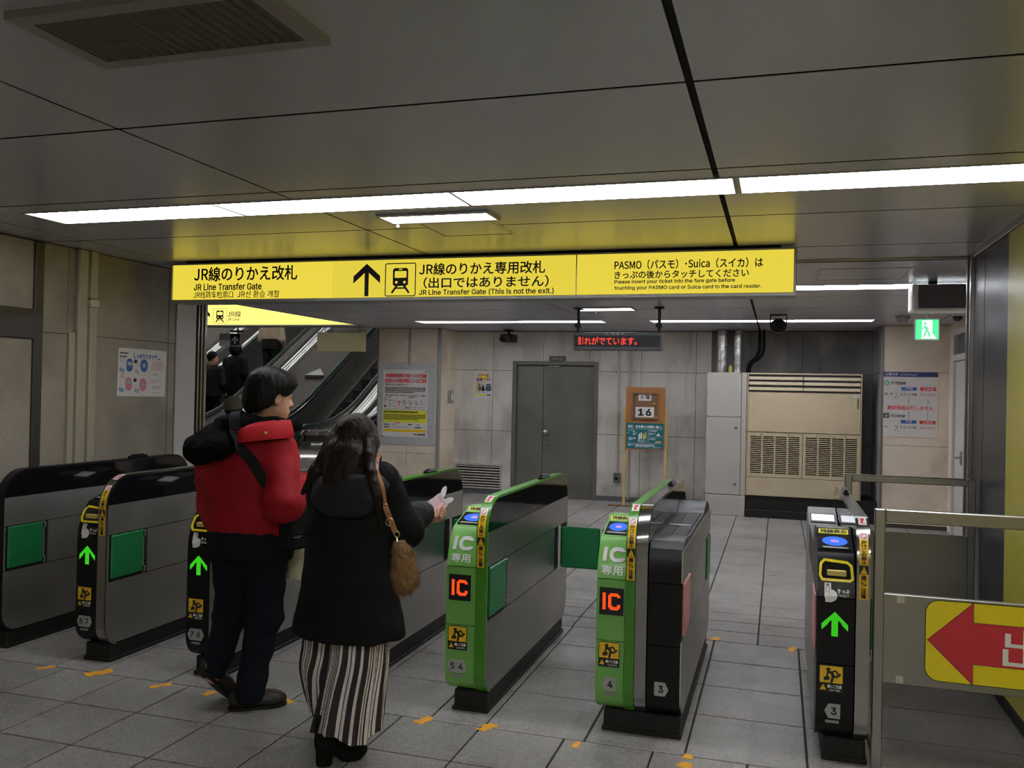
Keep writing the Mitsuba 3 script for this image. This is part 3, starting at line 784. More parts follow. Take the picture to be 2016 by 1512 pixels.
def gate(xr, style, nums, label, w=0.21, show_front=True, sticker=True, double=False):
    g = thing('ticket_gate', label, 'ticket gate', 'automatic ticket gates in a row')
    xl = xr - w
    fx1, fx0 = xr, xr - 0.055                       # fin
    if double: fx1, fx0 = xr - 0.155, xr - 0.255
    cx0, cx1 = xl, fx0 - 0.004
    green = style == 'green'
    front = 'mat_green' if green else 'mat_black'
    # plinth
    part(g, 'plinth', cat([cbox(xl + 0.035, xr - 0.004, 4.03, 5.56, 0.0, 0.098, 0.006), cbox(xl + 0.028, xr + 0.004, 4.02, 5.57, 0.0, 0.02, 0.004)]), 'mat_kick')
    # fin core, glass, edge, side panels
    inner = PROF.buffer(-0.012)
    part(g, 'core', xprofile(PROF.buffer(-0.02), fx0 + 0.006, fx1 - 0.006), 'mat_rubber')
    ring = PROF.difference(inner).difference(sbox(4.07, 0, 7, 0.19))
    if double:
        xm = (fx0 + fx1) / 2 - 0.004
        part(g, 'edge_strip', xprofile(ring, fx0, xm - 0.0015), 'mat_green_dark', smooth=30, label='green edge strip')
        part(g, 'edge_strip', xprofile(ring, xm + 0.0015, fx1), 'mat_polished', smooth=30, label='stainless edge strip')
    else:
        part(g, 'edge_strip', xprofile(ring, fx0, fx1), 'mat_green_dark' if green else ('mat_polished' if sticker else 'mat_black'), smooth=30)
    fins = [(fx0 - 0.0, fx0 + 0.007, -1), (fx1 - 0.007, fx1 + 0.001, 1)]
    glass = inner.intersection(sbox(3, 0.886, 7, 2))
    for i, (a, b, s) in enumerate(fins):
        part(g, 'fin_glass', xprofile(glass, a, b), 'mat_black_gloss', label='glossy black upper panel')
    bands = [(0.0, 0.4515), (0.7165, 0.8825)]
    if not double:
        for z0, z1 in bands:
            part(g, 'side_panel', xprofile(inner.intersection(sbox(3, z0, 7, z1)), fx1 - 0.007, fx1 + 0.001), 'mat_steel')
        mid = inner.intersection(sbox(3, 0.456, 7, 0.712))
        part(g, 'side_panel', xprofile(mid.intersection(sbox(4.302, 0, 5.298, 2)), fx1 - 0.007, fx1 + 0.001), 'mat_steel')
        part(g, 'side_panel', xprofile(mid.intersection(sbox(3, 0, 3.995, 2)), fx1 - 0.007, fx1 + 0.001), 'mat_steel')
        part(g, 'flap_recess', box(fx1 - 0.02, fx1 - 0.009, 3.99, 4.30, 0.455, 0.713), 'mat_rubber')
        part(g, 'flap_recess', box(fx1 - 0.02, fx1 - 0.009, 5.30, 5.62, 0.455, 0.713), 'mat_rubber')
        flap_fold(g, fx1 - 0.002, 1, 3.995, 4.285, 'mat_flap_green')
    part(g, 'top_sensor', cat([cbox(fx1 - 0.042, fx1 - 0.012, 5.02, 5.20, 1.043, 1.060, 0.006), cbox(fx1 - 0.038, fx1 - 0.016, 5.05, 5.17, 1.058, 1.068, 0.005)]), 'mat_black')
    def console(a, b, mfront, mtop, flip=False):
        pr = CON2 if flip else CON
        lo = pr.intersection(sbox(3, 0, 7, 0.425)).buffer(-0.0008)
        mi_ = pr.intersection(sbox(3, 0.4265, 7, 0.708)).buffer(-0.0008)
        up = pr.intersection(sbox(3, 0.7105, 7, 2))
        for q in (lo, mi_):
            part(g, 'front_cover', xprofile(q.intersection(sbox(3, 0, 4.16, 2)), a, b), mfront, smooth=25)
            part(g, 'console_body', xprofile(q.intersection(sbox(4.163, 0, 7, 2)), a, b), 'mat_steel')
        cut = 4.06 if not flip else 4.16
        if not flip:
            part(g, 'front_cap', xprofile(up.intersection(sbox(3, 0, 4.072, 2)), a, b), mfront, smooth=25)
            part(g, 'console_top', xprofile(up.intersection(sbox(4.0735, 0, 4.47, 2)), a, b), mtop, smooth=25)
            part(g, 'console_lid', xprofile(up.intersection(sbox(4.473, 0, 5.1, 2)), a, b), 'mat_black', smooth=25)
            part(g, 'rear_unit', xprofile(up.intersection(sbox(5.103, 0, 7, 2)), a, b), 'mat_plastic_grey' if not green else 'mat_black', smooth=25)
        else:
            part(g, 'front_cap', xprofile(up.intersection(sbox(3, 0, 4.16, 2)), a, b), mfront, smooth=25)
            part(g, 'console_lid', xprofile(up.intersection(sbox(4.163, 0, 5.05, 2)), a, b), 'mat_black', smooth=25)
            part(g, 'rear_unit', xprofile(up.intersection(sbox(5.053, 0, 7, 2)), a, b), 'mat_black', smooth=25)
        return pr
    console(cx0, cx1, front, 'mat_green_top' if green else 'mat_black')
    cw = cx1 - cx0
    # display at the far end, tilted to the rider
    o, fr = (cx0 + 0.008, 5.166, 0.8675), ((1, 0, 0), (0, 0.968, 0.249))
    if not green:
        part(g, 'display', shape(rrect(cw - 0.016, 0.135, 0.004), o, fr, 0.004), 'mat_black')
        k = _last()
        kk = child(k, 'screen'); emit(kk, shape(rrect(cw - 0.03, 0.095, 0.003, 0.007, 0.022), (o[0], o[1] - 0.001, o[2] + 0.004), fr, 0.0008), [0.75, 0.78, 0.80], (0.5, 0.5, 0.5)); labels[kk] = {'label': 'lit white display'}
    ic_reader(g, cx0 + 0.010, cx1 - 0.008)
    fr2 = ((1, 0, 0), (0, 0.75, 0.66))
    part(g, 'balance_label', shape(sbox(0.012, 0.001, cw - 0.012, 0.028), (cx0, 4.2455, 0.9445), fr2, 0.001), 'mat_yellow_print', label='yellow balance label')
    part(_last(), 'lettering', shape(text('残額表示', 0.018, 0.004, cw - 0.036, 0.021, size=32, bold=1), (cx0, 4.2455 - 0.0007, 0.9445 + 0.0008), fr2, 0.0008), 'mat_ink')
    part(g, 'top_plate', shape(rrect(cw - 0.008, 0.10, 0.004), (cx0 + 0.004, 4.285, 0.9653), ((1, 0, 0), (0, 0.9985, -0.054)), 0.002), 'mat_green_top' if green else 'mat_satin')
    yf = 3.985
    if green:
        cap_text(g, cx0, cw)
        b = part(g, 'led_display', shape(rrect(0.112, 0.125, 0.003), (cx0 + 0.014, yf, 0.545), d=0.002), 'mat_led_board', label='dark dot matrix panel')
        kk = child(b, 'lit_letters')
        glyphs = U(sbox(0, 0, 0.016, 0.08), rrect(0.058, 0.08, 0.022, 0.026).difference(rrect(0.026, 0.048, 0.008, 0.042, 0.016)).difference(sbox(0.062, 0.024, 0.09, 0.056)))
        emit(kk, led_dots(union_all(glyphs), 0.0052, 0.0021, cx0 + 0.028, yf - 0.002, 0.568), [1.25, 0.085, 0.012], (0.1, 0.02, 0.01))
        labels[kk] = {'label': 'orange lit letters IC'}
        caution(g, cx0 + 0.014, 0.305)
        if len(nums) == 2: plaque(g, cx0 + 0.012, 0.195, nums, 'both')
        else: plaque(g, cx0 + 0.032, 0.195, nums, 'left')
        warning_strip(g, fx0 + 0.006)
    else:
        # ticket slot with yellow surround, on the curved cap
        def bend(poly, off, d=0.0008):
            m = extr(poly, d); m = m.subdivide().subdivide()
            v = np.array(m.vertices)
            q = np.array([(3.985, 0.60), (3.985, 0.715), (3.992, 0.745), (4.004, 0.785), (4.024, 0.832), (4.046, 0.868), (4.066, 0.890)])
            y = np.interp(v[:, 1], q[:, 1], q[:, 0])
            m.vertices = np.stack([v[:, 0], y - off - v[:, 2], v[:, 1] + (off + v[:, 2]) * 0.3], 1)
            return m
        ro = Polygon([(0.008, 0.800), (0.018, 0.780), (cw - 0.018, 0.780), (cw - 0.008, 0.790), (cw - 0.012, 0.842), (cw - 0.03, 0.855), (0.028, 0.862), (0.012, 0.846)]).buffer(0.004)
        ri = ro.buffer(-0.011)
        part(g, 'slot_recess', bend(affinity.translate(ri, cx0, 0), 0.001, 0.0008), 'mat_black_gloss')
        part(g, 'slot_surround', bend(affinity.translate(ro.difference(ri), cx0, 0), 0.002, 0.005), 'mat_yellow_ring', label='yellow ticket slot surround')
        part(g, 'ticket_slot', cbox(cx0 + 0.038, cx1 - 0.034, 4.000, 4.03, 0.800, 0.824, 0.003), 'mat_tan_print', label='brass coloured ticket mouth')
        hand = union_all([sbox(0.0, 0.036, 0.027, 0.08), Point(0.026, 0.028).buffer(0.026), sbox(0.004, 0.0, 0.03, 0.036)]).difference(sbox(0.0065, 0.042, 0.0085, 0.066)).difference(sbox(0.0185, 0.034, 0.0205, 0.066))
        hand = hand.difference(affinity.translate(up_arrow(0.012, 0.014), 0.0075, 0.063))
        part(g, 'ticket_sign', bend(affinity.translate(U(hand, text('きっぷ', 0.052, 0.041, 0.050, 0.017, size=32, bold=1), text('TICKET', 0.053, 0.026, 0.048, 0.0095, size=32)), cx0 + 0.028, 0.690), 0.0006, 0.001), 'mat_white', label='white hand and ticket print')
        kk = child(g, 'lit_arrow')
        emit(kk, led_dots(up_arrow(0.108, 0.108, 0.26, 0.48, 0.24), 0.0045, 0.00195, cx0 + 0.018, yf - 0.0002, 0.545), [0.035, 0.46, 0.015], (0.02, 0.1, 0.01)); labels[kk] = {'label': 'green lit arrow'}
        caution(g, cx0 + 0.012, 0.305)
        if len(nums) == 2: plaque(g, cx0 + 0.012, 0.195, nums, 'both')
        else: plaque(g, cx0 + 0.036, 0.195, nums, 'left')
        if sticker: warning_strip(g, fx0 + 0.010)
    if double:
        a, b = fx1 + 0.003, xr
        console(a, b, 'mat_black', 'mat_black', flip=True)
        plaque(g, a + 0.035, 0.20, '3', 'right')
        # stainless flank with its door panels, flap and holes
        for z0, z1 in ((0.0, 0.452), (0.716, 0.86)):
            part(g, 'side_panel', xprofile(PROF.buffer(-0.014).intersection(sbox(3, z0, 7, z1)), xr - 0.004, xr + 0.003), 'mat_steel')
        mid = PROF.buffer(-0.014).intersection(sbox(3, 0.456, 7, 0.712))
        part(g, 'side_panel', xprofile(mid.intersection(sbox(4.30, 0, 5.28, 2)), xr - 0.004, xr + 0.003), 'mat_steel')
        flap_fold(g, xr, 1, 3.995, 4.285, 'mat_flap_pink')
        part(g, 'flap_door', cbox(xr - 0.002, xr + 0.012, 5.30, 5.55, 0.468, 0.712, 0.006), 'mat_flap_green')
        part(g, 'top_plate', cat([cbox(a + 0.012, (a + b) / 2 - 0.01, 4.26, 5.1, 0.884, 0.889, 0.002), cbox((a + b) / 2 + 0.0, b - 0.012, 4.26, 5.1, 0.884, 0.891, 0.002)]), 'mat_kick')
        part(g, 'slot_strip', cbox(a + 0.02, b - 0.02, 4.56, 4.60, 0.890, 0.894, 0.001), 'mat_satin')
    return g
def cap_text(g, x0, w):
    """white IC and the two characters below it, on the green cap"""
    q = np.array([(3.985, 0.60), (3.985, 0.715), (3.992, 0.745), (4.004, 0.785), (4.024, 0.832), (4.046, 0.868), (4.066, 0.890)])
    def bend(poly, d):
        m = extr(poly, d)
        m = m.subdivide()
        v = np.array(m.vertices)
        y = np.interp(v[:, 1], q[:, 1], q[:, 0])
        m.vertices = np.stack([v[:, 0], y - 0.0006 - v[:, 2], v[:, 1]], 1)
        return m
    I = Polygon([(0, 0), (0.018, 0), (0.022, 0.062), (0.004, 0.062)])
    c = rrect(0.078, 0.064, 0.031).difference(rrect(0.044, 0.032, 0.015, 0.018, 0.016)).difference(Polygon([(0.05, 0.021), (0.1, 0.014), (0.1, 0.05), (0.05, 0.042)]))
    part(g, 'ic_letters', bend(U(affinity.translate(I, x0 + 0.020, 0.787), affinity.translate(c, x0 + 0.051, 0.786)), 0.002), 'mat_white', label='white letters IC')
    part(g, 'lane_lettering', bend(affinity.translate(text('専用', 0, 0, 0.098, 0.042, size=64, bold=1), x0 + 0.02, 0.728), 0.0015), 'mat_white', label='white Japanese lettering')

gate(-4.29, 'black', '98', 'dark ticket gate nearest the left wall, cut by the left frame edge', sticker=False)
gate(-3.555, 'black', '87', 'black fronted ticket gate with lane plate 8 7 and lit green arrow')
gate(-2.82, 'black', '76', 'black fronted ticket gate with lane plate 7 6, behind the person in red')
gC = gate(-2.065, 'green', '65', 'ticket gate hidden behind the two people, its black glass end showing to their right')
gD = gate(-1.325, 'green', '54', 'green fronted ticket gate with lane plate 5 4 and orange IC display')
gE = gate(-0.40, 'green', '4', 'wide ticket gate, half green with lane plate 4 and half black with plate 3', w=0.39, double=True)
gF = gate(0.385, 'black', '3', 'black ticket gate with blue card reader and plate 3, beside the stainless fence')
# flaps standing shut across the two IC lanes and the hinge posts that carry them
for g, xa, xb in ((gC, -2.062, -1.80), (gD, -1.322, -1.06)):
    flap_open(g, xa + 0.012, xb, 5.42, 'mat_flap_green')
    part(g, 'hinge_post', cbox(xa - 0.004, xa + 0.012, 5.395, 5.40, 0.44, 0.72, 0.002), 'mat_white_panel')
for g, xa, xb in ((gD, -1.79, -1.545), (gE, -1.045, -0.80)):
    flap_open(g, xa, xb, 5.42, 'mat_flap_green')
part(gF, 'flap_door', cbox(0.164, 0.174, 4.01, 4.27, 0.468, 0.712, 0.004), 'mat_flap_pink')

# ------------------------------------------------------------------ hanging signs
t = thing('overhead_sign', 'long lit yellow hanging sign with transfer gate directions over the ticket gates', 'sign')
SY = 5.40
part(t, 'case', cat([cbox(-4.302, 0.088, SY + 0.012, SY + 0.17, 2.165, 2.45, 0.005), cbox(-4.302, 0.088, SY - 0.012, SY + 0.012, 2.163, 2.186, 0.003), cbox(-4.302, 0.088, SY - 0.012, SY + 0.012, 2.441, 2.452, 0.003),
     cbox(-4.302, -4.288, SY - 0.012, SY + 0.012, 2.165, 2.45, 0.003), cbox(0.072, 0.088, SY - 0.012, SY + 0.012, 2.165, 2.45, 0.003)]), 'mat_aluminium')
part(t, 'mount', cat([cbox(-4.2, 0.0, SY + 0.04, SY + 0.13, 2.45, ZC, 0.003)]), 'mat_black_matt')
for a, b, lv in ((-4.288, -2.982, 1.0), (-2.977, -1.247, 0.92), (-1.240, 0.072, 0.95)):
    epart(t, 'lit_face', box(a, b, SY, SY + 0.011, 2.186, 2.441), [c * lv for c in SIGN_YELLOW], (0.1, 0.08, 0.01), 'glowing yellow face')
part(t, 'joint_strip', cbox(-1.2468, -1.2402, SY - 0.002, SY + 0.01, 2.186, 2.441, 0.001), 'mat_satin')
o = (0, SY - 0.0005, 0)
part(t, 'lettering', shape(text('JR線のりかえ改札', -4.105, 2.318, 0.853, 0.106, size=72, bold=1), o), 'mat_ink')
part(t, 'lettering', shape(text('JR Line Transfer Gate', -4.106, 2.254, 0.569, 0.048, size=56, which='inter', bold=1), o), 'mat_ink')
part(t, 'lettering', shape(U(text('JR线转车检票口', -4.106, 2.197, 0.335, 0.05, size=56), text('JR선 환승 개찰', -3.735, 2.197, 0.345, 0.05, size=56)), o), 'mat_ink')
part(t, 'arrow', shape(affinity.translate(up_arrow(0.20, 0.222, 0.15, 0.62, 0.22), -2.812, 2.196), o), 'mat_ink', label='black arrow pointing up')
fr = rrect(0.227, 0.226, 0.015, -2.574, 2.192)
part(t, 'train_pictogram', shape(U(fr.difference(fr.buffer(-0.006)), affinity.translate(train_icon(0.20, 0.195), -2.56, 2.204)), o), 'mat_ink', label='black train pictogram in a frame')
part(t, 'lettering', shape(text('JR線のりかえ専用改札', -2.323, 2.330, 0.874, 0.082, size=72, bold=1), o), 'mat_ink')
part(t, 'lettering', shape(text('（出口ではありません）', -2.29, 2.243, 0.866, 0.074, size=72, bold=1), o), 'mat_ink')
part(t, 'lettering', shape(text('JR Line Transfer Gate (This is not the exit.)', -2.323, 2.193, 0.934, 0.042, size=56, which='inter', bold=1), o), 'mat_ink')
part(t, 'lettering', shape(text('PASMO（パスモ）･Suica（スイカ）は', -0.999, 2.340, 0.896, 0.060, size=64, bold=1), o), 'mat_ink')
part(t, 'lettering', shape(text('きっぷの後からタッチしてください', -0.998, 2.283, 0.814, 0.050, size=64, bold=1), o), 'mat_ink')
part(t, 'lettering', shape(U(text('Please insert your ticket into the fare gate before', -0.997, 2.248, 0.733, 0.029, size=48, which='inter', bold=1),
     text('touching your PASMO card or Suica card to the card reader.', -0.996, 2.210, 0.886, 0.029, size=48, which='inter', bold=1)), o), 'mat_ink')

t = thing('hall_sign', 'bright yellow lit sign with train pictogram over the escalator hall', 'sign')
S2 = 11.2
part(t, 'case', cat([cbox(-11.0, -5.775, S2 + 0.012, S2 + 0.11, 2.455, 2.98, 0.004), cbox(-11.0, -5.775, S2 - 0.008, S2 + 0.012, 2.452, 2.468, 0.002)]), 'mat_aluminium')
epart(t, 'lit_face', box(-10.98, -5.80, S2, S2 + 0.011, 2.468, 2.96), HALL_YELLOW, (0.1, 0.08, 0.02), 'glowing yellow face')
o = (0, S2 - 0.0005, 0)
fr = rrect(0.24, 0.225, 0.012, -8.165, 2.49)
part(t, 'train_pictogram', shape(U(fr.difference(fr.buffer(-0.003)), affinity.translate(train_icon(0.215, 0.205), -8.152, 2.497)), o), 'mat_ink')
part(t, 'lettering', shape(U(text('JR線', -7.91, 2.585, 0.23, 0.09, size=56), text('JR Line', -7.91, 2.532, 0.205, 0.042, size=48, which='inter')), o), 'mat_ink')
part(t, 'arrow', shape(affinity.rotate(affinity.translate(up_arrow(0.25, 0.24, 0.15, 0.62, 0.22), -8.47, 2.49), 0), o), 'mat_ink')

# LED message board
t = thing('led_message_board', 'grey hanging LED board with red running Japanese text', 'display')
LY = 9.0
part(t, 'case', cat([cbox(-2.087, -1.166, LY, LY + 0.12, 2.014, 2.207, 0.008)]), 'mat_led_case')
part(t, 'screen', cbox(-2.077, -1.178, LY - 0.004, LY, 2.054, 2.170, 0.002), 'mat_led_board')
part(t, 'lettering', shape(text('お知らせ', -1.745, 2.177, 0.20, 0.022, size=40, track=0.5), (0, LY - 0.0005, 0)), 'mat_white')
tx = text('れがでています。', -1.968, 2.072, 0.555, 0.083, size=48, bold=1)
bars = [sbox(-2.035, 2.074 + 0.014 * i, -2.005, 2.083 + 0.014 * i) for i in range(6)] + [sbox(-1.99, 2.076 + 0.02 * i, -1.982, 2.09 + 0.02 * i) for i in range(4)]
k = child(t, 'lit_text'); emit(k, shape(U(tx, *bars), (0, LY - 0.0045, 0)), [1.0, 0.06, 0.04], (0.1, 0.01, 0.01)); labels[k] = {'label': 'glowing red text'}
for x in (-2.05, -1.195):
    part(t, 'hanger', cat([cyl((x, LY + 0.06, 2.20), (x, LY + 0.06, ZC), 0.016, 10), cbox(x - 0.035, x + 0.035, LY + 0.025, LY + 0.095, 2.26, 2.30, 0.004), cbox(x - 0.045, x + 0.045, LY + 0.015, LY + 0.105, ZC - 0.02, ZC, 0.004)]), 'mat_black')

# exit sign, black hanging display, cameras, speaker
t = thing('exit_sign', 'green lit emergency exit sign with running figure hanging near the right wall', 'sign')
EX, EZ, EY = 1.285, 2.165, 9.4
part(t, 'case', cbox(EX - 0.012, EX + 0.217, EY, EY + 0.04, EZ - 0.012, EZ + 0.205, 0.004), 'mat_white')
fig = affinity.translate(runner(0.1, 0.15), 0, 0)
white = Polygon([(0.055, 0.004), (0.185, 0.004), (0.165, 0.045), (0.150, 0.05), (0.150, 0.185), (0.055, 0.185)])
fig = U(Point(0.085, 0.155).buffer(0.012), LineString([(0.085, 0.13), (0.10, 0.09), (0.075, 0.03)]).buffer(0.008), LineString([(0.10, 0.09), (0.118, 0.06), (0.125, 0.03)]).buffer(0.008), LineString([(0.062, 0.10), (0.085, 0.128), (0.115, 0.10)]).buffer(0.006))
figu = union_all(list(fig.geoms))
k = child(t, 'lit_green'); emit(k, shape(sbox(0, 0, 0.205, 0.193).difference(white).union(figu.intersection(white)), (EX, EY - 0.0005, EZ), d=0.002), [0.0, 0.72, 0.22]); labels[k] = {'label': 'glowing green field with running figure'}
k = child(t, 'lit_white'); emit(k, shape(white.difference(figu), (EX, EY - 0.0005, EZ), d=0.002), [1.3, 1.4, 1.35]); labels[k] = {'label': 'glowing white doorway'}
part(t, 'bracket', cat([cyl((EX + 0.1, EY + 0.02, EZ + 0.2), (EX + 0.1, EY + 0.02, ZC), 0.012, 10), cbox(EX + 0.02, EX + 0.18, EY, EY + 0.04, ZC - 0.05, ZC, 0.004)]), 'mat_white')
t = thing('hanging_display', 'dark hanging display box with pale end, high by the right wall', 'display')
part(t, 'case', cbox(0.955, 1.60, 7.18, 7.42, 2.238, 2.44, 0.012), 'mat_white')
part(t, 'screen', cbox(0.995, 1.585, 7.170, 7.181, 2.256, 2.432, 0.01), 'mat_ink_grey')
part(t, 'hanger', cat([cbox(1.08, 1.14, 7.27, 7.33, 2.43, ZC, 0.004), cbox(1.40, 1.46, 7.27, 7.33, 2.43, ZC, 0.004)]), 'mat_black')
def dome(x, y, label, r=0.055, m='mat_black_gloss'):
    t = thing('dome_camera', label, 'camera', None)
    part(t, 'base', cyl((x, y, ZC - 0.025), (x, y, ZC), r * 1.15, 20), 'mat_white')
    s = trimesh.creation.icosphere(2, r); s.vertices[:, 2] = np.minimum(s.vertices[:, 2], 0.004); s.apply_translation((x, y, ZC - 0.027)); part(t, 'dome', s, m, smooth=True)
dome(1.44, 8.9, 'dark dome camera right above the green exit sign')
dome(1.77, 10.04, 'dome camera on the ceiling right of the exit sign', 0.05)
t = thing('smoke_detector', 'pale grey detector on the ceiling left of the exit sign', 'detector')
put(t + '__base', cat([cyl((1.27, 10.25, ZC - 0.03), (1.27, 10.25, ZC), 0.075, 20), cyl((1.27, 10.25, ZC - 0.075), (1.27, 10.25, ZC - 0.03), 0.04, 20, 0.06)]), 'mat_aluminium')
t = thing('ceiling_speaker', 'black octagonal speaker hanging in front of the far ceiling strip', 'speaker')
oc = Polygon([(0.085 * math.cos(math.radians(22.5 + 45 * i)), 0.085 * math.sin(math.radians(22.5 + 45 * i))) for i in range(8)])
sx, sy, sz = -0.017, 9.95, 2.343
part(t, 'body', place(extr(oc, 0.11), (sx, sy + 0.11, sz), *FRONT), 'mat_black')
part(t, 'grille', shape(oc.buffer(-0.012), (sx, sy, sz), d=0.004), 'mat_rubber')
part(t, 'bracket', cat([cbox(sx - 0.09, sx - 0.08, sy + 0.04, sy + 0.07, sz - 0.01, ZC, 0.002), cbox(sx + 0.08, sx + 0.09, sy + 0.04, sy + 0.07, sz - 0.01, ZC, 0.002), cbox(sx - 0.09, sx + 0.09, sy + 0.03, sy + 0.08, ZC - 0.012, ZC, 0.002)]), 'mat_black')
t = thing('box_camera', 'black box camera hung from the ceiling left of the steel door', 'camera')
part(t, 'housing', cbox(-3.92, -3.73, 12.14, 12.40, 2.285, 2.40, 0.012), 'mat_black')
part(t, 'lens_hood', cat([cyl((-3.885, 12.10, 2.325), (-3.885, 12.16, 2.325), 0.036, 16), cyl((-3.755, 12.12, 2.345), (-3.755, 12.17, 2.345), 0.030, 16)]), 'mat_rubber')
part(t, 'arm', cat([cyl((-3.82, 12.25, 2.39), (-3.82, 12.25, ZC), 0.02, 10), cbox(-3.88, -3.76, 12.19, 12.31, ZC - 0.016, ZC, 0.003)]), 'mat_black')

# hall: tan hanging board, arrow sign, lamp
t = thing('hanging_board', 'plain tan board hung on wires in front of the escalators', 'board')
part(t, 'board', cbox(-6.60, -5.80, 11.56, 11.575, 2.10, 2.385, 0.003), 'mat_tan_board')
part(t, 'wire', cat([cyl((x, 11.567, 2.38), (x, 11.567, 2.47), 0.004, 8) for x in (-6.47, -5.9)] + [cyl((-6.47, 11.567, 2.395), (-5.9, 11.567, 2.395), 0.003, 8)]), 'mat_black')
t = thing('arrow_sign', 'small hanging sign with pale arrow pointing up, before the far escalator', 'sign')
part(t, 'case', cbox(-8.62, -8.23, 12.0, 12.06, 2.195, 2.395, 0.004), 'mat_greyprint')
part(t, 'dark_field', cbox(-8.41, -8.24, 11.995, 12.001, 2.205, 2.385, 0.001), 'mat_black')
part(t, 'arrow', shape(affinity.translate(up_arrow(0.125, 0.13, 0.26, 0.5, 0.26), -8.387, 2.23), (0, 11.995, 0)), 'mat_paper')
part(t, 'hanger', cat([cyl((-8.30, 12.03, 2.39), (-8.30, 12.03, 2.95), 0.012, 8), cbox(-8.42, -8.2, 12.0, 12.06, 2.42, 2.445, 0.004)]), 'mat_black')
t = thing('hall_lamp', 'short white lamp at the upper right of the escalator opening', 'ceiling light')
part(t, 'housing', cbox(-6.40, -5.78, 12.36, 12.5, 2.58, 2.62, 0.004), 'mat_aluminium')
epart(t, 'diffuser', cbox(-6.38, -5.80, 12.37, 12.49, 2.556, 2.582, 0.004), [4.0, 3.9, 3.7])
part(t, 'hanger', cat([cyl((x, 12.43, 2.62), (x, 12.43, 2.95), 0.01, 8) for x in (-6.3, -5.9)]), 'mat_black')
# ------------------------------------------------------------------ back wall things
door = struct('door_1')
DY = YB + 0.02
part(door, 'frame', cat([cbox(-3.835, -3.775, YB - 0.015, YB + 0.15, 0, 2.02, 0.004), cbox(-2.585, -2.525, YB - 0.015, YB + 0.15, 0, 2.02, 0.004), cbox(-3.775, -2.585, YB - 0.015, YB + 0.15, 1.965, 2.02, 0.004)]), 'mat_door_frame')
part(door, 'leaf', cbox(-3.772, -3.370, DY + 0.03, DY + 0.07, 0.01, 1.962, 0.002), 'mat_door', label='narrow steel leaf')
lf = part(door, 'leaf', cbox(-3.364, -2.588, DY + 0.03, DY + 0.07, 0.01, 1.962, 0.002), 'mat_door', label='wide steel leaf')
part(door, 'threshold', cbox(-3.775, -2.585, YB - 0.02, YB + 0.12, 0, 0.01, 0.002), 'mat_satin')
kn = trimesh.creation.icosphere(2, 0.034); kn.apply_scale((1, 0.7, 1)); kn.apply_translation((-3.315, DY - 0.03, 0.972))
part(lf, 'knob', cat([kn, cyl((-3.315, DY - 0.02, 0.972), (-3.315, DY + 0.03, 0.972), 0.014, 12), cyl((-3.315, DY + 0.025, 0.972), (-3.315, DY + 0.031, 0.972), 0.04, 20)]), 'mat_chrome', smooth=40, label='round chrome knob')
part(lf, 'lock_plate', cat([cbox(-3.36, -3.275, DY + 0.026, DY + 0.031, z, z + 0.008, 0.001) for z in (0.855, 0.68)] + [cbox(-3.36, -3.278, DY + 0.022, DY + 0.031, 0.70, 0.85, 0.002)]), 'mat_door_frame')
part(lf, 'thumb_turn', cbox(-3.305, -3.265, DY + 0.008, DY + 0.024, 0.765, 0.785, 0.004), 'mat_chrome')
part(lf, 'keyhole', cyl((-3.352, DY + 0.022, 1.085), (-3.352, DY + 0.031, 1.085), 0.012, 14), 'mat_chrome')
part(door, 'closer', cbox(-3.30, -3.12, DY + 0.0, DY + 0.03, 1.935, 1.962, 0.004), 'mat_satin')
t = thing('room_name_plate', 'small grey name plate above the steel door', 'sign')
part(t, 'plate', cbox(-3.272, -3.016, YB - 0.012, YB, 2.025, 2.10, 0.002), 'mat_ink_grey')
part(t, 'lettering', shape(text('排水ポンプ室', -3.22, 2.048, 0.155, 0.024, size=32, bold=1), (0, YB - 0.012, 0)), 'mat_greyprint')

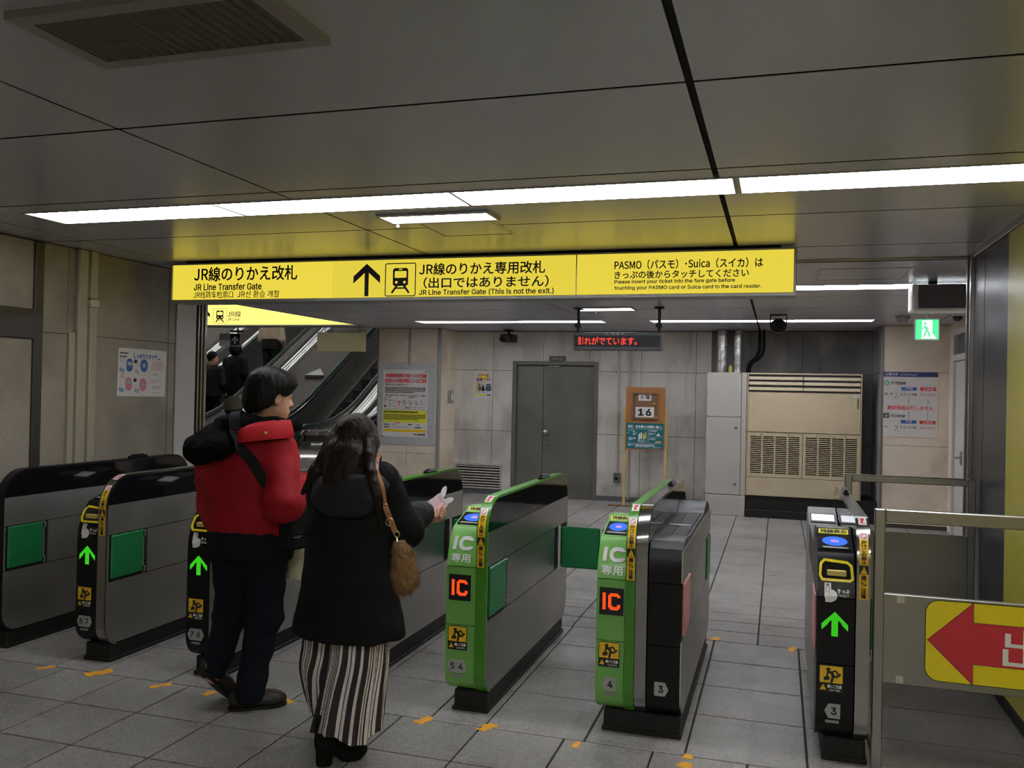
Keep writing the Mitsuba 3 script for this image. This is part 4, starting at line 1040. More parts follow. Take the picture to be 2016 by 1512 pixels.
def poster_small():
    t = thing('wall_poster', 'small white poster with purple lettering and three figures left of the steel door', 'poster')
    x, z, w, h, y = -4.449, 1.453, 0.293, 0.408, YB - 0.004
    part(t, 'sheet', cbox(x, x + w, y, y + 0.003, z, z + h, 0.0008), 'mat_paper')
    o = (x, y - 0.0002, z)
    burst = Polygon([((0.145 + (0.11 if i % 2 else 0.05) * 1.15 * math.cos(i * math.pi / 10)), 0.315 + (0.08 if i % 2 else 0.05) * math.sin(i * math.pi / 10)) for i in range(20)])
    part(t, 'burst', shape(burst, o, d=0.0006), 'mat_yellow_print')
    part(t, 'lettering', shape(U(text('マナーは', 0.055, 0.322, 0.18, 0.05, size=40, bold=2), text('最高です!', 0.035, 0.255, 0.225, 0.056, size=40, bold=2)), (x, y - 0.0008, z), d=0.0006), 'mat_purple_print')
    def person(px, s, dark):
        body = U(Point(px, 0.205 * s).buffer(0.018), Polygon([(px - 0.026, 0.185 * s), (px + 0.026, 0.185 * s), (px + 0.03, 0.13 * s), (px + 0.014, 0.105), (px - 0.014, 0.105), (px - 0.03, 0.13 * s)]))
        part(t, 'figure', shape(body, o, d=0.0006), dark)
    person(0.05, 1.0, 'mat_tan_print'); person(0.085, 1.0, 'mat_ink_grey'); person(0.145, 0.85, 'mat_ink'); person(0.215, 0.98, 'mat_teal'); person(0.25, 1.0, 'mat_ink_grey')
    part(t, 'caption', shape(greek(0.11, 0.20, 0.09, 0.012, 1, 3), o, d=0.0006), 'mat_ink')
    part(t, 'purple_line', shape(greek(0.02, 0.082, 0.25, 0.014, 1, 5), o, d=0.0006), 'mat_purple_print')
    part(t, 'yellow_line', shape(sbox(0.02, 0.035, 0.2, 0.058), o, d=0.0006), 'mat_bright_yellow')
    part(t, 'small_emblem', shape(U(rrect(0.02, 0.03, 0.006, 0.215, 0.03), rrect(0.02, 0.03, 0.006, 0.245, 0.03)), o, d=0.0006), 'mat_navy_print')
poster_small()

t = thing('wall_vent', 'low grey louvred vent in the back wall left of the steel door', 'air vent')
a, b, c, d = -4.726, -3.974, 0.079, 0.455
part(t, 'frame', place(extr(sbox(a, c, b, d).difference(sbox(a + 0.025, c + 0.025, b - 0.025, d - 0.025)), 0.03), (0, YB, 0), *FRONT), 'mat_grey_paint')
part(t, 'backing', box(a + 0.02, b - 0.02, YB - 0.008, YB - 0.003, c + 0.02, d - 0.02), 'mat_ceiling_gap')
for i in range(8):
    z = c + 0.045 + i * 0.0405
    m = box(a + 0.025, b - 0.025, -0.012, 0.012, -0.003, 0.003); m.apply_transform(trimesh.transformations.rotation_matrix(0.7, (1, 0, 0))); m.apply_translation((0, YB - 0.016, z + 0.005))
    part(t, 'slat', m, 'mat_grey_paint')

def conduit(label, x, z0, z1, r=0.014, boxz=None):
    t = thing('wall_conduit', label, 'conduit')
    part(t, 'pipe', cyl((x, YB - 0.018, z0), (x, YB - 0.018, z1), r, 10), 'mat_pipe', smooth=30)
    part(t, 'clip', cat([cbox(x - 0.03, x + 0.03, YB - 0.012, YB, z, z + 0.02, 0.002) for z in np.arange(z0 + 0.3, z1, 0.7)]), 'mat_pipe')
    if boxz:
        k = part(t, 'outlet_box', cbox(x - 0.045, x + 0.048, YB - 0.06, YB, boxz[0], boxz[1], 0.006), 'mat_door_frame', label='grey outlet box')
        part(k, 'cap', cyl((x, YB - 0.075, (boxz[0] + boxz[1]) / 2 - 0.01), (x, YB - 0.06, (boxz[0] + boxz[1]) / 2 - 0.01), 0.022, 16), 'mat_black')
conduit('white conduit running down to a small grey outlet box right of the steel door', -2.222, 0.41, ZC, 0.014, (0.282, 0.415))
conduit('white conduit passing behind the wooden date board', -2.058, 0.04, ZC, 0.015)
t = thing('switch_box', 'grey switch box on a white cable on the side of the pier', 'switch box')
part(t, 'box', cbox(-4.775, -4.735, 12.235, 12.415, 1.37, 1.556, 0.006), 'mat_plastic_grey')
part(t, 'plate', cbox(-4.736, -4.731, 12.325, 12.385, 1.41, 1.51, 0.002), 'mat_white')
part(t, 'cable', cat([cyl((-4.765, 12.29, 1.55), (-4.765, 12.275, ZC), 0.008, 8), cyl((-4.765, 12.29, 1.556), (-4.765, 12.29, 1.60), 0.02, 10, 0.01)]), 'mat_white')

# wooden date board on two poles
t = thing('date_board', 'orange wooden board on yellow poles with 火曜 and 16 cards', 'notice board')
DB = 12.0
part(t, 'board', cbox(-2.022, -1.482, DB, DB + 0.022, 0.795, 1.657, 0.004), 'mat_wood_orange')
for x in (-2.035, -1.47):
    part(t, 'pole', cbox(x - 0.018, x + 0.018, DB + 0.022, DB + 0.055, 0.0, 1.385, 0.003), 'mat_wood_pole')
part(t, 'foot', cbox(-2.25, -1.35, DB + 0.0, DB + 0.08, 0.0, 0.018, 0.004), 'mat_wood_brown')
k = part(t, 'window_frame', place(extr(sbox(-1.93, 1.217, -1.576, 1.583).difference(sbox(-1.91, 1.237, -1.596, 1.563)), 0.025), (0, DB, 0), *FRONT), 'mat_wood_brown')
part(t, 'window_back', cbox(-1.91, -1.596, DB - 0.004, DB, 1.237, 1.563, 0.001), 'mat_wood_brown')
part(k, 'latch', cat([cyl((-1.625, DB - 0.03, 1.435), (-1.625, DB - 0.004, 1.435), 0.012, 12), cyl((-1.60, DB - 0.035, 1.245), (-1.60, DB - 0.02, 1.245), 0.012, 12)]), 'mat_tan_print')
def card(nm, x, z, w, h, s, tw, th, **kw):
    k = part(t, nm, cbox(x, x + w, DB - 0.008, DB - 0.004, z, z + h, 0.001), 'mat_paper')
    part(k, 'lettering', shape(text(s, x + (w - tw) / 2, z + (h - th) / 2, tw, th, **kw), (0, DB - 0.008, 0)), 'mat_ink')
card('weekday_card', -1.848, 1.472, 0.178, 0.096, '火曜', 0.128, 0.060, size=64, bold=1, track=0.25)
card('date_card', -1.888, 1.243, 0.258, 0.142, '16', 0.185, 0.098, size=64, bold=3, which='inter', track=0.12)
k = part(t, 'green_notice', cbox(-2.012, -1.494, DB - 0.003, DB, 0.812, 1.165, 0.001), 'mat_teal', label='teal printed notice')
o = (-2.012, DB - 0.003, 0.812)
part(k, 'lettering', shape(U(text('専攻、東京農大は就職に強い。', 0.025, 0.285, 0.47, 0.036, size=40, bold=1), sbox(0.02, 0.268, 0.495, 0.272), text('3', 0.092, 0.185, 0.035, 0.055, size=48, which='inter', bold=1), text('倍', 0.135, 0.20, 0.018, 0.022, size=32),
     greek(0.025, 0.24, 0.13, 0.013, 1, 1), greek(0.02, 0.205, 0.065, 0.012, 1, 2), greek(0.035, 0.11, 0.10, 0.045, 3, 3), sbox(0.306, 0.09, 0.31, 0.262), greek(0.325, 0.235, 0.12, 0.024, 2, 4), greek(0.325, 0.19, 0.08, 0.03, 2, 5), sbox(0.325, 0.165, 0.49, 0.168),
     greek(0.325, 0.125, 0.09, 0.024, 2, 6), sbox(0.02, 0.073, 0.495, 0.076), greek(0.025, 0.035, 0.09, 0.025, 2, 7), greek(0.13, 0.02, 0.27, 0.042, 3, 8), greek(0.165, 0.09, 0.12, 0.022, 2, 9), rrect(0.012, 0.02, 0.003, 0.385, 0.012), greek(0.405, 0.015, 0.085, 0.012, 1, 10)), o, d=0.0006), 'mat_white')
fg = []
for i, (x, z) in enumerate(((0.185, 0.15), (0.212, 0.165), (0.245, 0.15), (0.272, 0.17))):
    fg.append(U(Point(x, z + 0.045).buffer(0.012), Polygon([(x - 0.012, z), (x + 0.014, z), (x + 0.01, z + 0.034), (x - 0.01, z + 0.034)]), Polygon([(x - 0.012, z - 0.03), (x + 0.006, z - 0.034), (x + 0.014, z), (x - 0.012, z)])))
part(k, 'small_figures', shape(U(*fg[:2]), o, d=0.0006), 'mat_white'); part(k, 'small_figures', shape(U(*fg[2:]), o, d=0.0006), 'mat_tan_print')
part(k, 'small_figures', shape(U(Polygon([(0.41, 0.18), (0.48, 0.18), (0.46, 0.20), (0.445, 0.225), (0.43, 0.2)])), o, d=0.0006), 'mat_white')
part(k, 'small_figures', shape(U(Polygon([(0.40, 0.085), (0.485, 0.085), (0.49, 0.11), (0.47, 0.10), (0.45, 0.118), (0.43, 0.1), (0.41, 0.11)])), o, d=0.0006), 'mat_tan_print')

# grey cabinet and cream air conditioner
AY = 11.75
t = thing('equipment_cabinet', 'tall pale grey metal cabinet left of the cream air conditioner', 'cabinet')
part(t, 'body', cbox(-0.91, -0.465, AY + 0.006, YB - 0.004, 0.27, 1.872, 0.004), 'mat_grey_paint')
d1 = part(t, 'door', cbox(-0.906, -0.469, AY - 0.006, AY + 0.006, 1.289, 1.868, 0.003), 'mat_grey_paint')
part(d1, 'screw', cat([cyl((x, AY - 0.009, z), (x, AY - 0.006, z), 0.007, 10) for x in (-0.893, -0.482) for z in (1.30, 1.585, 1.855)]), 'mat_ink_grey')
d2 = part(t, 'door', cbox(-0.906, -0.469, AY - 0.006, AY + 0.006, 0.275, 1.283, 0.003), 'mat_grey_paint')
for z in (1.148, 0.41):
    part(d2, 'lock', cat([cyl((-0.528, AY - 0.012, z), (-0.528, AY - 0.006, z), 0.02, 16), cyl((-0.528, AY - 0.014, z), (-0.528, AY - 0.012, z), 0.01, 12)]), 'mat_door_frame')
part(t, 'filler', cbox(-0.462, -0.398, AY + 0.004, YB - 0.004, 0.27, 1.872, 0.004), 'mat_grey_paint')
part(t, 'plinth', cbox(-0.905, -0.398, AY - 0.02, YB - 0.004, 0.0, 0.265, 0.005), 'mat_grey_paint')
t = thing('air_conditioner', 'large cream floor standing air conditioner with louvres at the back wall', 'air conditioner')
part(t, 'casing', cat([cbox(-0.392, 1.005, AY + 0.02, YB - 0.004, 0.275, 1.872, 0.004), cbox(-0.392, -0.378, AY, AY + 0.05, 0.275, 1.872, 0.003), cbox(0.990, 1.005, AY, AY + 0.05, 0.275, 1.872, 0.003), cbox(-0.392, 1.005, AY, AY + 0.05, 1.852, 1.872, 0.003)]), 'mat_ac_cream')
part(t, 'outlet', box(-0.376, 0.988, AY + 0.012, AY + 0.021, 1.625, 1.85), 'mat_ceiling_gap')
for z in (1.782, 1.715, 1.645):
    for x0, x1 in ((-0.374, 0.297), (0.303, 0.986)):
        m = cbox(x0, x1, -0.007, 0.007, 0, 0.044, 0.005); m.apply_transform(trimesh.transformations.rotation_matrix(-0.25, (1, 0, 0))); m.apply_translation((0, AY + 0.002, z)); part(t, 'louvre', m, 'mat_ac_cream')
part(t, 'front_panel', cbox(-0.376, 0.988, AY - 0.008, AY + 0.02, 1.108, 1.618, 0.004), 'mat_ac')
fp = _last()
part(fp, 'name_label', cbox(-0.35, -0.255, AY - 0.0095, AY - 0.008, 1.585, 1.605, 0.0005), 'mat_greyprint')
part(fp, 'white_label', cbox(0.885, 0.975, AY - 0.0095, AY - 0.008, 1.572, 1.60, 0.0005), 'mat_paper')
part(fp, 'handle_recess', cbox(0.945, 0.968, AY - 0.010, AY - 0.008, 1.43, 1.56, 0.0006), 'mat_wood_brown')
for x0, x1 in ((-0.376, 0.300), (0.306, 0.988)):
    pane = sbox(x0, 0.525, x1, 1.098)
    slots = []
    cw = (x1 - x0 - 0.05) / 4
    for cI in range(4):
        for r in range(20):
            a = x0 + 0.025 + cI * cw
            slots.append(rrect(cw - 0.02, 0.014, 0.004, a + 0.01, 0.572 + r * 0.0245))
    k = part(t, 'grille', place(extr(pane.difference(union_all(slots)), 0.018), (0, AY + 0.010, 0), *FRONT), 'mat_ac_cream')
    part(k, 'catch', cat([cbox(x - 0.015, x + 0.015, AY - 0.014, AY - 0.008, 1.07, 1.085, 0.002) for x in (x0 + 0.17, x1 - 0.17)]), 'mat_satin')
part(t, 'grille_void', box(-0.376, 0.988, AY + 0.013, AY + 0.0201, 0.53, 1.095), 'mat_ceiling_gap')
part(t, 'base_panel', cbox(-0.376, 0.988, AY - 0.006, AY + 0.02, 0.28, 0.520, 0.004), 'mat_ac')
part(t, 'plinth', cbox(-0.392, 1.19, AY + 0.02, YB - 0.004, 0.0, 0.274, 0.005), 'mat_kick', label='dark plinth')
part(t, 'plinth', cbox(-0.392, 1.19, AY - 0.05, YB - 0.004, 0.0, 0.10, 0.005), 'mat_kick', label='dark plinth')
def duct(label, x, r):
    t = thing('foil_duct', label, 'duct')
    pts = [(x, 12.15, 1.872), (x, 12.15, 2.36), (x, 12.17, 2.42), (x, 12.24, 2.44), (x, 12.35, 2.44), (x, YB, 2.44)]
    m = tube(trimesh_curve(pts, 40), r, 18)
    v = np.array(m.vertices); nz = meshkit.fbm(v * 16, 3, 5)[:, None] - 0.5
    c = np.array([x, 12.15, 0]); dirn = v - np.stack([np.full(len(v), x), np.full(len(v), 12.15), v[:, 2]], 1)
    m.vertices = v + dirn * nz * 0.22
    part(t, 'wrap', m, 'mat_foil', smooth=40)
    part(t, 'strap', cat([cyl((x, 12.15, z), (x, 12.15, z + 0.012), r * 1.06, 18) for z in (2.03, 2.21, 2.37)]), 'mat_satin')
def trimesh_curve(pts, n):
    from scipy.interpolate import CubicSpline, PchipInterpolator
    p = np.array(pts, float); s = np.r_[0, np.cumsum(np.linalg.norm(np.diff(p, axis=0), axis=1))]
    return np.stack([PchipInterpolator(s, p[:, i])(np.linspace(0, s[-1], n)) for i in range(3)], 1)
duct('fat silver foil duct above the grey cabinet, left of the pair', -0.745, 0.068)
duct('thinner silver foil duct above the grey cabinet, right of the pair', -0.535, 0.056)
for i, dx in enumerate((0.0, 0.055)):
    t = thing('black_hose', ['black hose curving down from the ceiling behind the foil ducts, inner one', 'black hose curving down from the ceiling behind the foil ducts, outer one'][i], 'hose')
    put(t, tube(trimesh_curve([(-0.26 + dx, 12.3, ZC), (-0.26 + dx, 12.3, 2.22), (-0.30 + dx, 12.3, 2.10), (-0.38 + dx * 0.6, 12.3, 2.02), (-0.41 + dx * 0.4, 12.3 + dx, 1.95), (-0.41 + dx * 0.4, 12.3 + dx, 1.872)], 30), 0.02, 10), 'mat_black_matt', smooth=True)
t = thing('yellow_cap', 'small yellow plastic cap standing on the cabinet between the foil ducts', 'pipe cap')
put(t, cat([cyl((-0.622, 11.98, 1.872), (-0.622, 11.98, 1.95), 0.026, 14), cyl((-0.622, 11.98, 1.95), (-0.622, 11.98, 1.97), 0.020, 14)]), 'mat_tan_print', smooth=30)

# pier notice
def pier_notice():
    t = thing('pier_notice', 'white and yellow fare notice in a plastic sleeve on the pier beside the escalators', 'poster')
    y = 11.892
    sl = cbox(-5.735, -4.83, y, y + 0.003, 0.735, 1.965, 0.001)
    part(t, 'sleeve', sl, 'mat_greyprint', label='cloudy plastic sleeve')
    part(t, 'rod', cbox(-5.255, -5.228, y - 0.006, y + 0.006, 1.93, ZC, 0.002), 'mat_plastic_grey')
    x, z, w, h = -5.662, 0.852, 0.725, 0.995
    part(t, 'sheet', cbox(x, x + w, y - 0.003, y, z, z + h, 0.001), 'mat_paper')
    o = (x, y - 0.003, z)
    part(t, 'tape', cat([cbox(x - 0.05, x + 0.04, y - 0.005, y - 0.001, z - 0.01, z + 0.012, 0.001), cbox(x + w - 0.06, x + w + 0.02, y - 0.005, y - 0.001, z + h - 0.03, z + h - 0.01, 0.001)]), 'mat_plastic_grey')
    part(t, 'title', shape(U(text('JR常磐線各駅停車と東京メトロ千代田線', 0.025, 0.880, 0.675, 0.062, size=40, bold=2), text('相互乗り入れ区間の運賃についてのご案内', 0.025, 0.805, 0.675, 0.062, size=40, bold=2)), o), 'mat_poster_red', label='red title lettering')
    part(t, 'body_text', shape(U(text('［連絡運賃の適用区分］', 0.022, 0.758, 0.37, 0.036, size=40), greek(0.03, 0.65, 0.66, 0.092, 4, 21)), o), 'mat_ink')
    dg = [sbox(0.06, 0.615, 0.23, 0.621), Polygon([(0.03, 0.618), (0.07, 0.608), (0.07, 0.628)]), Polygon([(0.26, 0.618), (0.22, 0.608), (0.22, 0.628)]), sbox(0.29, 0.615, 0.66, 0.621), Polygon([(0.70, 0.618), (0.64, 0.606), (0.64, 0.630)]), Polygon([(0.28, 0.618), (0.32, 0.608), (0.32, 0.628)]),
          LineString([(0.06, 0.56), (0.25, 0.52), (0.32, 0.515), (0.68, 0.505)]).buffer(0.002), LineString([(0.05, 0.455), (0.25, 0.45)]).buffer(0.002), sbox(0.30, 0.445, 0.69, 0.449), sbox(0.03, 0.408, 0.69, 0.412), greek(0.08, 0.585, 0.13, 0.018, 1, 3), greek(0.41, 0.578, 0.14, 0.024, 2, 4), rrect(0.03, 0.035, 0.006, 0.025, 0.435)]
    for i, xx in enumerate((0.10, 0.33, 0.43, 0.53, 0.62)): dg += [greek(xx, 0.525, 0.05, 0.02, 1, 30 + i), greek(xx, 0.478, 0.05, 0.02, 1, 40 + i)]
    part(t, 'diagram', shape(U(*dg), o, d=0.0006), 'mat_ink')
    part(t, 'red_marks', shape(U(greek(0.03, 0.50, 0.03, 0.10, 5, 51), greek(0.25, 0.45, 0.035, 0.09, 5, 52), greek(0.22, 0.135 + 0.06, 0.16, 0.03, 1, 53)), o, d=0.0006), 'mat_poster_red')
    part(t, 'blue_marks', shape(greek(0.37, 0.418, 0.14, 0.022, 1, 54), o, d=0.0006), 'mat_blue_print')
    part(t, 'yellow_field', shape(sbox(0.01, 0.215, w - 0.012, 0.40), o, d=0.0006), 'mat_bright_yellow')
    part(t, 'yellow_text', shape(U(greek(0.02, 0.352, 0.68, 0.036, 1, 55), greek(0.02, 0.255, 0.68, 0.085, 4, 56)), (o[0], o[1] - 0.0006, o[2]), d=0.0006), 'mat_ink')
    part(t, 'lower_text', shape(U(greek(0.03, 0.17, 0.12, 0.028, 1, 57), greek(0.18, 0.17, 0.04, 0.034, 1, 58), greek(0.42, 0.17, 0.09, 0.034, 1, 59), greek(0.55, 0.175, 0.1, 0.022, 1, 60), greek(0.03, 0.130, 0.13, 0.028, 1, 61), LineString([(0.2, 0.145), (0.46, 0.145)]).buffer(0.002), Point(0.26, 0.145).buffer(0.008), Point(0.36, 0.145).buffer(0.008), greek(0.53, 0.128, 0.14, 0.032, 1, 62), text('西日暮里駅', 0.505, 0.025, 0.195, 0.034, size=40, bold=1)), o, d=0.0006), 'mat_ink')
    part(t, 'orange_field', shape(sbox(0.02, 0.075, w - 0.02, 0.115), o, d=0.0006), 'mat_yellow_label')
    part(t, 'orange_text', shape(greek(0.03, 0.078, 0.66, 0.032, 2, 63), (o[0], o[1] - 0.0006, o[2]), d=0.0004), 'mat_yellow_print')
pier_notice()

# last-train notice on the alcove wall
def info_board():
    t = thing('last_train_notice', 'white last train notice with navy header on the beige wall at right', 'poster')
    x, z, w, h, y = 1.222, 1.108, 0.606, 0.793, 11.5 - 0.006
    part(t, 'sheet', cbox(x, x + w, y, y + 0.004, z, z + h, 0.001), 'mat_paper')
    o = (x, y, z); o2 = (x, y - 0.0008, z)
    part(t, 'header', shape(sbox(0.002, h - 0.062, w - 0.002, h - 0.002), o, d=0.0008), 'mat_navy_print', label='navy header')
    part(t, 'header_text', shape(U(text('お知らせ', 0.022, h - 0.050, 0.14, 0.038, size=40, bold=1), text('Information', 0.185, h - 0.046, 0.19, 0.024, size=40, which='inter')), o2, d=0.0006), 'mat_paper')
    ring = Point(0.04, 0.655).buffer(0.03).difference(Point(0.04, 0.655).buffer(0.019))
    part(t, 'line_mark', shape(U(ring, text('C', 0.031, 0.645, 0.018, 0.021, size=32, which='inter')), o, d=0.0008), 'mat_green_print', label='green ring line mark')
    part(t, 'black_text', shape(U(text('千代田線', 0.082, 0.635, 0.165, 0.04, size=48, bold=1), text('我孫子', 0.015, 0.505, 0.15, 0.032, size=40, track=0.45), text('ゆき', 0.125, 0.472, 0.055, 0.022, size=32), text('24:29', 0.195, 0.503, 0.145, 0.032, size=40, which='inter', track=0.06), text('発', 0.345, 0.503, 0.03, 0.028, size=32, bold=1),
         text('JR京浜東北線', 0.072, 0.238, 0.175, 0.036, size=48, bold=1), text('大宮', 0.015, 0.105, 0.155, 0.034, size=40, track=1.6), text('ゆき', 0.125, 0.072, 0.055, 0.022, size=32), text('24:36', 0.195, 0.105, 0.145, 0.032, size=40, which='inter', track=0.06), text('発', 0.345, 0.105, 0.03, 0.028, size=32, bold=1),
         *[sbox(xx, z0, xx + 0.006, z0 + 0.012) for xx in (0.285, 0.495) for z0 in (0.40, 0.42, 0.44, 0.46, 0.222, 0.242, 0.262, 0.282, 0.302)]), o, d=0.0008), 'mat_ink')
    part(t, 'line_mark', shape(rrect(0.06, 0.06, 0.004, 0.006, 0.228).difference(affinity.translate(train_icon(0.052, 0.056), 0.01, 0.230)), o, d=0.0008), 'mat_ink', label='black train mark')
    for zz in (0.565, 0.165):
        part(t, 'blue_tag', shape(sbox(0.20, zz, 0.375, zz + 0.042), o, d=0.0008), 'mat_blue_print')
        part(t, 'red_tag', shape(sbox(0.41, zz, 0.585, zz + 0.042), o, d=0.0008), 'mat_poster_red')
        part(t, 'tag_text', shape(U(text('平日', 0.25, zz + 0.005, 0.075, 0.032, size=32, bold=1), text('土休日', 0.44, zz + 0.005, 0.115, 0.032, size=32, bold=1)), o2, d=0.0006), 'mat_paper')
    part(t, 'red_text', shape(U(text('最終接続は行いません', 0.045, 0.328, 0.515, 0.056, size=56, bold=1), text('24:25', 0.41, 0.503, 0.14, 0.032, size=40, which='inter', track=0.06), text('24:36', 0.41, 0.105, 0.14, 0.032, size=40, which='inter', track=0.06), text('発', 0.555, 0.503, 0.028, 0.028, size=32), text('発', 0.555, 0.105, 0.028, 0.028, size=32)), o, d=0.0008), 'mat_poster_red')
info_board()

# touch poster on the left wall
def touch_poster():
    t = thing('touch_poster', 'pale square poster with blue and pink ovals on the left wall', 'poster')
    y0, z0, w, h = 5.158, 1.472, 0.52, 0.35
    x = XL + 0.003
    m = extr(Polygon([(0.0, 0.0), (w - 0.006, -0.006), (w + 0.004, h - 0.002), (0.008, h)]), 0.0015)
    part(t, 'sheet', place(m, (x, y0, z0), *EAST), 'mat_paper')
    o = (x + 0.0015, y0, z0); o2 = (x + 0.0023, y0, z0)
    E_ = lambda p, nm, m, oo=o, lab=None: part(t, nm, shape(p, oo, EAST, 0.0008), m, label=lab)
    E_(U(text('しっかりとタッチ', 0.165, 0.278, 0.25, 0.038, size=48, bold=2)), 'title', 'mat_blue_print', lab='blue title lettering')
    E_(U(greek(0.025, 0.305, 0.125, 0.016, 1, 1), greek(0.025, 0.28, 0.13, 0.016, 1, 2), greek(0.42, 0.275, 0.075, 0.010, 1, 3)), 'small_text', 'mat_ink')
    ov = lambda cx, cz, rx, rz: affinity.translate(affinity.scale(Point(0, 0).buffer(1, 20), rx, rz), cx, cz)
    E_(rrect(0.066, 0.098, 0.031, 0.090, 0.178), 'oval', 'mat_blue_print', lab='blue oval')
    E_(ov(0.275, 0.228, 0.040, 0.048), 'oval', 'mat_blue_print', lab='blue oval')
    E_(rrect(0.066, 0.098, 0.031, 0.085, 0.038), 'oval', 'mat_pink_print', lab='pink oval')
    E_(ov(0.268, 0.085, 0.040, 0.048), 'oval', 'mat_pink_print', lab='pink oval')
    E_(U(sbox(0.10, 0.225, 0.148, 0.25), ov(0.275, 0.228, 0.016, 0.018), sbox(0.098, 0.09, 0.146, 0.113), ov(0.268, 0.085, 0.014, 0.018)), 'inner_field', 'mat_greyprint', o2)
    for q in (ov(0.185, 0.257, 0.017, 0.015), ov(0.182, 0.118, 0.017, 0.015)): E_(q, 'black_disc', 'mat_ink')
    for z in (0.175, 0.03): E_(affinity.rotate(sbox(0.02, z, 0.07, z + 0.03), -20), 'blue_card', 'mat_lightblue_print')
    for z in (0.165, 0.025): E_(affinity.rotate(sbox(0.178, z, 0.228, z + 0.03), -20), 'grey_card', 'mat_greyprint')
    c0 = ov(0.048, 0.27, 0.024, 0.024)
    E_(c0.difference(c0.buffer(-0.004)), 'circle_mark', 'mat_lightblue_print')
    E_(U(LineString([(0.03, 0.165), (0.068, 0.125)]).buffer(0.0025).union(LineString([(0.068, 0.165), (0.03, 0.125)]).buffer(0.0025))), 'cross_mark', 'mat_pink_print')
    E_(U(rrect(0.125, 0.07, 0.004, 0.36, 0.195), greek(0.35, 0.095, 0.13, 0.03, 2, 7)), 'pink_text', 'mat_palepink_print')
    E_(U(greek(0.37, 0.155, 0.11, 0.018, 1, 8), greek(0.37, 0.05, 0.10, 0.03, 3, 9), greek(0.37, 0.02, 0.085, 0.008, 1, 10)), 'grey_text', 'mat_greyprint')
touch_poster()

# door in the alcove
door = struct('door_2')
DX = 1.95
part(door, 'frame', cat([cbox(DX - 0.02, DX + 0.1, 11.16, 11.24, 0.0, 2.38, 0.004), cbox(DX - 0.02, DX + 0.1, 10.15, 10.23, 0.0, 2.38, 0.004), cbox(DX - 0.02, DX + 0.1, 10.23, 11.16, 2.32, 2.38, 0.004), cbox(DX - 0.02, DX + 0.1, 10.23, 11.16, 2.02, 2.09, 0.004)]), 'mat_white_panel')
part(door, 'transom', box(DX + 0.03, DX + 0.04, 10.23, 11.16, 2.09, 2.32), 'mat_ink_grey')
lf = part(door, 'leaf', cbox(DX + 0.01, DX + 0.05, 10.235, 11.155, 0.01, 2.015, 0.004), 'mat_white_panel')
part(lf, 'handle', cat([cbox(DX - 0.004, DX + 0.012, 10.72, 10.80, 0.85, 1.0, 0.004), cyl((DX + 0.01, 10.77, 0.93), (DX - 0.05, 10.77, 0.93), 0.011, 12), cbox(DX - 0.065, DX - 0.045, 10.68, 10.79, 0.918, 0.942, 0.006)]), 'mat_satin')

# ------------------------------------------------------------------ stainless fences
t = thing('stainless_fence', 'stainless fence with the red arrow sign in the right foreground', 'fence')
FY = 4.0
def fence(t, FY, x0, x1, ztop, zr):
    a, b = FY - 0.02, FY + 0.02
    part(t, 'post', cbox(x0, x0 + 0.042, a, b, 0, ztop, 0.004), 'mat_fence_steel')
    part(t, 'post', cbox(x1 - 0.042, x1, a, b, 0, ztop, 0.004), 'mat_fence_steel')
    part(t, 'top_rail', cbox(x0 + 0.042, x1 - 0.042, a, b, zr, ztop, 0.004), 'mat_fence_steel')
fence(t, FY + 0.01, 0.400, 1.12, 1.10, 1.045)
part(t, 'panel', cbox(0.43, 1.078, FY, FY + 0.03, 0.365, 0.743, 0.003), 'mat_fence_steel')
st = rrect(0.50, 0.338, 0.055, 0.602, 0.396)
k = part(t, 'arrow_sticker', shape(st, (0, FY, 0), d=0.0012), 'mat_ink', label='yellow sticker with red arrow')
y1 = FY - 0.0012
arrow = Polygon([(0.612, 0.566), (0.783, 0.732), (0.783, 0.651), (1.10, 0.651), (1.10, 0.481), (0.783, 0.481), (0.783, 0.398)])
part(k, 'yellow_field', shape(st.buffer(-0.003), (0, y1, 0), d=0.0006), 'mat_yellow_print')
part(k, 'arrow_outline', shape(arrow.buffer(0.0018, join_style=2).intersection(st), (0, y1 - 0.0006, 0), d=0.0005), 'mat_ink')
part(k, 'red_arrow', shape(arrow, (0, y1 - 0.0011, 0), d=0.0005), 'mat_red_print')
ou = U(sbox(0, 0, 0.021, 0.068), sbox(0, 0, 0.168, 0.016), sbox(0.147, 0, 0.168, 0.068), sbox(0.0735, 0, 0.0945, 0.15), sbox(0.008, 0.076, 0.029, 0.132), sbox(0.008, 0.076, 0.16, 0.091), sbox(0.139, 0.076, 0.16, 0.132))
part(k, 'lettering', shape(affinity.translate(union_all(list(ou.geoms)), 0.892, 0.489), (0, y1 - 0.0016, 0), d=0.0005), 'mat_white', label='white lettering')
for z in (0.708, 0.37): part(t, 'tape_square', cbox(0.492, 0.522, FY - 0.0015, FY, z, z + 0.03, 0.0005), 'mat_cream_paint')
t = thing('stainless_fence', 'stainless fence panel behind, between the black ticket gate and the right wall', 'fence')
fence(t, 5.70, 0.395, 1.115, 1.105, 1.062)
part(t, 'panel', cbox(0.44, 1.070, 5.69, 5.71, 0.05, 0.768, 0.003), 'mat_fence_steel')

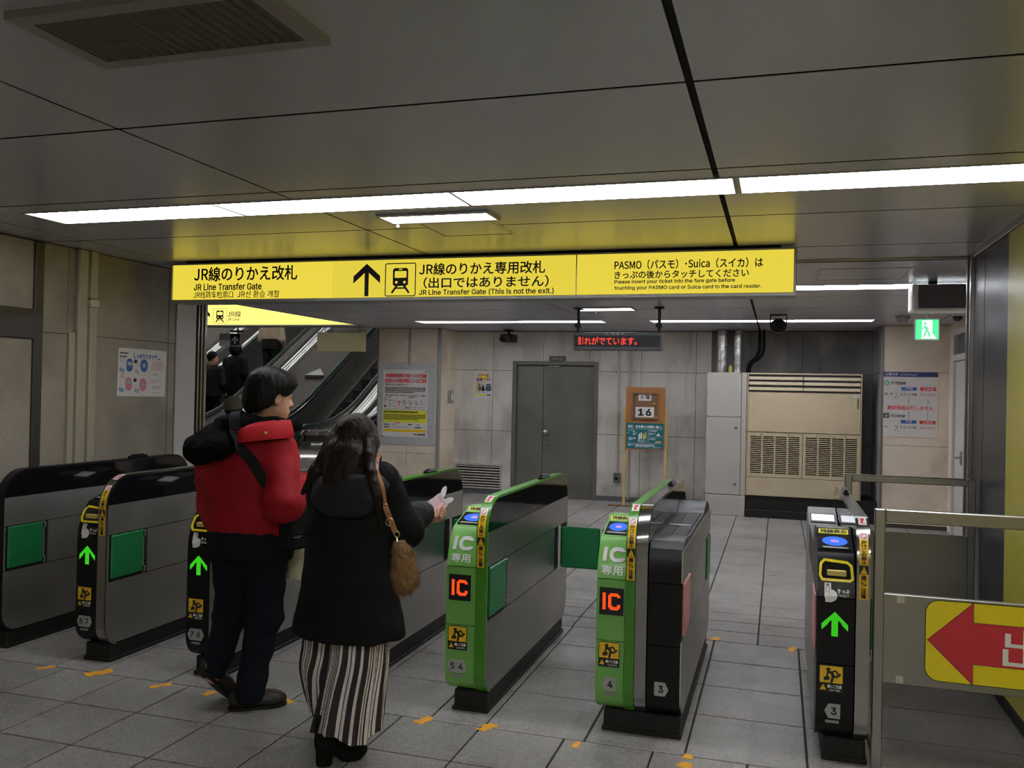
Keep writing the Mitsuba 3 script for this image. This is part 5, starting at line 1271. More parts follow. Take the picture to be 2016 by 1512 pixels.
# ------------------------------------------------------------------ scraps of tape on the floor
SC = [(-3.81, 3.83, .09, .03, 'thin orange tape scrap on the floor, leftmost, below gate 8 7'), (-3.48, 3.86, .14, .05, 'long orange tape scrap on the floor in front of gate 8 7'), (-3.04, 3.81, .11, .03, 'orange tape scrap on the floor between gates 8 7 and 7 6'),
      (-2.74, 3.80, .07, .03, 'orange tape scrap by the raised shoe of the person in red'), (-2.31, 3.81, .09, .035, 'orange tape scrap right of the planted shoe of the person in red'), (-1.58, 3.84, .10, .04, 'orange tape scrap on the floor left of gate 5 4'),
      (-1.27, 3.86, .10, .045, 'folded orange tape scrap in front of gate 5 4'), (-0.83, 3.81, .07, .025, 'small orange tape scrap in front of gate 4'), (-0.35, 3.85, .05, .035, 'orange tape crumb in front of plate 3, farther one'),
      (-0.35, 3.76, .06, .04, 'orange tape crumb in front of plate 3, nearer one'), (-0.36, 5.76, .07, .05, 'dull orange tape scrap at the far end of the double gate'), (0.11, 5.70, .11, .035, 'dull orange tape scrap at the far end of the black gate')]
for i, (x, y, l, w, lab) in enumerate(SC):
    t = thing('tape_scrap', lab, 'tape scrap', 'scraps of orange tape on the floor')
    r = np.random.default_rng(100 + i)
    n = 7
    up_ = [(l * (j / (n - 1) - 0.5), w * (0.62 + 0.3 * r.uniform(-1, 1))) for j in range(n)]
    dn_ = [(l * (j / (n - 1) - 0.5), -w * (0.62 + 0.3 * r.uniform(-1, 1))) for j in range(n)][::-1]
    P = Polygon(up_ + dn_).buffer(0)
    m = extr(affinity.rotate(P, (42 if x < -2.8 else 74) + r.uniform(-12, 12)), 0.0015)
    m.apply_translation((x, y, 0.0002)); put(t, m, 'mat_orange_tape')

# ------------------------------------------------------------------ escalators
TAN = math.tan(math.radians(30)); Y0E, YEND = 13.45, 19.6
def incl(y, off=0.0):
    """height of a line parallel to the steps: level, then 30 degrees, with a rounded knee"""
    k = 0.9
    y = np.asarray(y, float)
    u = (y - Y0E)
    r = np.where(u < -k, 0, np.where(u > k, u, (u + k) ** 2 / (4 * k)))
    return off + TAN * r
def side_strip(x0, x1, ys, zlo, zhi, m_t):
    """solid between x0, x1 whose side outline follows zlo(y), zhi(y)"""
    p = Polygon([(y, z) for y, z in zip(ys, zlo)] + [(y, z) for y, z in zip(ys[::-1], zhi[::-1])])
    return xprofile(p, x0, x1)
def escalator(xl, xr, label):
    t = thing('escalator', label, 'escalator', 'escalators rising away from the gates')
    ys = np.linspace(12.05, YEND, 60)
    nose = lambda x, r, zoff: None
    for x, s in ((xl, 1), (xr, -1)):
        # balustrade with rounded newel
        yy = np.linspace(12.42, YEND, 58)
        top = incl(yy, 0.88)
        arc = [(12.42 - 0.36 * math.sin(a), 0.52 + 0.36 * math.cos(a)) for a in np.linspace(0, math.pi, 16)]
        poly = Polygon(list(zip(yy, top)) [::-1] + arc + [(12.42, 0.16)] + list(zip(yy[1:], np.maximum(incl(yy[1:], 0.14), 0.14))))
        b = part(t, 'balustrade', xprofile(poly.buffer(0), x - 0.016, x + 0.016), 'mat_skirt_panel')
        trim = poly.buffer(0).difference(poly.buffer(-0.028)).intersection(sbox(11, 0.2, 30, 30))
        part(b, 'trim', cat([xprofile(trim.intersection(sbox(11, -1, 30, 30)), x - 0.026, x + 0.026)]), 'mat_polished')
        path = [(x, 12.42, 0.14)] + [(x, 12.42 - 0.41 * math.sin(a), 0.53 + 0.41 * math.cos(a)) for a in np.linspace(math.pi * 0.98, 0, 18)] + [(x, y, z) for y, z in zip(yy[2:], incl(yy[2:], 0.94))]
        m = tube(np.array(path), 0.038, 10, up=(1, 0, 0), flat=1.0)
        part(t, 'handrail', m, 'mat_rail_green', smooth=True, label='dark green handrail')
        part(t, 'skirt', side_strip(x + s * 0.016, x + s * 0.09, ys, incl(ys, 0.0) - 0.02, incl(ys, 0.22), None), 'mat_skirt_panel')
        part(t, 'skirt_rail', side_strip(x + s * 0.085, x + s * 0.10, ys, incl(ys, 0.20), incl(ys, 0.225), None), 'mat_polished')
        for y in np.arange(13.2, YEND, 1.35):
            c, n_ = math.cos(math.radians(30)), math.sin(math.radians(30))
            zb, zt = float(incl(y, 0.24)), float(incl(y, 0.86))
            part(b, 'joint', cbox(x - 0.018, x + 0.018, y - 0.008, y + 0.008, zb, zt, 0.001), 'mat_satin')
    a, b_ = xl + 0.1, xr - 0.1
    part(t, 'comb_plate', cbox(a, b_, 12.2, 12.95, -0.005, 0.006, 0.002), 'mat_satin')
    y = 12.95; i = 0
    while y < YEND - 0.4:
        z = max(0.0, round(float(incl(y + 0.2)) / 0.23) * 0.23) if y > 13.4 else 0.0
        z = float(incl(y + 0.35, 0.0)) if y > 13.0 else 0.0
        z0 = float(incl(y, 0.0)) - 0.45
        st = part(t, 'step', cbox(a, b_, y, y + 0.41, z0, z, 0.004), 'mat_step')
        part(st, 'edge', cat([cbox(a + 0.02, b_ - 0.02, y - 0.003, y + 0.010, z - 0.012, z + 0.001, 0.001)]), 'mat_plastic_grey')
        y += 0.40; i += 1
    return t
escalator(-10.8, -9.8, 'left escalator in the hall, carrying people up')
escalator(-8.25, -7.24, 'middle escalator in the hall with empty dark steps')
escalator(-6.57, -5.95, 'right escalator beside the pier, only its rounded end rail showing')
ysd = np.linspace(12.3, YEND, 50)
def deck(x0, x1, label, off=0.70, tri=False):
    t = thing('escalator_deck', label, 'escalator deck')
    part(t, 'deck', side_strip(x0 + 0.02, x1 - 0.02, ysd, incl(ysd, -0.3), incl(ysd, off), None), 'mat_deck')
    for a, b in ((x0 + 0.02, x0 + 0.25), (x1 - 0.25, x1 - 0.02)):
        part(t, 'edge_moulding', side_strip(a, b, ysd, incl(ysd, off), incl(ysd, off + 0.06), None), 'mat_bright_steel')
    for a in (x0 + 0.06, x0 + 0.135, x0 + 0.21, x1 - 0.21, x1 - 0.135, x1 - 0.06):
        part(t, 'rounded_moulding', tube(np.stack([np.full(50, a), ysd, incl(ysd, off + 0.045)], 1), 0.034, 12, up=(1, 0, 0)), 'mat_chrome', smooth=True)
    pts = [(12.3, 0.02)] + [(12.3 - 0.33 * math.sin(a), 0.38 + 0.33 * math.cos(a)) for a in np.linspace(math.pi, 0, 14)]
    part(t, 'end_cap', xprofile(Polygon(pts + [(12.35, off), (12.35, 0.02)]).buffer(0), x0 + 0.05, x1 - 0.05), 'mat_bright_steel', smooth=35)
    if tri:
        for y in (15.4, 16.6, 17.8):
            z = float(incl(y, off + 0.005))
            c = np.array([(x0 + x1) / 2 + 0.2, y, z])
            u, w = np.array([0, math.cos(math.pi / 6), math.sin(math.pi / 6)]), np.array([1.0, 0, 0])
            n_ = np.cross(w, u)
            P = [c - w * 0.22, c + w * 0.22, c + u * 0.28]
            part(t, 'slide_stop', trimesh.convex.convex_hull(np.array(P + [p + n_ * 0.06 for p in P])), 'mat_aluminium')
deck(-9.78, -8.27, 'wide brown sloping deck with triangular stops between left and middle escalators', 0.62, True)
deck(-7.22, -6.59, 'bright stainless deck between the middle and right escalators', 0.80)
deck(-11.75, -10.82, 'stainless deck at the far left of the escalators', 0.80)
t = thing('safety_sticker', 'small white sign on the rounded end of the right escalator', 'sticker')
put(t, cbox(-6.552, -6.550, 12.02, 12.20, 0.60, 0.76, 0.0005), 'mat_paper')
part(t, 'print', shape(U(greek(0.02, 0.115, 0.14, 0.03, 1, 2), Point(0.05, 0.055).buffer(0.03).difference(Point(0.05, 0.055).buffer(0.022)), greek(0.1, 0.03, 0.06, 0.06, 3, 5)), (-6.55, 12.02, 0.60), EAST, 0.0008), 'mat_ink_grey')

for i, (x, lab) in enumerate(((-11.2, 'left'), (-9.0, 'middle'), (-6.9, 'right'))):  # added unseen lamps: brighten the escalator hall and draw streaks on the decks
    t = thing('added_shaft_lamp', 'added unseen lamp under the sloping shaft ceiling, brightening the escalators, %s row' % lab, 'ceiling light')
    y0, y1 = 12.9, 19.4
    zz = lambda y: 2.93 if y < 13.2 else 2.93 + (y - 13.2) * 4.30 / 7.5
    part(t, 'housing', xprofile(Polygon([(13.3, zz(13.3)), (y1, zz(y1)), (y1, zz(y1) - 0.06), (13.3, zz(13.3) - 0.06)]), x - 0.12, x + 0.12), 'mat_aluminium')
    epart(t, 'diffuser', xprofile(Polygon([(13.35, zz(13.35) - 0.061), (y1 - .05, zz(y1 - .05) - 0.061), (y1 - .05, zz(y1 - .05) - 0.075), (13.35, zz(13.35) - 0.075)]), x - 0.1, x + 0.1), [6.5, 6.5, 6.3], (0.6, 0.6, 0.6))

t = thing('added_hall_strip', 'added unseen strip lamp on the high ceiling, lighting the escalator ends and the tan board', 'ceiling light')  # added out of view to light the escalator ends and the hanging board
part(t, 'housing', cbox(-10.6, -6.3, 8.35, 8.7, 3.02, 3.05, 0.006), 'mat_aluminium')
epart(t, 'diffuser', box(-10.55, -6.35, 8.38, 8.67, 3.008, 3.02), TUBE, (0.7, 0.7, 0.7))

# ------------------------------------------------------------------ people: signed distance fields turned into one closed surface each
def nets(fn, lo, hi, h):
    """naive surface nets of fn(P) < 0 on a grid of pitch h"""
    lo, hi = np.array(lo, float), np.array(hi, float)
    n = np.ceil((hi - lo) / h).astype(int) + 1
    ax = [lo[i] + h * np.arange(n[i]) for i in range(3)]
    G = np.stack(np.meshgrid(*ax, indexing='ij'), -1)
    F = fn(G.reshape(-1, 3)).reshape(n)
    F[0], F[-1], F[:, 0], F[:, -1], F[:, :, 0], F[:, :, -1] = 1, 1, 1, 1, 1, 1
    S = F < 0
    c = [S[a:n[0] - 1 + a, b:n[1] - 1 + b, d:n[2] - 1 + d] for a in (0, 1) for b in (0, 1) for d in (0, 1)]
    cnt = sum(x.astype(int) for x in c)
    act = (cnt > 0) & (cnt < 8)
    idx = -np.ones(act.shape, int)
    cells = np.argwhere(act)
    idx[act] = np.arange(len(cells))
    off = np.array([(a, b, d) for a in (0, 1) for b in (0, 1) for d in (0, 1)])
    val = np.stack([F[cells[:, 0] + o[0], cells[:, 1] + o[1], cells[:, 2] + o[2]] for o in off], 1)
    acc, num = np.zeros((len(cells), 3)), np.zeros(len(cells))
    for i in range(8):
        for j in range(i + 1, 8):
            if np.abs(off[i] - off[j]).sum() != 1: continue
            cr = (val[:, i] < 0) != (val[:, j] < 0)
            t = np.where(cr, val[:, i] / np.where(cr, val[:, i] - val[:, j], 1), 0)
            acc += np.where(cr[:, None], off[i] + (off[j] - off[i]) * t[:, None], 0); num += cr
    v = lo + h * (cells + acc / np.maximum(num, 1)[:, None])
    faces = []
    for a in range(3):
        b, d = (a + 1) % 3, (a + 2) % 3
        sl0 = [slice(None)] * 3; sl1 = [slice(None)] * 3
        sl0[a] = slice(0, -1); sl1[a] = slice(1, None)
        e = np.argwhere(S[tuple(sl0)] != S[tuple(sl1)])
        e = e[(e[:, b] > 0) & (e[:, d] > 0) & (e[:, b] < n[b] - 1) & (e[:, d] < n[d] - 1)]
        ins = S[tuple(e.T)]
        def at(db, dd):
            q = e.copy(); q[:, b] += db; q[:, d] += dd
            return idx[tuple(q.T)]
        q = np.stack([at(-1, -1), at(0, -1), at(0, 0), at(-1, 0)], 1)
        q[~ins] = q[~ins][:, ::-1]
        faces.append(q)
    q = np.vstack(faces)
    f = np.vstack([q[:, [0, 1, 2]], q[:, [0, 2, 3]]])
    return trimesh.Trimesh(v, f, process=False)
V = lambda *a: np.array(a, float)
def cap(a, b, ra, rb=None):
    a, b = np.array(a, float), np.array(b, float); rb = ra if rb is None else rb
    def f(P):
        d = b - a
        t = np.clip((P - a) @ d / (d @ d + 1e-12), 0, 1)
        return np.linalg.norm(P - a - t[:, None] * d, axis=1) - (ra + (rb - ra) * t)
    return f
def ell(c, r, R=None):
    c, r = np.array(c, float), np.array(r, float)
    def f(P):
        q = P - c
        if R is not None: q = q @ R
        k0 = np.linalg.norm(q / r, axis=1); k1 = np.linalg.norm(q / (r * r), axis=1)
        return k0 * (k0 - 1) / np.maximum(k1, 1e-9)
    return f
def column(zs, cx, cy, rx, ry, rnd=0.03):
    """upright body of elliptical section that varies with height"""
    from scipy.interpolate import PchipInterpolator as I
    fx, fy, gx_, gy_ = [I(zs, a) for a in (cx, cy, rx, ry)]
    def f(P):
        z = np.clip(P[:, 2], zs[0], zs[-1])
        a, b = gx_(z), gy_(z)
        k = np.sqrt(((P[:, 0] - fx(z)) / a) ** 2 + ((P[:, 1] - fy(z)) / b) ** 2)
        d = (k - 1) * np.minimum(a, b)
        dz = np.maximum(zs[0] - P[:, 2], P[:, 2] - zs[-1])
        return np.maximum(d, dz)
    return f
def sm(k, *fs):
    def f(P):
        d = fs[0](P)
        for g in fs[1:]:
            e = g(P); hh = np.clip(0.5 + 0.5 * (e - d) / k, 0, 1)
            d = e + (d - e) * hh - k * hh * (1 - hh)
        return d
    return f
def uni(*fs): return lambda P: np.min([g(P) for g in fs], axis=0)
def sub(f, g): return lambda P: np.maximum(f(P), -g(P))
def ssub(k, f, g):
    def q(P):
        a, b = f(P), -g(P)
        hh = np.clip(0.5 - 0.5 * (a - b) / k, 0, 1)
        return b * hh + a * (1 - hh) + k * hh * (1 - hh) if False else np.maximum(a, b)
    return q
def inter(*fs): return lambda P: np.max([g(P) for g in fs], axis=0)
def grow(f, d): return lambda P: f(P) - d
def half(n, c):
    n = np.array(n, float); n /= np.linalg.norm(n); c = np.array(c, float)
    return lambda P: (P - c) @ n
def wrinkle(f, amp, s=(14, 14, 9), seed=0):
    return lambda P: f(P) + amp * (meshkit.fbm(P * np.array(s, float), 2, seed) - 0.5) * 2
def frame(fwd):
    f = np.array(fwd, float); f /= np.linalg.norm(f)
    r = np.cross(f, (0, 0, 1.0)); r /= np.linalg.norm(r)
    return np.stack([r, f, np.cross(r, f)], 1)       # columns: right, forward, up
def head_sdf(c, fwd, s=1.0, ear=True):
    R = frame(fwd); c = np.array(c, float)
    L = lambda r, f, u: c + R @ (np.array([r, f, u]) * s)
    parts = [ell(L(0, -0.012, 0.012), V(.076, .094, .100) * s, R), ell(L(0, 0.022, -0.055), V(.060, .068, .068) * s, R), ell(L(0, .06, -.088), V(.03, .03, .024) * s, R)]
    h = sm(0.03 * s, *parts)
    h = sm(0.012 * s, h, cap(L(0, .088, .008), L(0, .108, -.030), .008 * s, .013 * s), ell(L(.011, .098, -.032), V(.011, .013, .009) * s, R), ell(L(-.011, .098, -.032), V(.011, .013, .009) * s, R),
           cap(L(-.035, .082, .026), L(.035, .082, .026), .010 * s), cap(L(-.02, .088, -.062), L(.02, .088, -.062), .008 * s), cap(L(-.017, .086, -.072), L(.017, .086, -.072), .008 * s))
    for q in (-1, 1):
        h = ssub(0.01, h, ell(L(q * .031, .096, .006), V(.014, .016, .008) * s, R))
        h = sm(0.003 * s, h, ell(L(q * .031, .082, .006), V(.011, .011, .010) * s, R))
        if ear:
            e = ell(L(q * .078, -.004, -.012), V(.012, .022, .032) * s, R)
            h = sm(0.008 * s, h, sub(e, ell(L(q * .088, .002, -.010), V(.008, .012, .019) * s, R)))
    return h, L, R
def hand_mesh(palm, fingers):
    """manifold hand: palm hull and finger chains (lists of (point, radius))"""
    def sph(p, r): return m3.Manifold.sphere(r, 14).translate([float(x) for x in p])
    M = m3.Manifold.batch_hull([sph(p, r) for p, r in palm])
    for ch in fingers:
        for (p, r), (q, s) in zip(ch[:-1], ch[1:]):
            M = M + m3.Manifold.batch_hull([sph(p, r), sph(q, s)])
    return M
def join_body(body, hands):
    """body and hands as one continuous surface"""
    try:
        B = m3.Manifold(m3.Mesh(np.array(body.vertices, np.float32), np.array(body.faces, np.uint32)))
        if B.status() != m3.Error.NoError: raise ValueError
        for h in hands: B = B + h
        m = B.to_mesh()
        return trimesh.Trimesh(np.array(m.vert_properties[:, :3]), np.array(m.tri_verts), process=False)
    except Exception:
        out = [body]
        for h in hands:
            m = h.to_mesh(); out.append(trimesh.Trimesh(np.array(m.vert_properties[:, :3]), np.array(m.tri_verts), process=False))
        return cat(out)
def on_surface(f, pts, off):
    """moves points onto the surface of the field"""
    P = np.array(pts, float)
    for _ in range(14):
        d = f(P)
        g = np.stack([f(P + e) - f(P - e) for e in np.eye(3) * 0.004], 1)
        g /= np.linalg.norm(g, axis=1, keepdims=True) + 1e-9
        P = P - g * (d - off)[:, None] * 0.8
    return P, g
def ribbon(pts, nrm, w, th):
    """flat strap along pts with outward normals"""
    p, n = np.array(pts, float), np.array(nrm, float)
    t = np.gradient(p, axis=0); t /= np.linalg.norm(t, axis=1, keepdims=True)
    b = np.cross(t, n); b /= np.linalg.norm(b, axis=1, keepdims=True)
    n = np.cross(b, t)
    w = np.broadcast_to(w, (len(p),))[:, None]
    v = np.stack([p + b * w / 2, p + b * w / 2 + n * th, p - b * w / 2 + n * th, p - b * w / 2], 1).reshape(-1, 3)
    f = []
    for i in range(len(p) - 1):
        for j in range(4):
            a, c = 4 * i + j, 4 * i + (j + 1) % 4
            f += [(a, c, c + 4), (a, c + 4, a + 4)]
    e = 4 * (len(p) - 1)
    f += [(0, 2, 1), (0, 3, 2), (e, e + 1, e + 2), (e, e + 2, e + 3)]
    m = trimesh.Trimesh(v, np.array(f), process=False); m.fix_normals()
    return m
def smooth_path(P, k=3):
    P = np.array(P, float)
    for _ in range(k): P[1:-1] = 0.25 * P[:-2] + 0.5 * P[1:-1] + 0.25 * P[2:]
    return P
def dense(pts, n): return trimesh_curve(pts, n)

# ---- the person in the red jacket
t = thing('person', 'person in a red jacket with black hood, walking to the gates with a lifted heel', 'person')
HC, HF = V(-2.350, 3.685, 1.520), (0.52, 0.85, -0.10)
hd, HL, HR = head_sdf(HC, HF, 1.04)
SR, SL = V(-2.255, 3.66, 1.275), V(-2.650, 3.665, 1.235)
ER, WR_ = V(-2.195, 3.575, 1.035), V(-2.195, 3.83, 1.085)
EL_, WL_ = V(-2.665, 3.70, 0.985), V(-2.50, 3.92, 1.03)
KR, AR = V(-2.375, 3.715, 0.455), V(-2.432, 3.675, 0.095)
KL, AL = V(-2.575, 3.745, 0.455), V(-2.625, 3.675, 0.150)
body = sm(0.04, cap((-2.40, 3.655, 1.33), HC + V(0, 0, -0.05), 0.058, 0.056), cap((-2.45, 3.68, 1.15), (-2.44, 3.68, 0.9), 0.13, 0.125), cap(SL + V(.05, 0, -.03), SR + V(-.09, 0, -.04), 0.05), cap((-2.45, 3.67, 1.24), (-2.45, 3.68, 1.1), 0.12),
          cap(SR + V(-.07, 0, -.05), ER, 0.045, 0.042), cap(ER, WR_, 0.04, 0.03), cap(SL, EL_, 0.05, 0.042), cap(EL_, WL_, 0.04, 0.03),
          cap((-2.36, 3.68, 0.84), KR, 0.085, 0.058), cap(KR, AR, 0.056, 0.04), cap((-2.53, 3.68, 0.84), KL, 0.085, 0.058), cap(KL, AL, 0.056, 0.04),
          cap(AR + V(-.02, -.005, -.045), AR + V(.08, .06, -.062), 0.026, 0.022), cap(AL + V(-.012, -.005, 0.0), AL + V(.022, .055, -.07), 0.026, 0.022))
body_m = nets(sm(0.02, body, hd), (-2.85, 3.35, 0.0), (-2.0, 4.1, 1.72), 0.0085)
def simple_hand(w, d, up, side):
    """relaxed hand from wrist w along d, palm width along up, curled towards side"""
    w, d, up, side = [np.array(x, float) for x in (w, d, up, side)]
    palm = [(w, .022), (w + d * .075 + up * .030, .012), (w + d * .08 + up * .010, .013), (w + d * .08 - up * .012, .013), (w + d * .072 - up * .032, .012)]
    fs = []
    for k, L in ((.030, .066), (.010, .076), (-.012, .070), (-.032, .054)):
        a = w + d * .078 + up * k
        fs.append([(a, .0095), (a + d * L * .5 + side * .008, .009), (a + d * L * .75 + side * .030, .0085), (a + d * L * .6 + side * .050, .008)])
    fs.append([(w + d * .02 + up * .024, .014), (w + d * .05 + up * .050 + side * .012, .011), (w + d * .085 + up * .048 + side * .03, .0095)])
    return hand_mesh(palm, fs)
hR = simple_hand(WR_, (-0.25, 0.95, 0.15), (0.1, -0.1, 0.98), (-0.95, -0.2, 0.0))
hL = simple_hand(WL_, (0.5, 0.85, 0.1), (0.0, -0.1, 0.99), (0.85, -0.5, 0.0))
part(t, 'body', join_body(body_m, [hR, hL]), 'mat_skin', smooth=40)
jt = column([0.845, 0.90, 1.0, 1.15, 1.26, 1.33, 1.40], [-2.445, -2.447, -2.45, -2.455, -2.45, -2.43, -2.41], [3.685, 3.685, 3.685, 3.68, 3.675, 3.67, 3.665],
                     [0.218, 0.235, 0.238, 0.235, 0.212, 0.148, 0.085], [0.150, 0.165, 0.172, 0.172, 0.155, 0.12, 0.085])
jk = sm(0.05, jt, cap(SL, SR + V(-.03, 0, -.01), 0.072), cap(SR + V(-.02, 0, -.025), ER + V(0.0, 0, -0.01), 0.080, 0.088), cap(ER, WR_ + V(0, -0.01, 0), 0.084, 0.060), cap(SL, EL_, 0.082, 0.075), cap(EL_, WL_, 0.072, 0.052))
jk_w = wrinkle(wrinkle(jk, 0.012, (5, 5, 11), 3), 0.006, (16, 16, 22), 8)
jk_f = sub(jk_w, cap((-2.40, 3.66, 1.36), (-2.36, 3.68, 1.5), 0.066))
part(t, 'jacket', nets(jk_f, (-2.90, 3.32, 0.78), (-2.0, 4.1, 1.45), 0.009), 'mat_jacket_red', smooth=True, label='red jacket')
# ribbed black hem, black lining and hood, bright red collar flap
part(t, 'hem', nets(wrinkle(column([0.79, 0.82, 0.87, 0.90], [-2.44] * 4, [3.685] * 4, [0.205, 0.222, 0.224, 0.215], [0.145, 0.158, 0.16, 0.15]), 0.004, (40, 40, 4), 2), (-2.75, 3.4, 0.76), (-2.1, 3.95, 0.93), 0.010), 'mat_trousers', smooth=True, label='black ribbed hem')
hood = sm(0.05, ell((-2.535, 3.495, 1.285), (0.150, 0.105, 0.070), frame((0.35, 0.9, 0.35))), cap((-2.61, 3.50, 1.25), (-2.47, 3.52, 1.36), 0.062, 0.05), cap((-2.50, 3.54, 1.375), (-2.40, 3.56, 1.385), 0.045),
          cap((-2.40, 3.565, 1.385), (-2.285, 3.62, 1.375), 0.042, 0.036), cap((-2.285, 3.62, 1.375), (-2.235, 3.74, 1.375), 0.034, 0.028), cap((-2.51, 3.58, 1.38), (-2.50, 3.74, 1.37), 0.04, 0.03))
part(t, 'hood', nets(wrinkle(hood, 0.010, (26, 26, 26), 5), (-2.80, 3.34, 1.12), (-2.15, 3.82, 1.47), 0.008), 'mat_fleece', smooth=True, label='black fleece hood')
def sheet(rows, th):
    """thick sheet through a grid of points"""
    A = np.array(rows, float); r, c = A.shape[:2]
    du, dv = np.gradient(A, axis=0), np.gradient(A, axis=1)
    n = np.cross(du, dv); n /= np.linalg.norm(n, axis=2, keepdims=True) + 1e-9
    v = np.concatenate([(A + n * th / 2).reshape(-1, 3), (A - n * th / 2).reshape(-1, 3)])
    f = []
    k = r * c
    for i in range(r - 1):
        for j in range(c - 1):
            a = i * c + j
            f += [(a, a + c, a + c + 1), (a, a + c + 1, a + 1), (k + a, k + a + c + 1, k + a + c), (k + a, k + a + 1, k + a + c + 1)]
    rim = [(0, j) for j in range(c)] + [(i, c - 1) for i in range(1, r)] + [(r - 1, j) for j in range(c - 2, -1, -1)] + [(i, 0) for i in range(r - 2, 0, -1)]
    for (i0, j0), (i1, j1) in zip(rim, rim[1:] + rim[:1]):
        a, b = i0 * c + j0, i1 * c + j1
        f += [(a, b, k + b), (a, k + b, k + a)]
    m = trimesh.Trimesh(v, np.array(f), process=False); m.fix_normals()
    return m
top = dense([(-2.385, 3.512, 1.352), (-2.33, 3.520, 1.378), (-2.27, 3.555, 1.398), (-2.205, 3.62, 1.408), (-2.165, 3.70, 1.408)], 18)
mid = dense([(-2.395, 3.492, 1.318), (-2.33, 3.492, 1.345), (-2.262, 3.527, 1.362), (-2.192, 3.60, 1.370), (-2.150, 3.70, 1.372)], 18)
low = dense([(-2.395, 3.488, 1.285), (-2.33, 3.484, 1.306), (-2.258, 3.517, 1.318), (-2.186, 3.59, 1.326), (-2.142, 3.70, 1.332)], 18)
_cs = V(-0.045, -0.004, -0.004)
top, mid, low = top[2:16] + _cs, mid[2:16] + _cs, low[2:16] + _cs
part(t, 'collar', sheet([top, (top + mid) / 2 + V(0.004, -0.008, 0.004), mid, (mid + low) / 2 + V(.004, -.006, 0), low], 0.012), 'mat_collar_red', smooth=45, label='bright red collar flap')
part(t, 'snap', cyl(tuple(mid[7] + V(0.0, -0.014, -0.012)), tuple(mid[7] + V(0.006, -0.024, -0.012)), 0.007, 12), 'mat_chrome')
tr = sm(0.05, column([0.74, 0.80, 0.88], [-2.44] * 3, [3.685] * 3, [0.20, 0.205, 0.2], [0.15, 0.155, 0.15]),
        cap((-2.345, 3.68, 0.80), KR, 0.108, 0.082), cap(KR, AR + V(0.01, 0.0, -0.02), 0.082, 0.068), cap((-2.545, 3.685, 0.80), KL, 0.108, 0.080), cap(KL, AL + V(0.0, 0.0, 0.03), 0.080, 0.064))
tr = sub(sub(wrinkle(wrinkle(tr, 0.010, (7, 7, 14), 11), 0.004, (22, 22, 30), 4), half((0, 0, 1), AR + V(0, 0, -0.045)) if False else half((0, 0, 1), (0, 0, 0.032))), cap(AL + V(0.01, -0.05, -0.05), AL + V(0.05, 0.10, -0.16), 0.05))
part(t, 'trousers', nets(tr, (-2.80, 3.45, 0.03), (-2.15, 3.95, 0.9), 0.009), 'mat_trousers', smooth=True, label='dark trousers')
def shoe(heel, toe, up, r=0.044):
    heel, toe, up = [np.array(x, float) for x in (heel, toe, up)]
    d = toe - heel; L = np.linalg.norm(d); d /= L
    s = np.cross(d, up); R = np.stack([s, d, up], 1)
    upper = sm(0.03, ell(heel + d * .05 + up * .050, (.040, .060, .050), R), ell(heel + d * L * .55 + up * .042, (.045, .10, .040), R), ell(toe - d * .055 + up * .034, (.046, .065, .034), R))
    upper = inter(upper, half(-up, heel + up * .014))
    sole = inter(sm(0.03, ell(heel + d * .05 + up * .01, (.042, .062, .06), R), ell(heel + d * L * .55 + up * .01, (.046, .11, .06), R), ell(toe - d * .06 + up * .01, (.049, .07, .06), R)), half(up, heel + up * .016), half(-up, heel))
    lo, hi = np.minimum(heel, toe) - .12, np.maximum(heel, toe) + .12
    return nets(upper, lo, hi, 0.006), nets(sole, lo, hi, 0.006)
u, s_ = shoe((-2.505, 3.640, 0.0), (-2.305, 3.800, 0.0), (0, 0, 1))
k = part(t, 'shoe', u, 'mat_shoe', smooth=True, label='brown shoe flat on the floor'); part(k, 'sole', s_, 'mat_rubber', smooth=30)
dl = V(0.055, 0.165, -0.175); dl /= np.linalg.norm(dl); ul = np.cross(np.cross(dl, (0, 0, 1)), dl); ul /= np.linalg.norm(ul)
u, s_ = shoe(V(-2.654, 3.594, 0.182), V(-2.654, 3.594, 0.182) + dl * 0.25, ul)
k = part(t, 'shoe', u, 'mat_shoe', smooth=True, label='brown shoe with lifted heel'); part(k, 'sole', s_, 'mat_rubber', smooth=30)
hair = sm(0.03, ell(HL(0, -0.012, 0.035), V(.105, .118, .108), HR), ell(HL(0, -.045, -.03), V(.096, .085, .085), HR), ell(HL(0, .045, .06), V(.088, .085, .06), HR))
hair = inter(hair, half((HR @ V(0, 0.62, -0.78)), HL(0, 0.035, 0.008)))
hair = uni(hair, inter(sm(.02, ell(HL(.066, .03, .045), V(.03, .05, .045), HR), ell(HL(-.066, .03, .045), V(.03, .05, .045), HR), ell(HL(0, .075, .06), V(.075, .04, .04), HR)), grow(hd, 0.024)))
hair = sub(wrinkle(hair, 0.004, (60, 60, 8), 6), ell(HL(.088, .008, -.022), V(.03, .03, .036), HR))
part(t, 'hair', nets(hair, HC - .19, HC + .19, 0.0055), 'mat_hair', smooth=True, label='short thick black hair')

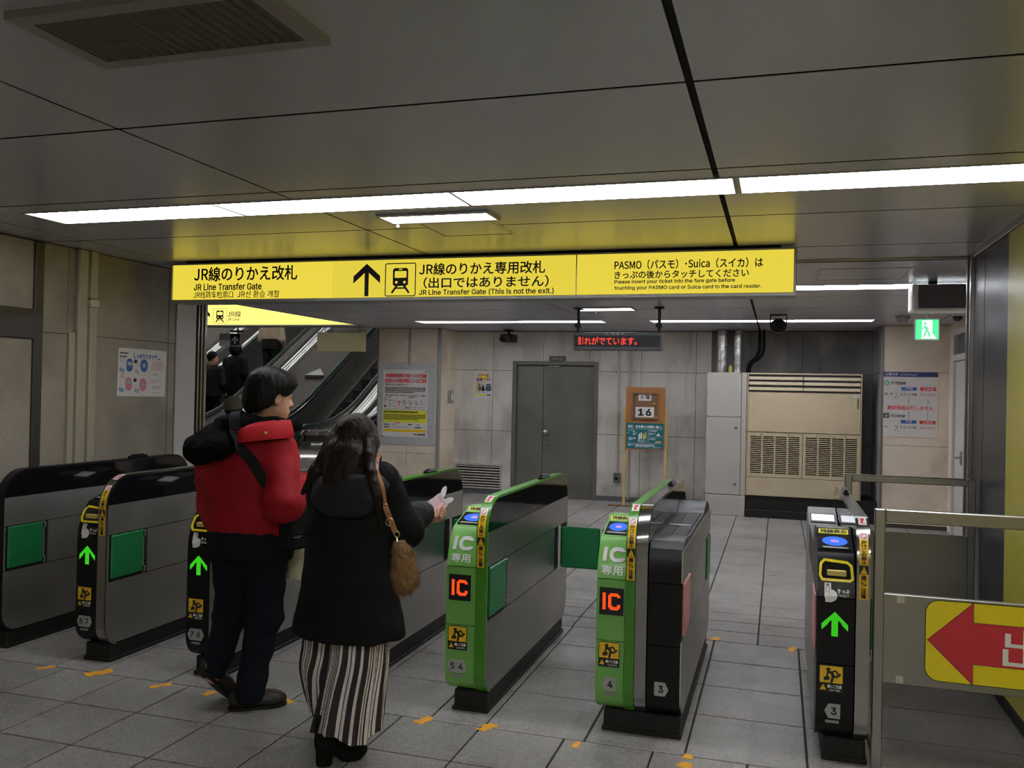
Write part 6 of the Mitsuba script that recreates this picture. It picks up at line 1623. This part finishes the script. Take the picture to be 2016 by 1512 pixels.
# his bags
t = thing('messenger_bag', 'black messenger bag at the hip of the person in red, its strap across the back', 'bag')
bgc = V(-2.175, 3.70, 0.895)
def rbox(c, s, r, rot=0.0):
    M = m3.Manifold.batch_hull([m3.Manifold.sphere(r, 12).translate([x * (s[0] / 2 - r), y * (s[1] / 2 - r), z * (s[2] / 2 - r)]) for x in (-1, 1) for y in (-1, 1) for z in (-1, 1)])
    m = M.rotate([0, 0, rot]).translate([float(q) for q in c]).to_mesh()
    return trimesh.Trimesh(np.array(m.vert_properties[:, :3]), np.array(m.tri_verts), process=False)
part(t, 'body', rbox(bgc, (0.085, 0.24, 0.20), 0.025, -12), 'mat_black_matt', smooth=40)
part(t, 'flap', rbox(bgc + V(0.012, -0.004, 0.035), (0.085, 0.25, 0.13), 0.02, -12), 'mat_strap', smooth=40)
part(t, 'buckle', cat([cyl((-2.135, 3.60, z), (-2.115, 3.615, z), 0.004, 8) for z in (0.87, 0.885)] + [cbox(-2.15, -2.12, 3.585, 3.60, 0.862, 0.868, 0.001)]), 'mat_chrome')
jkh = uni(grow(jt, 0.012), grow(hood, 0.004))
P, g = on_surface(jkh, dense([(-2.47, 3.78, 1.36), (-2.46, 3.66, 1.43), (-2.435, 3.54, 1.42), (-2.385, 3.47, 1.33), (-2.315, 3.48, 1.215), (-2.245, 3.50, 1.11), (-2.19, 3.56, 1.01), (-2.17, 3.62, 0.96)], 60), 0.006)
part(t, 'strap', ribbon(smooth_path(P), smooth_path(g), 0.050, 0.005), 'mat_strap', smooth=30)
t = thing('tote_bag', 'cream tote bag hanging in front of the person in red', 'bag')
def tote():
    rows = []
    for z, w, d in ((0.605, 0.17, 0.05), (0.66, 0.175, 0.06), (0.74, 0.165, 0.065), (0.82, 0.15, 0.05), (0.905, 0.13, 0.03)):
        ring = []
        for i in range(28):
            a = 2 * math.pi * i / 28
            k = 1 + 0.06 * math.sin(7 * a + z * 20)
            ring.append((-2.285 + (0.93 * math.copysign(abs(math.cos(a)) ** 0.5, math.cos(a)) * w / 2) * k, 3.895 + math.copysign(abs(math.sin(a)) ** 0.6, math.sin(a)) * d * k + 0.3 * (0.02) * math.cos(a), z))
        rows.append(ring)
    v = np.array(rows).reshape(-1, 3); f = []
    for i in range(4):
        for j in range(28):
            a, b = i * 28 + j, i * 28 + (j + 1) % 28
            f += [(a, b, b + 28), (a, b + 28, a + 28)]
    n = len(v); v = np.vstack([v, v[:28].mean(0)]); f += [(n, (j + 1) % 28, j) for j in range(28)]
    return trimesh.Trimesh(v, np.array(f), process=False)
part(t, 'bag', tote(), 'mat_tote', smooth=40)
part(t, 'handle', cat([tube(dense([(-2.33, y, 0.89), (-2.31, y, 0.98), (-2.235, 3.90, 1.07), (-2.255, y, 0.98), (-2.25, y, 0.89)], 20), 0.006, 8) for y in (3.88, 3.91)]), 'mat_tote')

# ---- the person in the black coat
t = thing('person', 'person with long dark hair, black hooded coat and striped wide trousers, holding out a phone', 'person')
WC, WF = V(-1.730, 3.385, 1.325), (0.42, 0.88, -0.30)
hd, HL, HR = head_sdf(WC, WF, 0.98)
SR, SL = V(-1.605, 3.375, 1.175), V(-1.865, 3.375, 1.135)
ER, WR_ = V(-1.525, 3.445, 0.965), V(-1.545, 3.695, 1.000)
EL_, WL_ = V(-1.905, 3.43, 0.925), V(-1.80, 3.62, 0.97)
body = sm(0.04, cap((-1.73, 3.365, 1.17), WC + V(0, -0.01, -0.05), 0.05, 0.048), cap((-1.735, 3.365, 1.06), (-1.73, 3.35, 0.85), 0.115, 0.12), cap(SL, SR, 0.05), cap(SR, ER, 0.042, 0.036), cap(ER, WR_, 0.034, 0.024), cap(SL, EL_, 0.042, 0.036), cap(EL_, WL_, 0.034, 0.024),
          cap((-1.66, 3.34, 0.78), (-1.675, 3.35, 0.42), 0.08, 0.052), cap((-1.675, 3.35, 0.42), (-1.770, 3.262, 0.09), 0.046, 0.026), cap((-1.80, 3.36, 0.78), (-1.82, 3.47, 0.43), 0.08, 0.052), cap((-1.82, 3.47, 0.43), (-1.832, 3.55, 0.09), 0.046, 0.026))
body_m = nets(sm(0.02, body, hd), (-2.1, 3.1, 0.0), (-1.35, 3.85, 1.5), 0.0085)
# phone axes and the hand that grips it
pc = V(-1.523, 3.80, 1.026)
pa = V(0.16, 0.90, 0.30); pa /= np.linalg.norm(pa)
pb = V(0.42, 0.16, -0.85); pb -= pa * (pb @ pa); pb /= np.linalg.norm(pb)
pn = np.cross(pa, pb)
if pn @ (V(0, 0, EYE) - pc) < 0: pn = -pn
W_ = WR_
K = lambda a, b, n: pc + pa * a + pb * b + pn * n
palm = [(W_, .020), (K(-.055, .045, -.016), .012), (K(-.02, .048, -.020), .012), (K(-.03, .02, -.020), .012), (K(-.06, .02, -.012), .013)]
fing = [[(K(-.050, .040, .004), .012), (K(-.022, .020, .015), .0095), (K(.005, .012, .0155), .0088), (K(.022, .010, .0150), .008)]]
for i, (a0, L) in enumerate(((.006, 0.9), (-.010, 1.0), (-.026, .95), (-.042, .8))):
    fing.append([(K(a0 - .012, .045, -.020), .0095), (K(a0 + .006, .052 + .004 * i, -.008), .009), (K(a0 + .012, .047 + .004 * i, .012), .0085), (K(a0 + .010, .036 + .003 * i, .0165), .0075)])
hR = hand_mesh(palm, fing[:1] + fing[2:])
hR = hR + hand_mesh([(K(-.02, .048, -.020), .010), (K(-.03, .03, -.020), .010)], [fing[1]])
hL = simple_hand(WL_, (0.3, 0.95, 0.0), (0.0, -0.1, 0.99), (0.85, -0.4, 0.0))
part(t, 'body', join_body(body_m, [hR, hL]), 'mat_skin', smooth=40)
ct = sm(0.05, column([0.525, 0.55, 0.70, 0.85, 1.02, 1.13, 1.20, 1.26], [-1.728, -1.728, -1.732, -1.732, -1.732, -1.732, -1.728, -1.728], [3.345, 3.345, 3.345, 3.35, 3.365, 3.37, 3.372, 3.375],
                     [0.252, 0.250, 0.218, 0.194, 0.188, 0.175, 0.125, 0.075], [0.185, 0.183, 0.170, 0.160, 0.152, 0.135, 0.10, 0.07]),
        cap(SL, SR, 0.062), cap(SR, ER, 0.078, 0.078), cap(ER, WR_ + V(0, -0.035, 0.0), 0.078, 0.056), cap(SL, EL_, 0.074, 0.068), cap(EL_, WL_, 0.066, 0.052))
ct_w = wrinkle(wrinkle(ct, 0.012, (6, 6, 7), 13), 0.005, (20, 20, 16), 9)
ct_f = sub(ct_w, cap((-1.73, 3.37, 1.22), WC, 0.055))
coat_m = nets(ct_f, (-2.1, 3.08, 0.46), (-1.36, 3.85, 1.32), 0.009)
part(t, 'coat', coat_m, 'mat_coat', smooth=True, label='black knee length coat')
hood = sm(0.04, ell((-1.70, 3.236, 1.125), (0.168, 0.060, 0.100), frame((0.1, 0.95, -0.25))), cap((-1.84, 3.30, 1.155), (-1.84, 3.40, 1.165), 0.04), cap((-1.605, 3.27, 1.165), (-1.555, 3.40, 1.175), 0.050, 0.040))
hood0 = hood
hood = wrinkle(wrinkle(hood, 0.014, (6, 6, 16), 21), 0.005, (24, 24, 24), 9)
part(t, 'hood', nets(hood, (-2.0, 3.10, 1.03), (-1.42, 3.55, 1.33), 0.008), 'mat_coat_hood', smooth=True, label='black hood folded on the back')
cuff = wrinkle(cap(WR_ + V(0, -0.075, 0.0), WR_ + V(0, -0.02, 0.0), 0.064, 0.060), 0.004, (30, 60, 30), 3)
part(t, 'cuff', nets(sub(cuff, cap(WR_ + V(0, -.03, 0), WR_ + V(0, .1, 0), 0.03)), WR_ - .15, WR_ + .13, 0.006), 'mat_coat_hood', smooth=True)
hair = sm(0.03, ell(HL(0, -0.018, 0.025), V(.088, .104, .106), HR), ell(HL(0, -.055, -.05), V(.080, .06, .10), HR))
hair = inter(hair, half((HR @ V(0, 0.80, -0.60)), HL(0, 0.045, 0.0)))
hair = sm(0.03, hair, cap((-1.76, 3.30, 1.29), (-1.75, 3.245, 1.19), 0.068, 0.058), cap((-1.71, 3.29, 1.27), (-1.69, 3.235, 1.18), 0.066, 0.045), cap((-1.80, 3.335, 1.33), (-1.865, 3.285, 1.205), 0.048, 0.030), cap((-1.865, 3.285, 1.205), (-1.915, 3.265, 1.12), 0.028, 0.010),
          cap((-1.655, 3.37, 1.33), (-1.625, 3.265, 1.22), 0.036, 0.026))
SP, _ = on_surface(uni(ct, hood0), dense([(-1.645, 3.32, 1.32), (-1.592, 3.25, 1.25), (-1.556, 3.20, 1.17), (-1.532, 3.195, 1.09), (-1.498, 3.22, 0.99)], 9), 0.016)
SP = np.vstack([V(-1.655, 3.34, 1.33), V(-1.625, 3.29, 1.285), SP[2:]])
sr = np.linspace(0.028, 0.007, 9)
hair = uni(wrinkle(hair, 0.0035, (70, 70, 6), 6), sm(0.01, *[cap(SP[i], SP[i + 1], sr[i], sr[i + 1]) for i in range(8)]))
part(t, 'hair', nets(hair, (-1.97, 3.12, 0.93), (-1.44, 3.56, 1.50), 0.0055), 'mat_hair_brown', smooth=True, label='long dark brown hair')
# striped wide trousers
def stripes(p, n, uv):
    c = dr.floor(uv.x)
    r = cell_rand(c, 1.0, 0.0)
    f = uv.x - c
    v = mi.Color3f(0.018, 0.015, 0.016)
    white, tan, grey = mi.Color3f(0.62, 0.55, 0.53), mi.Color3f(0.20, 0.145, 0.09), mi.Color3f(0.26, 0.245, 0.24)
    w = 0.10 + 0.16 * cell_rand(c, 5.0, 0.0)
    edge = (f > w) & (f < 1.0 - 0.5 * w)
    v = dr.select((r > 0.30) & edge, white, v)
    v = dr.select((r > 0.84) & (f > 0.4) & (f < 0.7), tan, v)
    pat = (dr.abs(f - 0.55) < 0.16) & (dr.sin(uv.y * 170.0) > -0.1)
    v = dr.select((r > 0.64) & (r < 0.78) & pat, mi.Color3f(0.05, 0.04, 0.04), v)
    v = dr.select((r > 0.20) & (r < 0.30) & edge, grey, v)
    return v
mat('mat_stripes', proc(stripes), 0.8)
def wide_leg(zs, cx, cy, rx, ry, seed, amp, hem):
    N, M = 160, 30
    r = np.random.default_rng(seed)
    ph = r.uniform(0, 6.28, 4)
    th = np.linspace(0, 2 * math.pi, N + 1)
    v, uv = [], []
    from scipy.interpolate import PchipInterpolator as I
    q = [I(zs, a) for a in (cx, cy, rx, ry)]
    for k in range(M + 1):
        s = k / M
        z = zs[-1] + (zs[0] - zs[-1]) * s
        zz = z + hem(th) * s
        fold = 1 + amp * (0.25 + s) * (0.5 * np.sin(6 * th + ph[0] + 0.8 * s) + 0.3 * np.sin(11 * th + ph[1] - 1.2 * s) + 0.25 * np.sin(17 * th + ph[2]))
        x = q[0](z) + q[2](z) * np.cos(th) * fold; y = q[1](z) + q[3](z) * np.sin(th) * fold
        v.append(np.stack([x, y, zz], 1)); uv.append(np.stack([th / (2 * math.pi) * 44 + 0.35 * np.sin(s * 5 + seed), np.full(N + 1, s * 0.45)], 1))
    v, uv = np.vstack(v), np.vstack(uv)
    f = []
    for k in range(M):
        for j in range(N):
            a = k * (N + 1) + j; b = a + N + 1
            f += [(a, b, b + 1), (a, b + 1, a + 1)]
    return trimesh.Trimesh(v, np.array(f), process=False), uv
m, uv = wide_leg([0.135, 0.30, 0.45, 0.62], [-1.702, -1.685, -1.672, -1.675], [3.305, 3.32, 3.33, 3.34], [0.142, 0.132, 0.125, 0.13], [0.125, 0.115, 0.11, 0.12], 4, 0.12, lambda th: 0.018 * np.sin(3 * th + 1))
part(t, 'trouser_leg', m, 'mat_stripes', smooth=True, uv=uv, label='striped wide trouser leg')
m, uv = wide_leg([0.165, 0.32, 0.45, 0.62], [-1.858, -1.868, -1.84, -1.80], [3.46, 3.43, 3.39, 3.36], [0.085, 0.105, 0.11, 0.12], [0.14, 0.14, 0.12, 0.12], 9, 0.13, lambda th: 0.02 * np.sin(2 * th))
part(t, 'trouser_leg', m, 'mat_stripes', smooth=True, uv=uv, label='striped wide trouser leg')
def boot(heel, toe):
    heel, toe = V(*heel, 0), V(*toe, 0)
    d = toe - heel; L = np.linalg.norm(d); d /= L
    up = V(0, 0, 1); s = np.cross(d, up); R = np.stack([s, d, up], 1)
    f = sm(0.03, cap(heel + d * .03 + up * .10, heel + d * .035 + up * .17, .042, .048), cap(heel + d * .04 + up * .085, toe - d * .05 + up * .036, .040, .034), ell(toe - d * .045 + up * .032, (.040, .055, .030), R), ell(toe - d * .07 + up * .03, (.041, .05, .03), R))
    f = inter(f, half(-up, up * 0.002))
    hl = inter(cap(heel + d * .028 + up * .0, heel + d * .03 + up * .08, .033, .036), half(-up, up * 0.001))
    lo, hi = np.minimum(heel, toe) - .1, np.maximum(heel, toe) + .1; hi[2] = .32; lo[2] = -.02
    return nets(sm(0.008, f, hl), lo, hi, 0.006)
part(t, 'boot', boot((-1.795, 3.225), (-1.660, 3.385)), 'mat_boot', smooth=True, label='black ankle boot with block heel')
part(t, 'boot', boot((-1.84, 3.52), (-1.80, 3.73)), 'mat_boot', smooth=True, label='black ankle boot hidden in front')

t = thing('phone', 'pink phone with white bunny ears held out over the gates', 'phone')
fr = (tuple(pa), tuple(pb))
def on_phone(poly, n0, d):
    m = extr(poly, d)
    v = np.array(m.vertices)
    m.vertices = pc + v[:, :1] * pa + v[:, 1:2] * pb + (v[:, 2:] + n0) * pn
    m.fix_normals()
    return m
part(t, 'case', on_phone(rrect(0.136, 0.07, 0.012, -0.068, -0.035), -0.005, 0.010), 'mat_phone_pink', smooth=30)
part(t, 'edge', on_phone(rrect(0.138, 0.072, 0.012, -0.069, -0.036).difference(rrect(0.134, 0.068, 0.011, -0.067, -0.034)), -0.004, 0.0092), 'mat_phone_white')
for b0, ang in ((-0.018, -24), (0.016, 8)):
    e = affinity.translate(affinity.rotate(affinity.scale(Point(0, 0).buffer(1, 16), 0.036, 0.0125), ang), 0.094, b0 + (-0.010 if ang < 0 else 0.004))
    part(t, 'bunny_ear', on_phone(e, -0.004, 0.008), 'mat_phone_white', smooth=30)
part(t, 'camera', on_phone(rrect(0.016, 0.022, 0.006, 0.034, -0.026), 0.005, 0.0012), 'mat_greyprint')
part(t, 'printed_face', on_phone(U(Point(0.028, 0.004).buffer(0.004), Point(0.010, -0.010).buffer(0.004), Point(0.012, 0.004).buffer(0.003)), 0.005, 0.001), 'mat_pink_print') if False else None

t = thing('fur_bag', 'brown fur bag on a tan leather strap at the side of the person in black', 'bag')
fb = sm(0.03, ell((-1.424, 3.225, 0.845), (0.036, 0.062, 0.095), None), cap((-1.452, 3.225, 0.935), (-1.428, 3.225, 0.86), 0.022, 0.036), ell((-1.410, 3.225, 0.800), (0.040, 0.062, 0.045)))
fb = wrinkle(wrinkle(fb, 0.010, (45, 45, 30), 5), 0.007, (110, 110, 60), 8)
part(t, 'fur', nets(fb, (-1.56, 3.10, 0.70), (-1.31, 3.37, 1.02), 0.0045), 'mat_fur', smooth=True)
r = np.random.default_rng(4)
hm = nets(fb, (-1.56, 3.10, 0.70), (-1.31, 3.37, 1.02), 0.012)
hv = []
for i in range(2600):
    j = r.integers(len(hm.faces)); w = r.dirichlet((1, 1, 1)); p = (hm.vertices[hm.faces[j]] * w[:, None]).sum(0)
    n_ = np.cross(*(hm.vertices[hm.faces[j]][1:] - hm.vertices[hm.faces[j]][0])); n_ /= np.linalg.norm(n_) + 1e-9
    dv = n_ * 0.6 + V(0.1, 0, -0.75) + r.normal(0, 0.25, 3); dv /= np.linalg.norm(dv)
    sd = np.cross(dv, r.normal(0, 1, 3)); sd /= np.linalg.norm(sd)
    hv.append((p - n_ * .004 - sd * .0012, p - n_ * .004 + sd * .0012, p + dv * r.uniform(.012, .022)))
hv = np.array(hv).reshape(-1, 3)
part(t, 'hairs', trimesh.Trimesh(hv, np.arange(len(hv)).reshape(-1, 3), process=False), 'mat_fur', kind='stuff')
cth = uni(ct, hood0)
P, g = on_surface(cth, dense([(-1.66, 3.46, 1.25), (-1.625, 3.38, 1.275), (-1.60, 3.31, 1.26), (-1.562, 3.24, 1.20), (-1.535, 3.22, 1.13), (-1.508, 3.24, 1.07), (-1.49, 3.24, 1.02)], 34), 0.016)
P = np.vstack([P[:-6], dense([tuple(P[-7]), (-1.485, 3.232, 1.02), (-1.470, 3.232, 0.985)], 6)])
g = np.vstack([g[:-6], np.tile(V(0.35, -0.93, 0.0), (6, 1))])
P, g = smooth_path(P), smooth_path(g)
part(t, 'strap', ribbon(P, g, 0.022, 0.004), 'mat_leather', smooth=30, label='tan leather strap')
def torus(c, R_, r_, nrm):
    a = np.linspace(0, 2 * math.pi, 25)[:-1]
    n_ = np.array(nrm, float); n_ /= np.linalg.norm(n_); e1 = np.cross(n_, (0, 0, 1.0)); e1 /= np.linalg.norm(e1); e2 = np.cross(n_, e1)
    p = np.array(c) + R_ * (np.cos(a)[:, None] * e1 + np.sin(a)[:, None] * e2)
    return tube(np.vstack([p, p[:2]]), r_, 6, caps=False)
part(t, 'ring', torus((-1.492, 3.222, 1.028), 0.015, 0.002, (0.35, -0.93, 0)), 'mat_gold', smooth=True)
part(t, 'ring', torus((-1.462, 3.228, 0.980), 0.011, 0.002, (0.35, -0.93, 0)), 'mat_gold', smooth=True)
part(t, 'clasp', cat([cyl((-1.460, 3.222, 0.968), (-1.448, 3.205, 0.938), 0.003, 8), torus((-1.445, 3.200, 0.930), 0.006, 0.002, (0.35, -0.93, 0))]), 'mat_gold')

# ---- people farther away
def far_person(label, x, y, z, H, coat, hem, trousers, hair_m, fwd=(0, 1, 0), hooded=False, hat=None):
    t = thing('person', label, 'person')
    s = H / 1.62
    B = lambda a, b, c: V(x + a * s, y + b * s, z + c * s)
    hd, L, R = head_sdf(B(0, 0.02, 1.50), fwd, s)
    b = sm(0.04 * s, cap(B(0, 0, 1.32), B(0, .01, 1.45), .055 * s), cap(B(0, 0, 1.15), B(0, 0, .92), .12 * s), cap(B(-.16, 0, 1.28), B(.16, 0, 1.28), .055 * s), cap(B(-.1, 0, .85), B(-.1, .02, .46), .08 * s, .055 * s), cap(B(-.1, .02, .46), B(-.1, 0, .08), .052 * s, .04 * s), cap(B(.1, 0, .85), B(.1, .02, .46), .08 * s, .055 * s), cap(B(.1, .02, .46), B(.1, 0, .08), .052 * s, .04 * s),
           cap(B(-.19, 0, 1.26), B(-.23, 0, 1.0), .045 * s), cap(B(-.23, 0, 1.0), B(-.2, .14, .84), .04 * s, .03 * s), cap(B(.19, 0, 1.26), B(.23, 0, 1.0), .045 * s), cap(B(.23, 0, 1.0), B(.2, .14, .84), .04 * s, .03 * s), cap(B(-.2, .14, .84), B(-.19, .19, .77), .032 * s, .026 * s), cap(B(.2, .14, .84), B(.19, .19, .77), .032 * s, .026 * s))
    part(t, 'body', nets(sm(.02, b, hd), B(-.4, -.3, 0), B(.4, .4, 1.75), 0.013), 'mat_skin', smooth=True)
    c = sm(0.05 * s, column([z + hem * s, z + (hem + .1) * s, z + 1.1 * s, z + 1.25 * s, z + 1.36 * s], [x] * 5, [y] * 5, [.22 * s, .215 * s, .2 * s, .19 * s, .09 * s], [.15 * s, .15 * s, .15 * s, .13 * s, .08 * s]),
           cap(B(-.17, 0, 1.27), B(.17, 0, 1.27), .075 * s), cap(B(-.2, 0, 1.25), B(-.235, 0, 1.0), .072 * s), cap(B(-.235, 0, 1.0), B(-.2, .13, .86), .066 * s, .05 * s), cap(B(.2, 0, 1.25), B(.235, 0, 1.0), .072 * s), cap(B(.235, 0, 1.0), B(.2, .13, .86), .066 * s, .05 * s))
    part(t, 'coat', nets(wrinkle(c, .01, (7, 7, 10), 3), B(-.45, -.35, hem - .1), B(.45, .4, 1.5), 0.014), coat, smooth=True)
    q = sm(0.05 * s, column([z + .78 * s, z + .9 * s, z + 1.02 * s], [x] * 3, [y] * 3, [.19 * s, .19 * s, .18 * s], [.145 * s, .145 * s, .14 * s]), cap(B(-.1, 0, .86), B(-.1, .02, .46), .1 * s, .075 * s), cap(B(-.1, .02, .46), B(-.1, 0, .1), .075 * s, .062 * s), cap(B(.1, 0, .86), B(.1, .02, .46), .1 * s, .075 * s), cap(B(.1, .02, .46), B(.1, 0, .1), .075 * s, .062 * s))
    part(t, 'trousers', nets(q, B(-.35, -.3, .02), B(.35, .3, 1.1), 0.014), trousers, smooth=True)
    for sx_ in (-.1, .1):
        sh = inter(sm(.02, ell(B(sx_, -.01, .035), (.045 * s, .07 * s, .045 * s)), ell(B(sx_, .1, .03), (.045 * s, .09 * s, .04 * s))), half((0, 0, -1), (0, 0, z + 0.001)))
        part(t, 'shoe', nets(sh, B(sx_ - .1, -.14, -.03), B(sx_ + .1, .24, .12), 0.01), 'mat_shoe', smooth=True)
    hr = inter(grow(ell(L(0, -.012, .02), V(.092, .105, .11) * s, R), 0), half(R @ V(0, .75, -.66), L(0, .04, .0)))
    part(t, 'hair', nets(hr, B(-.25, -.25, 1.25), B(.25, .3, 1.75), 0.011), hair_m, smooth=True)
    if hooded:
        hh = sub(ell(L(0, -.015, .0), V(.125, .135, .15) * s, R), ell(L(0, .12, -.01), V(.085, .11, .11) * s, R))
        part(t, 'hood', nets(hh, B(-.25, -.25, 1.2), B(.25, .3, 1.8), 0.012), coat, smooth=True)
    if hat:
        hh = inter(ell(L(0, -.012, .045), V(.102, .115, .105) * s, R), half(R @ V(0, .25, -1), L(0, 0, .015)))
        part(t, 'hat', nets(hh, B(-.25, -.25, 1.3), B(.25, .3, 1.8), 0.009), hat, smooth=True)
        part(t, 'scarf', nets(sm(.02, ell(B(0, .0, 1.36), (.11 * s, .1 * s, .045 * s))), B(-.2, -.2, 1.2), B(.2, .2, 1.5), 0.011), 'mat_cream_knit', smooth=True)
    return t
zs = lambda y: float(incl(12.95 + 0.4 * math.floor((y - 12.95) / 0.4) + 0.35))   # tread of the step under y
far_person('person in a hooded black coat on the left escalator', -10.30, 14.86, zs(14.86), 1.56, 'mat_black_matt', 0.5, 'mat_trousers', 'mat_hair', hooded=True)
far_person('person in a beige coat and black trousers higher up the left escalator', -10.12, 15.86, zs(15.86), 1.66, 'mat_beige_coat', 0.98, 'mat_black_matt', 'mat_hair')
far_person('person in a black padded jacket on the left escalator, half hidden by the grey column', -10.42, 14.30, zs(14.30), 1.60, 'mat_coat_hood', 0.75, 'mat_trousers', 'mat_hair', fwd=(0.8, 0.6, 0))
far_person('person in an olive knit cap beyond the gates, peeping over the black hood', -5.0, 7.2, 0.0, 1.44, 'mat_olive', 0.5, 'mat_trousers', 'mat_hair', hat='mat_olive')
